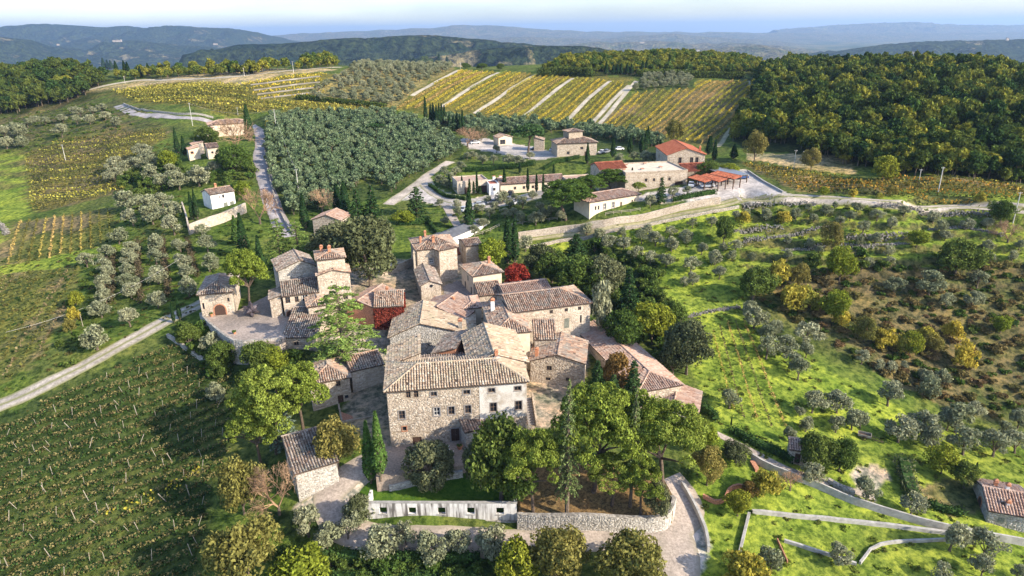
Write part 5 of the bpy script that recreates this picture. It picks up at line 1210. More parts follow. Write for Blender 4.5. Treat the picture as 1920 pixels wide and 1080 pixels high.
# ---- trees with a face of their own: kind, x, top, foot, width, label
BIG = [
 ('stone_pine',1000,806,962,100,'stone pine with rounded crown at the near end of the walled grove'),
 ('stone_pine',1118,724,922,150,'broadest stone pine in the middle of the walled grove'),
 ('stone_pine',1188,742,912,120,'stone pine between the broad pine and the drive-side pine'),
 ('stone_pine',1250,752,925,135,'wide stone pine at the drive side of the grove'),
 ('stone_pine',1150,858,948,88,'low stone pine leaning over the curved retaining wall'),
 ('stone_pine',1205,862,965,74,'small bright pine at the grove corner'),
 ('fir',1066,706,968,70,'thin pale fir standing in front of the stone pines'),
 ('fir',1190,722,950,50,'pale feathery fir rising among the stone pines'),
 ('oak',938,776,935,118,'deep green broadleaf tree beside the low store'),
 ('oak',965,830,945,90,'dark evergreen tree at the end of the lawn'),
 ('holm',900,818,915,66,'very dark shrubby evergreen at the lawn corner'),
 ('purple',917,792,868,40,'purple-leaved tree beside the low store'),
 ('topiary',804,826,917,84,'round clipped evergreen bush on the lawn edge'),
 ('lit_cypress',689,790,906,24,'left one of the twin cypresses on the lawn corner'),
 ('lit_cypress',707,772,895,24,'taller right one of the twin cypresses on the lawn corner'),
 ('stone_pine',505,692,850,122,'big bright pine left of the mid house'),
 ('stone_pine',560,684,822,96,'bright pine crown closest to the mid house'),
 ('stone_pine',478,760,870,90,'low pine at the edge of the bare vineyard'),
 ('blue_cedar',525,728,840,66,'blue-green cedar standing before the bright pines'),
 ('cedar',637,526,694,150,'spreading light green cedar among the hamlet roofs'),
 ('umbrella_pine',458,472,588,72,'umbrella pine beside the house with the arched door'),
 ('holm',688,402,540,122,'large dark round oak above the hamlet square'),
 ('holm',632,412,500,96,'dark oak crown beside the large round oak'),
 ('cedar',520,405,500,66,'yellow-green cedar at the end of the grey lane'),
 ('cedar',556,410,500,70,'second yellow-green cedar closer to the round oak'),
 ('lime',925,444,506,58,'yellow-green tree beside the narrow shed'),
 ('red',968,496,540,54,'red maple beside the square villa'),
 ('ochre',446,850,965,84,'yellow-leaved tree at the corner of the bare vineyard'),
 ('bare',515,868,965,76,'leafless brown shrub left of the windowless barn'),
 ('ochre',628,784,880,84,'sparse yellowing tree above the windowless barn'),
 ('ochre',455,980,1110,140,'large yellow-leaved tree at the bottom of the picture'),
 ('lime',560,1035,1110,110,'yellow-green bush at the bottom edge beside the yellow tree'),
 ('ochre',1048,990,1105,122,'brown-leaved tree in front of the curved wall'),
 ('lime',970,1015,1110,80,'green-yellow tree left of the brown-leaved one'),
 ('ochre',1195,1003,1110,130,'brownish oak in front of the drive'),
 ('holm',1232,900,972,52,'grey-green shrub overhanging the curved wall'),
 ('holm',668,925,990,44,'grey shrub at the end of the pierced white wall'),
 ('conifer',1120,672,760,52,'dark spruce in front of the gabled house'),
 ('conifer',1188,672,768,52,'grey-green spruce beside the pink barn'),
 ('rust',1160,662,745,66,'rust-coloured tree before the pink barn'),
 ('conifer',1150,700,770,50,'dark conifer between the two spruces'),
 ('conifer',1080,436,490,56,'dark conifer on the lawn edge below the track'),
 ('oak',1085,478,560,92,'dense dark oak behind the pale hall'),
 ('holm',1130,475,560,80,'grey-green oak right of the dense dark oak'),
 ('oak',1035,470,530,64,'dark evergreen beside the red maple'),
 ('holm',1012,455,520,56,'olive-green evergreen behind the red maple'),
 ('conifer',1180,500,600,60,'tall dark conifer on the slope right of the pale hall'),
 ('olive',1132,530,640,50,'pale slim tree at the corner of the pale hall'),
 ('lime',1225,565,645,74,'yellow-green tree on the slope behind the pink barn'),
 ('oak',1170,580,660,70,'dark tree beside the terrace behind the pale hall'),
 ('holm',1292,596,702,86,'large silver-grey holm oak by the bare vine rows'),
 ('holm',1265,630,705,50,'dark side crown of the silver-grey holm oak'),
 ('oak',1260,560,625,50,'round dark tree above the silver-grey holm oak'),
 ('mid_pine',1062,338,412,88,'large umbrella pine left of the loggia house'),
 ('mid_pine',1106,330,372,52,'umbrella pine behind the large one'),
 ('mid_pine',1147,318,362,52,'umbrella pine in front of the red-roofed tower'),
 ('umbrella_pine',1198,342,365,24,'small round pine against the cellar wall'),
 ('conifer',1241,330,380,27,'young conifer in front of the cellar'),
 ('dark_pine',990,234,290,58,'dark umbrella pine by the upper car park'),
 ('dark_cedar',780,348,408,60,'dark cedar beside the winery lane'),
 ('conifer',696,343,425,46,'dark conifer clump at the grove corner'),
 ('conifer',668,350,425,42,'dark conifer left of the clump'),
 ('bare',482,352,420,56,'leafless brown tree beside the grey lane'),
 ('bare',602,355,400,46,'leafless brown tree at the grove edge'),
 ('bare',437,222,290,58,'leafless tree in front of the stepped villa'),
 ('bare',876,240,276,44,'leafless trees at the upper car park'),
 ('oak',435,268,325,64,'dark green tree right of the stepped villa'),
 ('oak',390,235,280,46,'dark bush tree left of the stepped villa'),
 ('lime',312,282,318,36,'bright green little pine left of the stepped villa'),
 ('lime',455,338,372,34,'yellow-green bush behind the white cottage'),
 ('oak',1360,402,458,36,'dark green tree above the open lawn'),
 ('oak',1416,498,562,66,'big dark round tree on the edge of the open lawn'),
 ('ochre',1565,414,472,40,'brown-green tree on the stone terraces'),
 ('lime',1580,462,532,50,'yellow-green tree below the stone terraces'),
 ('oak',1800,448,516,82,'big round oak on the right-hand terraces'),
 ('lime',1722,430,464,38,'yellow-green bush on the right-hand terraces'),
 ('oak',1882,372,418,40,'dark tree beside the gravel road at the right edge'),
 ('oak',1530,812,878,66,'broad fig tree beside the tool shed'),
 ('oak',1580,820,884,60,'second crown of the fig by the cistern'),
 ('lime',1772,835,888,56,'yellow-green tree above the brown plot'),
 ('oak',1815,868,915,44,'olive-green bush beside the right-edge cottage'),
 ('lime',1386,922,968,46,'small green tree beside the wavy wall'),
 ('yellow',1436,876,928,52,'yellow shrub below the long garden wall'),
 ('rust',1406,904,934,32,'orange-leaved shrub on the wavy wall'),
 ('bare',1484,890,920,40,'leafless shrub below the long garden wall'),
 ('lime',1320,790,850,56,'yellow-green tree beside the grove pines'),
 ('ochre',1330,835,910,60,'bushy olive-brown tree at the grove edge'),
 ('holm',1382,830,868,54,'grey shrub at the head of the garden wall'),
 ('yellow',1400,1040,1100,90,'yellow bush at the bottom edge beside the drive'),
 ('ochre',1418,242,304,44,'pale yellow tall tree below the wood'),
 ('ochre',1524,276,320,36,'small yellow tree in the dry hollow'),
 ('ochre',1266,222,270,40,'yellow tree behind the red gabled house'),
 ('lime',1660,290,340,50,'bright yellow-green tree at the wood edge'),
 ('bare',1895,415,455,40,'leafless tree at the right edge by the pole'),
 ('dark_pine',704,232,250,40,'dark evergreen crown rising from the olive grove'),
 ('holm',895,235,266,44,'dark tree left of the yellow shed'),
 ('oak',1330,300,330,44,'green bush behind the timber canopies'),
 ('lime',1368,305,330,34,'olive bush by the car park'),
 ('lime',755,395,420,40,'yellow-green bush in the kitchen garden'),
 ('oak',485,640,700,66,'dark leafy tree under the terrace wall'),
 ('lime',510,650,705,50,'green bush under the low barn'),
 ('oak',350,610,650,46,'leafy shrub below the arched-door house'),
 ('oak',415,640,690,54,'dark shrub below the terrace wall'),
 ('bluec',0,0,0,0,''),
 ('oak',873,118,128,20,'small round tree on the vineyard crest'),('oak',903,118,130,20,'second small round tree on the vineyard crest'),('oak',938,118,132,17,'third small round tree on the vineyard crest'),
 ('oak',795,104,124,26,'dark tree beside the hilltop cypresses'),
]
for k, px, t, b_, w, lab in BIG:
    if not w: continue
    nm = {'stone_pine': 'stone_pine', 'umbrella_pine': 'stone_pine', 'mid_pine': 'stone_pine', 'dark_pine': 'stone_pine', 'fir': 'fir_tree', 'cedar': 'cedar_tree', 'blue_cedar': 'cedar_tree', 'dark_cedar': 'cedar_tree', 'conifer': 'spruce_tree', 'bare': 'bare_tree', 'red': 'maple_tree', 'lit_cypress': 'cypress_tree', 'topiary': 'clipped_bush', 'yellow': 'yellow_shrub'}.get(k, 'broadleaf_tree')
    T(k, px, t, b_, w, nm, lab, None, 'bush' if nm in ('clipped_bush', 'yellow_shrub') else 'tree', fat=1.1 if k == 'stone_pine' else 1.08)
# ---- yellow thicket and shrubs of the dry slope
YS = [(1490,530,582,60),(1515,536,580,50),(1570,540,605,50),(1580,575,612,34),(1625,592,640,44),(1660,612,652,44),(1700,628,664,48),(1710,622,668,40),(1738,612,650,44),(1750,622,662,40),(1812,636,692,46),(1790,600,640,36),(1880,590,625,36),(1460,486,540,50),(1500,490,540,40),(1395,395,420,30),(1470,395,420,34),(1545,350,368,20),(1600,352,370,18),(1672,345,368,22),(1840,360,380,22),(1650,360,372,14),(140,545,575,26),(137,575,605,24),(130,595,625,26),(505,225,240,20)]
for i, (px, t, b_, w) in enumerate(YS):
    o = T(('yellow', 'yellow', 'lime', 'yellow', 'ochre')[i % 5], px, t, b_, w * .85, 'yellow_shrub', None, 'yellow autumn shrubs of the dry slope and roadsides', 'shrub', fat=1.25); later(o, px, b_, 'ragged yellow autumn shrub')
name_after = True

# ------------------------------------------------------------------ scattered growth (points -> instanced plants, one object each)
def scatter(name, kind, pts, size, mat_kind='groveolive', parts=(0, 1), zs=(.85, 1.2)):
    pts = np.asarray(pts); rng = np.random.default_rng(len(pts)); n = len(pts)
    colname = 'plants_' + name + str(len(bpy.data.collections)); c = bpy.data.collections.new(colname)
    for i, (tr, cr, w0, h0) in enumerate(PROTO[mat_kind]):
        if tr is not None:         # trunk and crown in one mesh for far plants
            me = bpy.data.meshes.new('plant'); bmj = __import__('bmesh').new(); bmj.from_mesh(cr); k = len(bmj.faces)
            bmj.from_mesh(tr); bmj.faces.ensure_lookup_table()
            for f in bmj.faces[k:]: f.material_index = 1
            bmj.to_mesh(me); bmj.free(); me.materials.append(cr.materials[0]); me.materials.append(tr.materials[0])
        else: me = cr
        c.objects.link(bpy.data.objects.new(f'plant{i}', me))
    me = bpy.data.meshes.new(name); me.vertices.add(n); me.vertices.foreach_set('co', pts.astype(np.float32).ravel())
    a = me.attributes.new('turn', 'FLOAT_VECTOR', 'POINT'); a.data.foreach_set('vector', np.c_[rng.normal(0, .05, n), rng.normal(0, .05, n), rng.random(n) * 6.283].astype(np.float32).ravel())
    s = rng.uniform(*size, n); a = me.attributes.new('size', 'FLOAT_VECTOR', 'POINT'); a.data.foreach_set('vector', np.c_[s, s, s * rng.uniform(*zs, n)].astype(np.float32).ravel())
    a = me.attributes.new('pick', 'INT', 'POINT'); a.data.foreach_set('value', rng.integers(0, len(PROTO[mat_kind]), n).astype(np.int32))
    o = link(name, me); ng = bpy.data.node_groups.new(name, 'GeometryNodeTree')
    ng.interface.new_socket('Geometry', in_out='INPUT', socket_type='NodeSocketGeometry'); ng.interface.new_socket('Geometry', in_out='OUTPUT', socket_type='NodeSocketGeometry')
    gi = ng.nodes.new('NodeGroupInput'); go = ng.nodes.new('NodeGroupOutput'); mp = ng.nodes.new('GeometryNodeMeshToPoints'); ip = ng.nodes.new('GeometryNodeInstanceOnPoints')
    ci = ng.nodes.new('GeometryNodeCollectionInfo'); ci.inputs['Collection'].default_value = c; ci.inputs['Separate Children'].default_value = True; ci.inputs['Reset Children'].default_value = True
    def attr(nm, typ):
        q = ng.nodes.new('GeometryNodeInputNamedAttribute'); q.data_type = typ; q.inputs['Name'].default_value = nm; return [s for s in q.outputs if s.enabled and s.name == 'Attribute'][0]
    L = ng.links.new
    e2r = ng.nodes.new('FunctionNodeEulerToRotation')
    L(gi.outputs[0], mp.inputs['Mesh']); L(mp.outputs[0], ip.inputs['Points']); L(ci.outputs[0], ip.inputs['Instance']); ip.inputs['Pick Instance'].default_value = True
    L(attr('pick', 'INT'), ip.inputs['Instance Index']); L(attr('turn', 'FLOAT_VECTOR'), e2r.inputs[0]); L(e2r.outputs[0], ip.inputs['Rotation']); L(attr('size', 'FLOAT_VECTOR'), ip.inputs['Scale']); L(ip.outputs[0], go.inputs[0])
    md = o.modifiers.new('plants', 'NODES'); md.node_group = ng
    return tag(o, kind='stuff')
def fill(poly_px, spacing, jitter=.35, axis_px=None, seed=0, excl=()):
    wp = gpoly(poly_px); xs = [q[0] for q in wp]; ys = [q[1] for q in wp]; rng = np.random.default_rng(seed)
    if axis_px: a, b_ = gpoly(axis_px)[:2]; th = math.atan2(b_[1] - a[1], b_[0] - a[0])
    else: th = .3
    cx, cy = sum(xs) / len(xs), sum(ys) / len(ys); r = max(math.hypot(x - cx, y - cy) for x, y in zip(xs, ys))
    g = np.arange(-r, r, spacing); U, W = np.meshgrid(g, g); U = U + rng.normal(0, jitter * spacing * .5, U.shape); W = W + rng.normal(0, jitter * spacing * .5, U.shape)
    x = (cx + U * math.cos(th) - W * math.sin(th)).ravel(); y = (cy + U * math.sin(th) + W * math.cos(th)).ravel()
    m = inside(x, y, wp)
    for e in excl: m &= ~inside(x, y, gpoly(e))
    for f in FOOT: m &= ~inside(x, y, f)
    x, y = x[m], y[m]; z = hz0(x, y); return np.c_[x, y, z - .05]
def split_near(pts, k):
    d = np.hypot(pts[:, 0], pts[:, 1]); i = np.argsort(d); return pts[i[:k]], pts[i[k:]]
def individuals(pts, kind, name, what, group, rngsize, cat='tree', one=False, label=None):
    rr = random.Random(len(pts))
    for i, p in enumerate(pts):
        k = kind if isinstance(kind, str) else rr.choice(kind); w0, h0 = PROTO[k][0][2:]
        s = rr.uniform(*rngsize); o = put_tree(k, p, w0 * s, h0 * s * rr.uniform(.9, 1.15), name, label, group, seed=i, cat=cat, one=one)
        if label is None: x, y, _ = proj(p); later(o, x, y, what)
# the dense olive grove beside the lane, nearest trees one by one
grove = fill([(506,220),(740,214),(800,232),(856,264),(862,290),(790,326),(738,366),(690,340),(600,392),(545,404),(520,360),(500,300)], 3.9, .4, [(520,400),(505,250)], 1)
near, rest = split_near(grove, max(0, 296 - OLN))
individuals(near, 'groveolive', 'olive_tree', 'grey-green olive tree of the dense grove', 'olive trees on the near edge of the dense grove', (.72, 1.08))
scatter('olive_grove_trees', '', rest, (.7, 1.08))
scatter('olive_grove_trees', '', fill([(572,188),(645,140),(820,122),(848,131),(735,203),(660,196)], 6.2, .4, None, 2), (.9, 1.2), mat_kind='olive')
scatter('olive_grove_trees', '', fill([(806,222),(950,230),(1110,241),(1260,268),(1225,278),(1130,262),(1060,250),(1000,248),(900,256),(860,252)], 4.4, .5, None, 3), (.85, 1.25))
scatter('olive_grove_trees', '', fill([(1186,172),(1205,144),(1300,144),(1293,166)], 6, .2, None, 4), (.9, 1.2), mat_kind='olive')
# woods
WR = [(1404,206),(1424,146),(1480,128),(1600,124),(1720,126),(1960,150),(2120,165),(2120,360),(1960,348),(1820,338),(1690,330),(1600,312),(1540,300),(1450,268),(1385,262),(1366,278),(1384,240)]
wood = fill(WR, 3.7, .8, None, 5)
near, rest = split_near(wood, 235)
individuals(near, ('wood', 'wood', 'woodd', 'woodd', 'wood', 'wood'), 'woodland_tree', '', 'broadleaf trees along the lower edge of the right-hand wood', (.65, 1.15), one=False, label='bushy green and yellow tree in the lower part of the right-hand wood')
h1 = fbm(rest[:, 0], rest[:, 1], 71, ((60, 1.), (25, .5))) > .1
scatter('forest', '', rest[~h1], (.55, 1.2), mat_kind='wood', zs=(.7, 1.45)); scatter('forest', '', rest[h1], (.55, 1.2), mat_kind='woodd', zs=(.7, 1.5))
lw = fill([(-40,132),(60,128),(150,136),(205,150),(160,182),(110,196),(-40,222)], 5, .7, None, 6)
near, rest = split_near(lw, 45); individuals(near, ('woodd', 'woodd'), 'woodland_tree', '', 'dark trees along the edge of the left-hand wood', (.9, 1.4), label='dark tree on the near edge of the left-hand wood')
h1 = fbm(rest[:, 0], rest[:, 1], 73, ((40, 1.), (15, .5))) > -.9
scatter('forest', '', rest[h1], (.8, 1.3), mat_kind='woodd')
scatter('forest', '', rest[~h1], (.8, 1.3), mat_kind='wood')
scatter('forest', '', fill([(200,140),(300,136),(480,134),(560,126),(640,120),(630,128),(480,141),(330,147),(230,150)], 7, .9, None, 7), (.6, 1.1), mat_kind='wood')
scatter('forest', '', fill([(1015,136),(1060,118),(1100,101),(1180,97),(1320,100),(1425,128),(1425,140),(1310,141),(1200,140)], 4.2, .8, None, 8), (.5, .95), mat_kind='wood')
# dry slope, hedgerows, weeds
dry = [(1415,560),(1470,510),(1640,505),(1920,486),(2080,490),(2080,800),(1960,800),(1780,768),(1620,680),(1500,612)]
scatter('undergrowth', '', fill(dry, 3.2, .9, None, 9), (.5, 1.4), mat_kind='scrub'); scatter('undergrowth', '', fill(dry, 3.6, .9, None, 10), (.6, 1.6), mat_kind='weed')
scatter('undergrowth', '', fill([(1440,500),(1560,480),(1700,490),(1760,520),(1640,550),(1480,520)], 5.5, .9, None, 11), (.8, 1.7), mat_kind='bush')
scatter('undergrowth', '', fill([(1110,470),(1230,490),(1262,600),(1290,690),(1225,700),(1150,650),(1118,570),(1040,520),(1000,480)], 3.4, .9, None, 12), (.7, 1.7), mat_kind='bush')
scatter('undergrowth', '', fill([(335,600),(380,610),(440,660),(560,680),(560,740),(440,740),(325,640)], 2.6, .9, None, 13), (.6, 1.3), mat_kind='bush')
scatter('undergrowth', '', fill([(210,340),(330,300),(350,330),(470,300),(480,350),(350,345),(260,380)], 3.8, .9, None, 14), (.7, 1.5), mat_kind='bush')
scatter('undergrowth', '', fill([(130,560),(200,470),(215,480),(200,600),(140,700),(80,690)], 3, .9, None, 15), (.6, 1.4), mat_kind='weed')
scatter('undergrowth', '', fill([(-40,220),(170,192),(250,218),(250,240),(40,285),(-40,285)], 5, .9, None, 16), (.7, 1.5), mat_kind='weed')
scatter('undergrowth', '', fill([(740,430),(900,390),(1060,405),(1060,430),(880,465)], 4.5, .9, None, 18), (.5, 1.1), mat_kind='weed')
scatter('undergrowth', '', fill([(430,420),(560,430),(560,500),(470,540),(400,520),(380,440)], 4, .9, None, 19), (.6, 1.2), mat_kind='weed')
scatter('undergrowth', '', fill([(1370,395),(1480,385),(1700,400),(1700,412),(1480,400),(1380,410)], 2.6, .9, None, 20), (.6, 1.2), mat_kind='weed')
scatter('undergrowth', '', fill([(520,1040),(760,1055),(960,1050),(960,1100),(500,1100)], 2.2, .8, None, 21), (.7, 1.2), mat_kind='bush')

scatter('grass_tufts', '', fill([(985,462),(1290,396),(1480,384),(1940,405),(1940,485),(1640,505),(1470,512),(1395,562),(1440,622),(1560,700),(1760,800),(1940,845),(1940,1110),(1335,1110),(1330,1000),(1285,900),(1330,800),(1300,690),(1312,600),(1120,560)], 3.6, 1., None, 30), (.5, 1.1), mat_kind='tuft')
scatter('grass_tufts', '', fill([(-60,805),(90,745),(330,640),(435,695),(440,830),(395,920),(370,1100),(-60,1100)], 2.3, 1., None, 31), (.5, 1.1), mat_kind='darktuft')
scatter('grass_tufts', '', fill([(200,330),(320,260),(380,580),(0,740),(-40,720),(-40,500),(230,400)], 2.6, 1., None, 32), (.5, 1.2), mat_kind='darktuft')
# ------------------------------------------------------------------ vines
def vine_field(poly, dpx, spacing, kind, group, label, hgt=1.25, wid=.55, step=1.6, dens=5, ls=.30, excl=(), seed=0, cap=400, posts=False, gap=0.):
    wp = gpoly(poly); (a0, a1) = gpoly(dpx)[:2]; rng = np.random.default_rng(seed); bits = []
    d = np.array([a1[0] - a0[0], a1[1] - a0[1]]); d /= np.linalg.norm(d); n = np.array([-d[1], d[0]])
    W = np.array([q[:2] for q in wp]); u = W @ d; v = W @ n; k = 0; ex = [gpoly(e) for e in excl]
    for vv in np.arange(v.min() + spacing * .5, v.max(), spacing):
        uu = np.arange(u.min(), u.max(), step); p = uu[:, None] * d + vv * n
        m = inside(p[:, 0], p[:, 1], wp)
        for e in ex: m &= ~inside(p[:, 0], p[:, 1], e)
        if gap: m &= rng.random(len(m)) > gap
        if m.sum() < 3: continue
        runs = [np.where(m)[0]] if gap else [r for r in np.split(np.arange(len(m)), np.where(np.diff(m.astype(int)) != 0)[0] + 1) if m[r[0]] and len(r) > 3]
        allp = p
        for ri in runs:
            p = allp[ri]; z = hz0(p[:, 0], p[:, 1]); k += 1
            if k > cap: break
            q = np.repeat(np.c_[p, z], dens, 0); mm = len(q)
            q[:, :2] += d * rng.uniform(-.6, .6, (mm, 1)) * step + n * rng.normal(0, wid * .4, (mm, 1)); q[:, 2] += rng.uniform(.15, hgt, mm)
            V, F = leaves(rng, q - q[0], np.zeros((mm, 3)) + [0, 0, .3], ls, .75, 1.0)
            if gap: bits.append((V + q[0], F)); continue
            o = link('vine_row', np_mesh('vine_row', V, F, LM[kind if isinstance(kind, str) else kind[int(rng.integers(len(kind)))]])); o.location = q[0]  # a whole vine row as one mesh of leaves, without trellis frame
            tag(o, label if cap == 1 else f'{ordinal(k)} {label}', 'vine row', group)
    if bits: v, f = join_np(bits); tag(link('withered_vines', np_mesh('withered_vines', v, f, LM[kind if isinstance(kind, str) else kind[0]])), kind='stuff')
    return k
K = 0
def blk(a, b_): return [a[0], a[1], a[2], b_[2], b_[1], b_[0]]
names_ = ['first', 'second', 'third', 'fourth', 'fifth', 'sixth']
def shift(t, dx): return [(x + dx, y) for x, y in t]
left_edge = [(742,206),(800,166),(856,133)]
seq = [left_edge] + TRACKS[1:6]
for i in range(5):
    l = shift(TRACKS[i], 5) if i else [(738,207),(812,160),(866,133)]
    r = shift(TRACKS[i + 1], -7)
    K += vine_field([l[0], l[1], l[2], r[2], r[1], r[0]], [TRACKS[i + 1][0], TRACKS[i + 1][2]], 3.8, ('vine', 'vine', 'vineo', 'vinep'), 'yellow vine rows of the striped hill vineyard', f'yellow-green vine row in the {names_[i]} strip of the striped hill vineyard', hgt=1.5, wid=.4, dens=14, ls=.32, seed=i)
K += vine_field([(1116,241),(1186,178),(1295,168),(1312,152),(1400,152),(1412,182),(1340,272),(1230,262)], [(1120,242),(1187,180)], 4.0, ('vineo', 'vine', 'vinep'), 'vine rows of the hill vineyard above the winery', 'straight vine row in the tan vineyard above the red gabled house', hgt=1.5, wid=.35, dens=13, ls=.30, seed=9)
K += vine_field([(210,170),(330,157),(450,160),(480,188),(735,205),(715,212),(520,206),(420,217),(260,193)], [(300,180),(600,205)], 3.4, ('vineo', 'vineo', 'vineg', 'vineg'), 'vine rows on the flat ridge vineyard', 'golden vine row in the ridge vineyard above the stepped villa', dens=7, ls=.5, hgt=1.5, wid=.7, step=2.2, seed=10)
for i, t in enumerate([(140,146),(151,157),(163,169),(175,181)]):
    K += vine_field([(452 + i * 5,t[0]+18-i*3),(610,t[0]-2),(606,t[0]+4),(455 + i * 5,t[1]+15-i*3)], [(455,160),(610,140)], 3, 'vine', 'vine rows between stone terraces on the ridge', f'yellow vine row on the {names_[i]} stone terrace of the ridge', dens=6, ls=.5, step=2.2, seed=20 + i)
K += vine_field([(46,292),(130,259),(305,243),(315,254),(205,325),(236,355),(58,400)], [(60,395),(200,383)], 2.6, ('vineg', 'vineg', 'vineg', 'vineo'), 'vine rows of the olive-brown plot on the left', 'olive-brown vine row in the plot with the tilted pale pole', dens=5, ls=.36, seed=11)
K += vine_field([(2,500),(28,418),(210,392),(218,455),(110,482)], [(210,455),(204,395)], 2.6, ('vinep', 'vineg'), 'brown vine rows of the small left plot', 'brown vine row of the small plot below the bright grass strip', dens=7, ls=.26, wid=.3, seed=12)
K += vine_field([(-30,525),(150,505),(118,600),(60,685),(-30,735)], [(60,640),(140,510)], 2.4, ('vineg', 'vineg', 'vined'), 'slanting vine rows at the left edge', 'slanting green-brown vine row beside the dirt road', dens=6, ls=.26, wid=.3, seed=13)
for (a, b_) in (((217,473),(213,570)), ((262,457),(267,570)), ((308,448),(320,560)), ((355,453),(373,522))):
    K += vine_field([(a[0]-5,a[1]),(a[0]+5,a[1]),(b_[0]+5,b_[1]),(b_[0]-5,b_[1])], [a, b_], .5, 'vinedark', 'dark bare vine rows between the olives', 'dark bare vine row between the olive rows, ' + names_[int((a[0] - 217) / 44)] + ' from the dirt road bend', dens=45, ls=.19, hgt=1.8, wid=1.1, step=1, cap=1, seed=14)
for i, (a, b_) in enumerate([((1338,625),(1378,770)),((1350,612),(1398,790)),((1365,606),(1424,795)),((1380,604),(1448,802)),((1396,606),(1474,800))]):
    K += vine_field([(a[0]-4,a[1]),(a[0]+4,a[1]),(b_[0]+4,b_[1]),(b_[0]-4,b_[1])], [a, b_], .5, 'vined' if i % 2 else 'vinep', 'bare vine rows on the bright grass', f'bare vine row on the bright grass, {names_[i]} from the grey holm oak', dens=9, ls=.17, hgt=1.1, wid=.18, step=.8, cap=1, seed=15 + i)
K += vine_field([(1388,306),(1440,312),(1600,338),(1960,362),(1960,380),(1700,374),(1500,360)], [(1500,358),(1900,380)], 2.8, ('vineg', 'vineo', 'vineor', 'vineg'), 'autumn vine rows beside the gravel road', 'orange and green vine row between the gravel road and the wood', dens=9, ls=.34, hgt=1.5, step=1.4, seed=17)
K += vine_field([(-60,830),(95,752),(330,645),(432,700),(440,830),(395,920),(370,1100),(-60,1100)], [(60,1000),(400,860)], 2.6, 'vined', 'sparse withered rows of the bare vineyard', 'sparse withered vine row on the dark sloping vineyard', dens=17, ls=.16, hgt=1.15, wid=.28, step=.8, seed=18, gap=.08)
K += vine_field([(-60,830),(95,752),(330,645),(432,700),(440,830),(395,920),(370,1100),(-60,1100)], [(60,1000),(400,860)], 2.6, 'hedge', '', 'grassy strip under the withered vines', dens=18, ls=.17, hgt=.5, wid=.8, step=.8, seed=28, gap=.15)
K += vine_field([(180,965),(410,860),(420,872),(230,975)], [(200,970),(415,868)], 1.6, 'vine', 'surviving yellow rows of the bare vineyard', 'row of surviving yellow vines on the dark sloping vineyard', dens=4, ls=.24, hgt=1.2, step=.8, seed=19, gap=.45)
# posts of the bare vineyard
post = MB(); post.beam((0, 0, -.3), (0, 0, 1.9), .075, .075); pm = post.mesh('vine_post', M['palewood'])
pts = fill([(-50,840),(95,760),(330,655),(425,710),(430,830),(390,915),(365,1095),(-50,1095)], 3.7, .6, [(60,1000),(400,860)], 23)
rr = random.Random(5)
for p in pts[np.argsort(np.hypot(pts[:, 0], pts[:, 1]))[:300]]:
    if rr.random() < .18: continue
    o = link('vine_post', pm, None, p); o.rotation_euler = (rr.gauss(0, .22), rr.gauss(0, .22), rr.random() * 6); s = rr.uniform(.7, 1.15); o.scale = (s, s, s)
    tag(o, 'weathered leaning post in the dark bare vineyard', 'post', 'leaning posts of the bare vineyard')

# ------------------------------------------------------------------ walls, fences, hedges
def wall_line(name, label, px, height, thick, mat='drywall', cat='wall', stones='greystones', base=None, step=1.6, cap=None, sink=1.5, plat=None):
    """a wall along photo px points of its foot; follows the ground, with a face of laid stones"""
    w = [G(*p) for p in px] if plat is None else [plat.hit(p) for p in px]; pts = curve_pts(w, step) if len(w) > 2 else [Vector((w[0].x, w[0].y)).lerp(Vector((w[1].x, w[1].y)), t / max(1, int((w[1] - w[0]).length / step))) for t in range(max(1, int((w[1] - w[0]).length / step)) + 1)]
    o0 = w[0]; b = MB(); n = len(pts); zs = [float(hz0(p.x, p.y)) if base is None else base for p in pts]
    L = []
    for i, p in enumerate(pts):
        d = (pts[min(i + 1, n - 1)] - pts[max(i - 1, 0)]).normalized(); q = Vector((d.y, -d.x)) * thick / 2
        L.append(((p.x + q.x - o0.x, p.y + q.y - o0.y), (p.x - q.x - o0.x, p.y - q.y - o0.y), zs[i] - o0.z))
    e = empty(name, o0, 0, label, cat); sf = []
    for i in range(n - 1):
        (f0, b0, z0), (f1, b1, z1) = L[i], L[i + 1]
        b.hexa([(*f0, z0 - sink), (*f1, z1 - sink), (*b1, z1 - sink), (*b0, z0 - sink), (*f0, z0 + height), (*f1, z1 + height), (*b1, z1 + height), (*b0, z0 + height)])
        if stones:
            for (s0, s1, za, zb_) in ((f0, f1, z0, z1), (b1, b0, z1, z0)):
                U = Vector((s1[0] - s0[0], s1[1] - s0[1], zb_ - za)); W = math.hypot(U.x, U.y)
                if W < .2: continue
                s = stone_face((s0[0], s0[1], za), U / W, Vector((U.y, -U.x, 0)).normalized(), W, -.3, height, [])
                if s is not None: sf.append(s)
    b.build('wall_core', M[mat], e)
    if sf: v, f = join_np(sf); tag(link('stonework', np_mesh('stonework', v, f, M[stones]), e), kind='stuff')
    if cap:
        c = MB(); k = 1.15
        for i in range(n - 1):
            (f0, b0, z0), (f1, b1, z1) = L[i], L[i + 1]
            ex = lambda a, b_: ((a[0] - b_[0]) * .08 + a[0], (a[1] - b_[1]) * .08 + a[1])
            F0, B0, F1, B1 = ex(f0, b0), ex(b0, f0), ex(f1, b1), ex(b1, f1); h0, h1 = z0 + height + .004, z1 + height + .004
            c.hexa([(*F0, h0), (*F1, h1), (*B1, h1), (*B0, h0), (*F0, h0 + .1), (*F1, h1 + .1), (*B1, h1 + .1), (*B0, h0 + .1)])
        c.build('coping', M[cap], e)
    return e
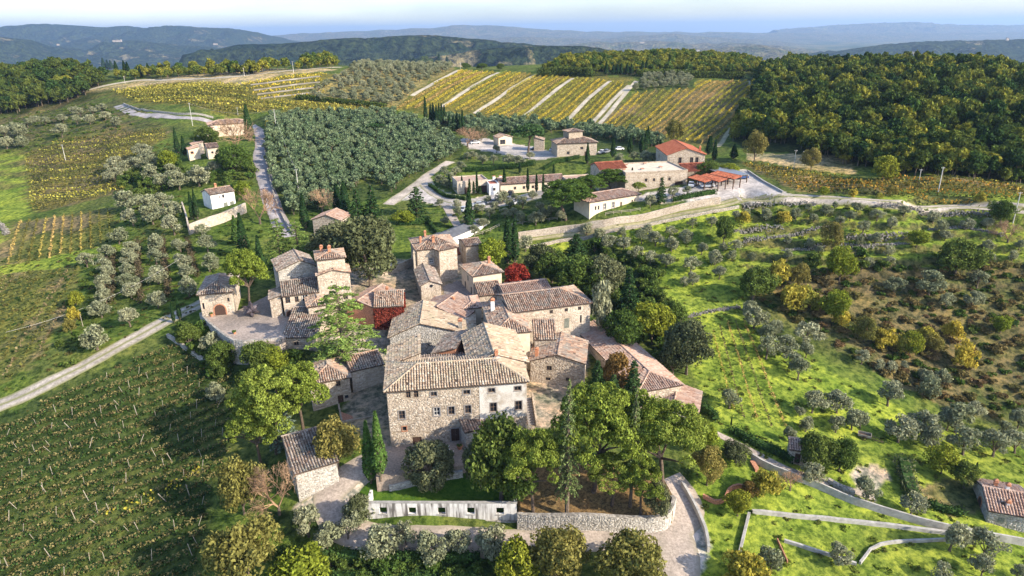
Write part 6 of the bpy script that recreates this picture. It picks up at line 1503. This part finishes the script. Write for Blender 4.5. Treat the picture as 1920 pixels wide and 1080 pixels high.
wall_line('retaining_wall', 'curved stone retaining wall holding the pine grove above the drive', [(970,990),(1050,992),(1150,995),(1225,996),(1252,985),(1262,960),(1258,935)], 2.75, .6)
# the white wall with five window holes
WZ = -5.4; a = P((690, 981), WZ); c = P((969, 982), WZ); dx = Vector((c.x - a.x, c.y - a.y)); L = dx.length
e = empty('pierced_wall', (a.x, a.y, WZ), math.atan2(dx.y, dx.x), 'long white stained concrete wall with five square window openings', 'wall')
hs = [(.085 + .195 * i) * L for i in range(5)]; ww, z0, z1, H = 1.15, 1.75, 2.95, 3.75; b = MB()
us = [0]; [us.extend((h, h + ww)) for h in hs]; us.append(L)
for i in range(len(us) - 1):
    if i % 2 == 0: b.box(us[i], us[i + 1], 0, .4, .7, H)
    else: b.box(us[i], us[i + 1], 0, .4, .7, z0); b.box(us[i], us[i + 1], 0, .4, z1, H)
b.box(0, .4, .402, 3.0, .7, H + .15); b.box(L - .4, L, .402, 3.2, .7, H + .5)
m, nt, bb = nmat('stained_white_concrete'); tc = N(nt, 'ShaderNodeTexCoord'); mp = N(nt, 'ShaderNodeMapping'); mp.inputs['Scale'].default_value = (1.6, 1.6, .16); nt.links.new(tc.outputs['Object'], mp.inputs['Vector'])
t = N(nt, 'ShaderNodeTexNoise'); t.inputs['Scale'].default_value = 1.1; t.inputs['Detail'].default_value = 6; nt.links.new(mp.outputs[0], t.inputs['Vector'])
k = ramp(nt, t.outputs['Fac'], [(.38, (.15, .14, .13)), (.45, (.48, .46, .44)), (.54, (.70, .69, .67)), (.8, (.74, .73, .71))]); t2 = noise(nt, .9, 5)
k = mixc(nt, 1.0, k, ramp(nt, t2.outputs['Fac'], [(.35, (.82, .8, .78)), (.6, (1, 1, 1))]), 'MULTIPLY'); nt.links.new(k, bb.inputs['Base Color']); M['stained'] = m
b.build('wall_panel', m, e)
for h in hs: s = MB(); s.box(h - .12, h + ww + .12, -.1, .45, z0 - .12, z0 - .003); s.build('sill', M['concrete'], e)
s = MB(); s.box(-.1, L + .1, -.06, .46, H + .003, H + .09); s.build('coping', M['concrete'], e)
s = MB(); s.box(-.1, L + .1, -.12, .5, -1.5, .69); s.build('footing', M['drywall'], e)
v = stone_face((-.1, -.12, 0), (1, 0, 0), (0, -1, 0), L + .2, -.5, .68, []); tag(link('stonework', np_mesh('stonework', v[0], v[1], M['greystones']), e), kind='stuff')
wall_line('courtyard_wall', 'low grey stone wall between the gravel courtyard and the lawn', [(728,896),(760,893),(800,892),(868,893)], 1.5, .45, cap='concrete')
wall_line('terrace_wall', 'dark stone wall holding the edge of the paved terrace', [(379,604),(400,622),(440,648),(480,650),(528,642)], 1.2, .5, base=7.4, sink=6)
wall_line('garden_wall', 'long pale concrete garden wall running down to the right edge', [(1408,862),(1450,885),(1530,915),(1600,945),(1680,970),(1760,992),(1840,1008),(1935,1026)], 1.3, .3, 'concrete', stones=None)
wall_line('low_wall', 'low pale stone kerb wall crossing the lower lawn', [(1410,962),(1510,972),(1640,985),(1775,1002)], .6, .5, 'concrete', stones=None)
wall_line('low_wall', 'low pale kerb wall running down towards the bottom edge', [(1404,966),(1385,1045)], .6, .4, 'concrete', stones=None)
wall_line('low_wall', 'short low wall slanting across the bottom lawn', [(1470,1016),(1530,1035),(1605,1060)], .5, .35, 'concrete', stones=None)
wall_line('low_wall', 'thin pale wall with a bend near the bottom right', [(1612,1058),(1650,1023),(1775,1014)], .5, .3, 'concrete', stones=None)
wall_line('low_wall', 'rusty edging strip slanting down the bottom lawn', [(1457,1014),(1476,1056)], .5, .15, 'brick', stones=None)
wall_line('drive_wall', 'pale wall along the drive beside the grove', [(1278,912),(1300,950),(1322,1000),(1328,1036)], 1.0, .35, 'plaster', stones=None, cap='concrete')
wall_line('wavy_wall', 'low wavy brick garden wall on the lawn', [(1318,933),(1340,944),(1358,940),(1366,922),(1385,914),(1410,922)], .7, .35, 'brick', stones=None)
wall_line('brick_steps', 'short brick steps at the head of the garden wall', [(1410,868),(1420,885)], .5, .8, 'brick', stones=None)
def rubble(label, px, h, w):
    pts = curve_pts([G(*p) for p in px], .35); rng = np.random.default_rng(len(label)); o0 = Vector((pts[0].x, pts[0].y, hz1(pts[0].x, pts[0].y))); b = MB()
    for p in pts:
        for _ in range(7):
            if rng.random() < .25: continue
            x = p.x + rng.normal() * w * .35 - o0.x; y = p.y + rng.normal() * w * .35 - o0.y; z = hz1(x + o0.x, y + o0.y) - o0.z + rng.random() * h * .8; s = rng.uniform(.07, .2)
            j = lambda: rng.uniform(.6, 1.2) * s
            b.hexa([(x - j(), y - j(), z - s), (x + j(), y - j(), z - s), (x + j(), y + j(), z - s), (x - j(), y + j(), z - s), (x - j() * .8, y - j() * .8, z + j()), (x + j() * .8, y - j() * .8, z + j()), (x + j() * .8, y + j() * .8, z + j()), (x - j() * .8, y + j() * .8, z + j())])
    e = empty('stone_terrace', o0, 0, label, 'wall'); tag(b.build('stonework', M['rubble'], e), kind='stuff')
wall_line('winery_wall', 'long sunlit stone terrace wall below the loggia house', [(972,448),(1050,437),(1110,428),(1150,421),(1250,402),(1350,382)], 2.0, .4, 'wallpl', stones='stones')
wall_line('orchard_wall', 'stone retaining wall along the lower side of the grassy track', [(985,466),(1060,452),(1150,434),(1250,416),(1340,398),(1385,390)], .8, .45, stones='stones')
wall_line('cottage_wall', 'stone garden wall below the white cottage', [(356,440),(395,425),(440,408),(462,398)], 3.0, .5, 'wallpl', stones='stones')
wall_line('cottage_wall', 'wall running uphill beside the two slim cypresses', [(356,440),(350,410),(342,385)], 1.2, .4, 'wallpl', stones='stones')
rubble('rough stone edging at the bottom of the open lawn', [(1288,596),(1330,585),(1385,577)], .5, .8)
rubble('tumbled stone terrace wall across the upper orchard', [(1392,455),(1440,447),(1500,440),(1560,428)], .8, 1.0)
rubble('short stone terrace wall above the tumbled one', [(1376,435),(1420,430),(1465,427)], .8, 1.0)
rubble('broken stone terrace wall right of the brown-green tree', [(1590,448),(1650,446),(1705,440)], .8, 1.0)
rubble('dark stone wall below the gravel road at the right', [(1640,390),(1720,396),(1800,402),(1855,404)], 1.4, .7)
wall_line('lane_wall', 'dark low wall along the right side of the grey lane', [(549,440),(532,412),(515,370),(502,320),(497,292),(499,266)], .9, .35, stones=None)
wall_line('lane_wall', 'dark stone wall along the upper lane', [(232,196),(258,206),(305,212),(350,215),(400,222)], .9, .5, stones='greystones')
wall_line('parking_wall', 'low kerb wall beside the gravel car park', [(1402,322),(1432,342),(1468,362)], .6, .4, 'concrete', stones=None)
wall_line('cistern_wall', 'low stone wall of the cistern behind the tool shed', [(1552,905),(1580,920),(1602,928)], .9, .6, stones='greystones')
wall_line('shed_wall', 'short stone wall before the tool shed', [(1491,858),(1517,868)], .8, .5, stones='greystones')
wall_line('vineyard_wall', 'low stone wall at the top corner of the bare vineyard', [(315,632),(345,652),(380,676),(412,692)], .8, .5, stones='greystones')
for i, y in enumerate((150, 162, 172, 182)):
    wall_line('ridge_terrace', f"{['top', 'second', 'third', 'lowest'][i]} pale stone terrace wall between the ridge vines", [(470 + i * 6, y + 10 - i * 2), (530, y + 2 - i), (600, y - 6 - i)], .7, .4, 'rubble', stones=None, step=4)
rubble('low tumbled stones along the second orchard terrace', [(1470,470),(1540,462),(1640,462),(1700,458)], .5, .8)
rubble('low stones edging the right-hand orchard terrace', [(1740,432),(1800,428),(1880,440)], .5, .8)
rubble('scattered stones under the gravel car park bank', [(1395,388),(1450,384),(1530,384)], .8, 1.4)
rubble('pile of stones beside the arrow of grass at the left edge', [(-10,415),(6,428),(14,440)], .8, 1.2)
e = wall_line('square_wall', 'stone wall closing the hamlet square behind the chapel', [(715,517),(745,510),(775,498)], 2.2, .4, 'wallpl', stones='stones')

def hedge(label, px, h, w, mat='hedge', dens=95, ls=.19, name='hedge'):
    pts = curve_pts(gpoly(px), .8) if len(px) > 2 else curve_pts(gpoly([px[0], ((px[0][0] + px[1][0]) / 2, (px[0][1] + px[1][1]) / 2), px[1]]), .8)
    rng = np.random.default_rng(len(label)); P0 = np.array([(p.x, p.y) for p in pts]); z = hz(P0[:, 0], P0[:, 1]); o0 = np.array([*P0[0], z[0]])
    q = np.repeat(np.c_[P0, z], dens, 0) - o0; n = len(q); d = rng.normal(size=(n, 3)); d /= np.abs(d).max(1, keepdims=True)
    q += d * np.array([w / 2, w / 2, h / 2]) * rng.uniform(.8, 1.1, (n, 1)) + [0, 0, h / 2]
    V, F = leaves(rng, q, d, ls, .6, .7); e = empty(name, tuple(o0), 0, label, 'hedge'); link('foliage', np_mesh('foliage', V, F, LM[mat]), e)
    b = MB()
    for i in range(0, len(P0) - 1, 2): b.beam((*(P0[i] - o0[:2]), z[i] - o0[2] + h * .45), (*(P0[min(i + 2, len(P0) - 1)] - o0[:2]), z[min(i + 2, len(P0) - 1)] - o0[2] + h * .45), w * .6, h * .7)
    b.build('branches', LM['hedge'], e)
hedge('dark clipped hedge running down beside the bare vine rows', [(1375,812),(1410,832),(1450,850),(1485,868)], 1.5, 1.6)
hedge('clipped hedge on top of the winery terrace wall', [(1262,378),(1300,370),(1340,364)], 1.5, 1.2)
hedge('hedge along the bend of the winery lane', [(806,350),(825,364),(850,372),(872,376)], 1.2, 1.2)
hedge('hedge under the olive rows above the low house', [(872,322),(920,320),(960,316),(1000,310)], 1.8, 1.6)
hedge('square clipped hedge round the kitchen garden', [(748,422),(790,420),(805,418)], 2.2, 1.3)
hedge('hedge running down beside the glasshouse', [(805,420),(822,440),(845,462)], 1.2, 1.0)
hedge('long dark hedge below the drive at the bottom', [(530,1045),(640,1050),(760,1052),(900,1055)], 1.6, 2.0)
hedge('second dark hedge at the bottom edge', [(540,1085),(650,1090),(900,1085)], 1.6, 2.0)
hedge('leafy hedge beside the brown plot', [(1692,872),(1698,900),(1706,925),(1712,935)], 2.0, 2.6, 'holm')
hedge('low hedge before the right-edge cottage', [(1745,950),(1780,962),(1800,966)], 1.2, 1.6)
hedge('ivy-covered wall end beside the low annex', [(1312,768),(1330,778),(1342,790)], 1.8, 1.4)
hedge('row of bushes along the vineyard crest', [(1015,143),(1060,141),(1110,143)], 5, 6, 'woodd', 120, .5)
hedge('dark hedge between the small olive plot and the woods', [(1200,143),(1270,143),(1330,146),(1390,147)], 4, 5, 'woodd', 120, .5)
hedge('dark hedge below the hillside olive plot', [(560,186),(640,194),(720,202)], 2.4, 3, 'woodd', 90, .4)
hedge('hedge along the flat link below the farmhouse', [(1020,318),(1050,305),(1085,297)], 1.4, 1.2)

# red creeper sheets on the ivy house
for (x0, x1, s) in ((.02, .62, 0), (.66, .99, 1)):
    rng = np.random.default_rng(s); n = 900; Lh = ivy_L = (P((757,574),10.2) - P((699,577),10.2)).length
    q = np.c_[rng.uniform(x0, x1, n) * Lh, np.full(n, .26) - rng.random(n) * .14, rng.random(n) ** .7 * 5]; q2 = np.c_[np.full(n, Lh - .28) + rng.random(n) * .14, rng.uniform(.4, 9, n), rng.random(n) * 5]
    V, F = leaves(rng, np.r_[q, q2], np.r_[np.tile([0, -1, .2], (n, 1)), np.tile([1, 0, .2], (n, 1))], .24, .8, .5)
    tag(link('creeper', np_mesh('creeper', V, F, M['ivy_red']), ivy), kind='stuff')

# ------------------------------------------------------------------ poles, cars, furniture
def pole(label, px, top, bot, r=.13, kind='utility_pole', arm=True, mat='pole'):
    g, w, h = spec(px, top, bot, 4); e = empty(kind, g, 0, label, 'pole'); b = MB(); b.tube([(0, 0, -1), (0, 0, h)], [r, r * .6], 8); b.build('shaft', M[mat], e)
    if arm: a = MB(); a.beam((-.5, 0, h - .3), (.5, 0, h - .3), .1, .1); a.build('crossarm', M['metal'], e); [_ins(e, x, h - .25) for x in (-.42, .42)]
    return g + Vector((0, 0, h - .15))
def _ins(e, x, z): c = MB(); c.lathe([(.05, 0), (.07, .08), (.03, .16)], 8, (x, 0, z)); c.build('insulator', M['white'], e)
p1 = pole('pale leaning utility pole in the olive-brown vine plot', 119, 271, 304); p2 = pole('pale utility pole beside the stepped villa', 357, 193, 236); p3 = pole('slim pole at the head of the olive grove', 445, 201, 216, .1)
p4 = pole('wooden pole at the far end of the dense grove', 515, 205, 240); p5 = pole('wooden pole inside the dense grove', 557, 317, 362)
pole('pale pole beside the ridge track', 233, 143, 157); pole('pole in the ridge forest gap', 457, 127, 143, .12); pole('thin pole on the vineyard crest', 863, 118, 129, .12); pole('lattice mast on the ridge', 549, 115, 137, .15, 'mast')
pole('pole standing in the autumn vines by the wood', 1765, 313, 360, .16); pole('leaning pole near the wood edge', 1726, 317, 336, .12); pole('utility pole at the right edge above the gravel road', 1908, 360, 418, .15)
pole('lamp post with double head in the dry hollow', 1491, 281, 316, .1, 'lamp_post'); pole('second lamp post beside the small yellow tree', 1508, 283, 310, .1, 'lamp_post')
pole('thin aerial mast behind the stone tower', 591, 434, 478, .06, 'aerial_mast', False, 'metal'); pole('weathered stake post by the slanting vines', 152, 588, 612, .08, 'stake', False, 'palewood')
def wire(label, a, b_, sag=.8):
    w = MB(); w.tube([a.lerp(b_, t / 10) - Vector((0, 0, sag * 4 * (t / 10) * (1 - t / 10))) for t in range(11)], .02, 4); tag(w.build('overhead_wire', M['pole']), label, 'wire')
wire('overhead wire sagging across the dense grove', p4, p5, 2.5); wire('overhead wire from the villa pole to the grove pole', p2, p4, 3)
wire('pale cable crossing the olive rows down to the left', G(345, 520) + Vector((0, 0, 5)), G(20, 655) + Vector((0, 0, 4)), 2)

paint = lambda n, c: plain(n, c, .3, .05, 1)
CARS = {}
def car_meshes(colour):
    if colour in CARS: return CARS[colour]
    c = {'white': (.75, .75, .75), 'silver': (.45, .47, .5), 'black': (.02, .02, .025), 'blue': (.04, .08, .2), 'grey': (.2, .21, .23)}[colour]; m = paint('car_paint_' + colour, c)
    b = MB(); prof = [(-2.1, .35), (-2.1, .8), (-1.25, .92), (-.6, 1.42), (.95, 1.45), (1.7, .98), (2.1, .9), (2.1, .35)]; n = len(prof)
    for s in (-1, 1): b.poly([(x, s * (.85 if z < 1.1 else .68), z) for x, z in (prof if s < 0 else prof[::-1])])
    for i in range(n): (x0, z0), (x1, z1) = prof[i], prof[(i + 1) % n]; w0, w1 = (.85 if z0 < 1.1 else .68), (.85 if z1 < 1.1 else .68); b.poly([(x0, w0, z0), (x1, w1, z1), (x1, -w1, z1), (x0, -w0, z0)])
    body = b.mesh('body', m); g = MB()
    g.poly([(-1.22, .74, .97), (-1.22, -.74, .97), (-.66, -.64, 1.40), (-.66, .64, 1.40)][::-1]); g.poly([(1.66, .76, 1.03), (1.0, .64, 1.43), (1.0, -.64, 1.43), (1.66, -.76, 1.03)][::-1])
    for s in (-1, 1):
        q = [(-1.05, s * .83, .99), (1.5, s * .83, 1.02), (.95, s * .705, 1.38), (-.6, s * .705, 1.36)]; g.poly(q if s < 0 else q[::-1])
    gl = g.mesh('windows', M['glass']); gl.transform(Matrix.Translation((0, 0, .012)) @ Matrix.Diagonal((1.012, 1.012, 1, 1)))
    w = MB()
    ring = [(.32 * math.cos(t * .5236), .32 + .32 * math.sin(t * .5236)) for t in range(12)]
    w.poly([(x, -.1, z) for x, z in ring]); w.poly([(x, .1, z) for x, z in ring[::-1]])
    for i in range(12): (x0, z0), (x1, z1) = ring[i], ring[(i + 1) % 12]; w.poly([(x0, -.1, z0), (x0, .1, z0), (x1, .1, z1), (x1, -.1, z1)])
    wh = w.mesh('wheel', plain('tyre_rubber', (.02, .02, .02), .8)); l = MB(); l.box(-.02, .05, -.16, .16, 0, .12); hl = l.mesh('headlight', M['white'])
    CARS[colour] = (body, gl, wh, hl); return CARS[colour]
def car(px, py, rz, colour, label, s=1.0):
    g = G(px, py); e = empty('parked_car', g + Vector((0, 0, .1)), rz, label, 'car', 'cars parked round the winery'); e.scale = (s, s, s); bo, gl, wh, hl = car_meshes(colour)
    link('body', bo, e); link('windows', gl, e)
    for x in (-1.3, 1.3):
        for y in (-.78, .78): link('wheel', wh, e, (x, y, 0))
    for y in (-.6, .6): link('headlight', hl, e, (-2.12, y, .62))
car(891, 270, .3, 'white', 'white van-like car on the upper car park'); car(1003, 282, .2, 'black', 'black car beside the plain stone store'); car(1036, 283, 1.2, 'silver', 'silver car left of the turreted farmhouse')
car(1128, 288, 1.0, 'white', 'white car right of the turreted farmhouse'); car(1137, 287, .9, 'grey', 'dark car next to the white one by the farmhouse'); car(957, 366, 1.4, 'black', 'black car in front of the long low house')
car(869, 396, 1.2, 'silver', 'silver car behind the lone tall cypress'); car(897, 387, .2, 'silver', 'silver car half hidden by olives near the lane'); car(959, 386, .9, 'silver', 'silver car among the olives before the low house'); car(925, 382, .2, 'grey', 'grey car among olives between two silver ones')
car(1390, 336, .15, 'blue', 'blue car under the dark carport'); car(1160, 282, .2, 'white', 'pale car under the cypress by the farmhouse'); car(1373, 336, .15, 'white', 'white car under the dark carport')
car(1326, 352, .1, 'white', 'white tractor-sized vehicle under the timber canopy'); car(1296, 350, 1.3, 'silver', 'silver vehicle under the small timber canopy')
def canopy(label, A, B, D, zb, h, tile, pitch, name='timber_canopy', pan='panr', posts=3):
    e = bld(name, label, A, B, D, zb, h, 'shed_front', pitch, .0, tile=tile, pan=pan, stones=False, cat='canopy')
    for o in list(e.children):
        if o.name.startswith('wall'): bpy.data.objects.remove(o)
    a, c = P(A, zb + h), P(B, zb + h); L = (c - a).length
    for i in range(posts):
        for y in (.3, D - .3):
            x = .3 + (L - .6) * i / (posts - 1); b = MB(); b.box(x - .12, x + .12, y - .12, y + .12, -1, h + y * pitch - .16); b.build('post', M['wood'], e)
    b = MB(); b.box(.05, L - .05, .18, .42, h - .32, h - .16); b.build('beam', M['wood'], e)
canopy('timber canopy with red roof along the front of the red gabled house', (1286, 321), (1352, 318), 6, 18.6, 3.6, 'tilesr', .22, posts=5)
canopy('small timber canopy nearest the cellar wall', (1289, 333), (1321, 342), 3.5, 18.8, 3.2, 'tilesr', .15)
canopy('timber canopy between the small one and the vehicles', (1308, 331), (1347, 341), 3.5, 19, 3.4, 'tilesr', .15)
canopy('timber canopy sheltering the white vehicle', (1330, 326), (1376, 336), 3.5, 19.2, 3.6, 'tilesr', .15)
canopy('long dark carport beside the gravel car park', (1365, 330), (1404, 327), 12, 19.8, 2.8, None, .02, 'carport', 'metal', 4)
e = empty('stone_stairs', P((990, 806), .3), manor.rotation_euler.z, 'narrow stone stairs climbing along the end wall of the manor', 'stairs')
for i in range(12): b = MB(); b.box(.2, 1.5, .6 + i * .42, 1.05 + i * .42, -.5, .2 + i * .26); b.build('step', M['grey_stone'], e)
b = MB(); b.hexa([(1.503, .5, -.5), (1.8, .5, -.5), (1.8, 5.7, -.5), (1.503, 5.7, -.5), (1.503, .5, .9), (1.8, .5, .9), (1.8, 5.7, 4.1), (1.503, 5.7, 4.1)]); b.build('side_wall', M['wall'], e)
# garden table and chairs
g = YARD.hit((838, 852)); e = empty('garden_table', g, .2, 'white garden table on the gravel beside the round bush', 'table'); b = MB(); b.lathe([(.55, .70), (.58, .72), (.58, .75), (.02, .76)], 16); b.build('tabletop', M['white'], e)
for i in range(4): b = MB(); t = .8 + i * 1.57; b.beam((.35 * math.cos(t), .35 * math.sin(t), 0), (.3 * math.cos(t), .3 * math.sin(t), .71), .05, .05); b.build('leg', M['white'], e)
for i, (x, y, r, w) in enumerate(((-1.0, .1, 0, 'left of'), (.9, -.3, 2.8, 'right of'), (.1, 1.0, -1.6, 'behind'))):
    e = empty('garden_chair', g + Vector((x, y, 0)), r, f'white garden chair {w} the white table', 'chair', 'white garden chairs'); b = MB(); b.box(-.22, .22, -.22, .22, .42, .46); b.build('seat', M['white'], e); b = MB(); b.box(-.24, -.2, -.22, .22, .462, .92); b.build('backrest', M['white'], e)
    for sx in (-.19, .19):
        for sy in (-.19, .19): b = MB(); b.box(sx - .02, sx + .02, sy - .02, sy + .02, 0, .418); b.build('leg', M['white'], e)
def aerial(px, py, z, label):
    g = P((px, py), z); e = empty('roof_aerial', g, .6, label, 'aerial'); b = MB(); b.tube([(0, 0, -1.2), (0, 0, 2.2)], .03, 6); b.build('mast', M['metal'], e)
    for k in range(2): b = MB(); b.beam((-.7, 0, 2.1 - k * .5), (.7, 0, 2.1 - k * .5), .04, .04); [b.beam((x * .22, -.28, 2.1 - k * .5), (x * .22, .28, 2.1 - k * .5), .03, .03) for x in range(-3, 4)]; b.build('antenna', M['metal'], e)
aerial(930, 690, 11.9, 'thin television aerial on the hipped front roof of the manor'); aerial(1030, 560, 12.6, 'television aerial on the roof of the long pale hall'); aerial(820, 452, 16.0, 'television aerial on the two-block stone house'); aerial(1050, 652, 7.4, 'small aerial on the gabled house with the red chimney')
# star sculpture on the terrace
g = TERRACE.hit((473, 592)); e = empty('star_sculpture', g + Vector((0, 0, 1.45)), .4, 'dark spiky star sculpture standing on the paved terrace', 'sculpture')
ph = (1 + 5 ** .5) / 2; ico = [Vector(v).normalized() for s1 in (-1, 1) for s2 in (-1, 1) for v in ((0, s1, s2 * ph), (s1, s2 * ph, 0), (s2 * ph, 0, s1))]
cb = MB(); cb.lathe([(.3, -.75), (.65, -.45), (.78, 0), (.65, .45), (.3, .75)], 12); cb.build('core', M['sculpture'], e); e.scale = (1.25, 1.25, 1.25)
for v in ico:
    x = v.orthogonal().normalized(); y = v.cross(x); b = MB(); r = [v * .62 + (x * math.cos(t * 1.2566) + y * math.sin(t * 1.2566)) * .5 for t in range(5)]
    for i in range(5): b.poly([r[i], r[(i + 1) % 5], v * 1.6])
    b.poly(r[::-1]); b.build('spike', M['sculpture'], e)
def pot(px, py, lab, pl=None, s=1.0, plant=True):
    g = pl.hit((px, py)) if pl else G(px, py); e = empty('terracotta_pot', g, 0, lab, 'pot'); b = MB(); b.lathe([(.28 * s, 0), (.42 * s, .5 * s), (.48 * s, .62 * s), (.44 * s, .66 * s), (.36 * s, .6 * s)], 12); b.build('bowl', M['terracotta'], e)
    if plant: link('plant', PROTO['weed'][0][1], e, (0, 0, .5 * s)).scale = (.5, .5, .9)
pot(397, 593, 'terracotta pot beside the arched door', TERRACE); pot(440, 626, 'terracotta pot on the edge of the terrace wall', TERRACE, .8); pot(862, 842, 'pot with a bush beside the low store', YARD, 1.1); pot(1112, 640, 'large pot on the small lawn behind the pink barn', None, 1.2)
# wooden cart
g = G(1620, 822); e = empty('wooden_cart', g, -.5, 'old wooden cart with a looped drawbar on the grass', 'cart'); b = MB()
b.box(-1.1, 1.1, -.65, .65, .55, .65); b.build('bed', M['wood'], e)
for (x0, x1, y0, y1) in ((-1.1, 1.1, -.65, -.57), (-1.1, 1.1, .57, .65), (-1.1, -1.02, -.565, .565), (1.02, 1.1, -.565, .565)): b = MB(); b.box(x0, x1, y0, y1, .652, 1.05); b.build('side_board', M['palewood'], e)
for y in (-.78, .78):
    b = MB(); n = 14; ring = lambda r: [(r * math.cos(6.283 * i / n), .45 + r * math.sin(6.283 * i / n)) for i in range(n)]; ro, ri = ring(.45), ring(.36)
    for i in range(n): j = (i + 1) % n; b.hexa([(ro[i][0], y - .05, ro[i][1]), (ro[j][0], y - .05, ro[j][1]), (ro[j][0], y + .05, ro[j][1]), (ro[i][0], y + .05, ro[i][1]), (ri[i][0], y - .05, ri[i][1]), (ri[j][0], y - .05, ri[j][1]), (ri[j][0], y + .05, ri[j][1]), (ri[i][0], y + .05, ri[i][1])])
    for i in range(0, n, 2): b.beam((0, y, .45), (ri[i][0], y, ri[i][1]), .04, .05)
    b.build('wheel', M['wood'], e)
for s in (-1, 1): b = MB(); b.tube([(1.1, s * .4, .6), (2.0, s * .5, .45), (2.8, s * .25, .25), (3.1, 0, .15)], .05, 6); b.build('drawbar', M['wood'], e)
# rail fence by the path
def fence(label, px, h=1.0):
    w = [G(*p) for p in px]; e = empty('rail_fence', w[0], 0, label, 'fence'); 
    pts = []
    for a, c in zip(w, w[1:]):
        n = max(1, int((c - a).length / 2.2)); pts += [a.lerp(c, t / n) for t in range(n)]
    pts.append(w[-1]); pts = [Vector((p.x, p.y, hz1(p.x, p.y))) - w[0] for p in pts]
    for i, p in enumerate(pts):
        b = MB(); b.tube([p + Vector((0, 0, -.3)), p + Vector((0, 0, h))], .08, 6); b.build('post', M['palewood'], e)
        if i:
            for k in (.92, .5): b = MB(); b.tube([pts[i - 1] + Vector((0, 0, h * k)), p + Vector((0, 0, h * k))], .06, 5, cap=False); b.build('rail', M['palewood'], e)
fence('pale wooden rail fence beside the path to the narrow shed', [(890,444),(905,440),(920,434),(936,426)], 1.1); fence('low rail fence on the bank below the winery olives', [(960,424),(1000,418),(1045,412)], .9)
fence('wire and post fence along the edge of the car park', [(1350,379),(1400,373),(1450,371)], 1.0); fence('post railing in front of the loggia house', [(1135,404),(1165,400),(1200,395)], .9)
# far castle and farmhouses on the hills
far_wall = plain('far_pale_wall', (.34, .30, .26), .9, .1, .05)
def farhouse(px, py, D, w, h, label, n=2):
    d = rays([px], [py])[0]; q = Vector(CAM + d * (D / d[1])); e = empty('distant_house' if n < 4 else 'distant_castle', q, .2, label, 'house' if n < 4 else 'castle'); rr = random.Random(px)
    for i in range(n):
        x = (i - n / 2) * w * .55; ww, hh = w * rr.uniform(.4, .7), h * rr.uniform(.7, 1.3); b = MB(); b.box(x - ww / 2, x + ww / 2, -w * .2, w * .2, -h * .8, hh); wl = b.build('wall', far_wall, e)
        r = MB(); z = hh + .05; r.poly([(x - ww / 2 - .5, -w * .22, z), (x + ww / 2 + .5, -w * .22, z), (x + ww / 2 + .5, 0, z + h * .3), (x - ww / 2 - .5, 0, z + h * .3)]); r.poly([(x + ww / 2 + .5, w * .22, z), (x - ww / 2 - .5, w * .22, z), (x - ww / 2 - .5, 0, z + h * .3), (x + ww / 2 + .5, 0, z + h * .3)]); r.build('roof', M['pan'], e)
farhouse(222, 77, 4700, 20, 7, 'distant pale castle on the blue wooded hill', 5); farhouse(395, 119, 2150, 14, 4, 'white farmhouse in the valley below the blue hills'); farhouse(110, 84, 4100, 11, 5, 'lone white house high on the blue slope'); farhouse(405, 83, 5000, 18, 5, 'pale hamlet on the crest right of the castle', 3)
farhouse(1205, 80, 6300, 25, 6, 'pale village on the hazy middle hills', 3); farhouse(1890, 74, 3900, 16, 6, 'dark villa on the crest of the right-hand hill'); farhouse(1310, 95, 4300, 16, 5, 'tiny farm on the hazy tan fields')
name_pending()
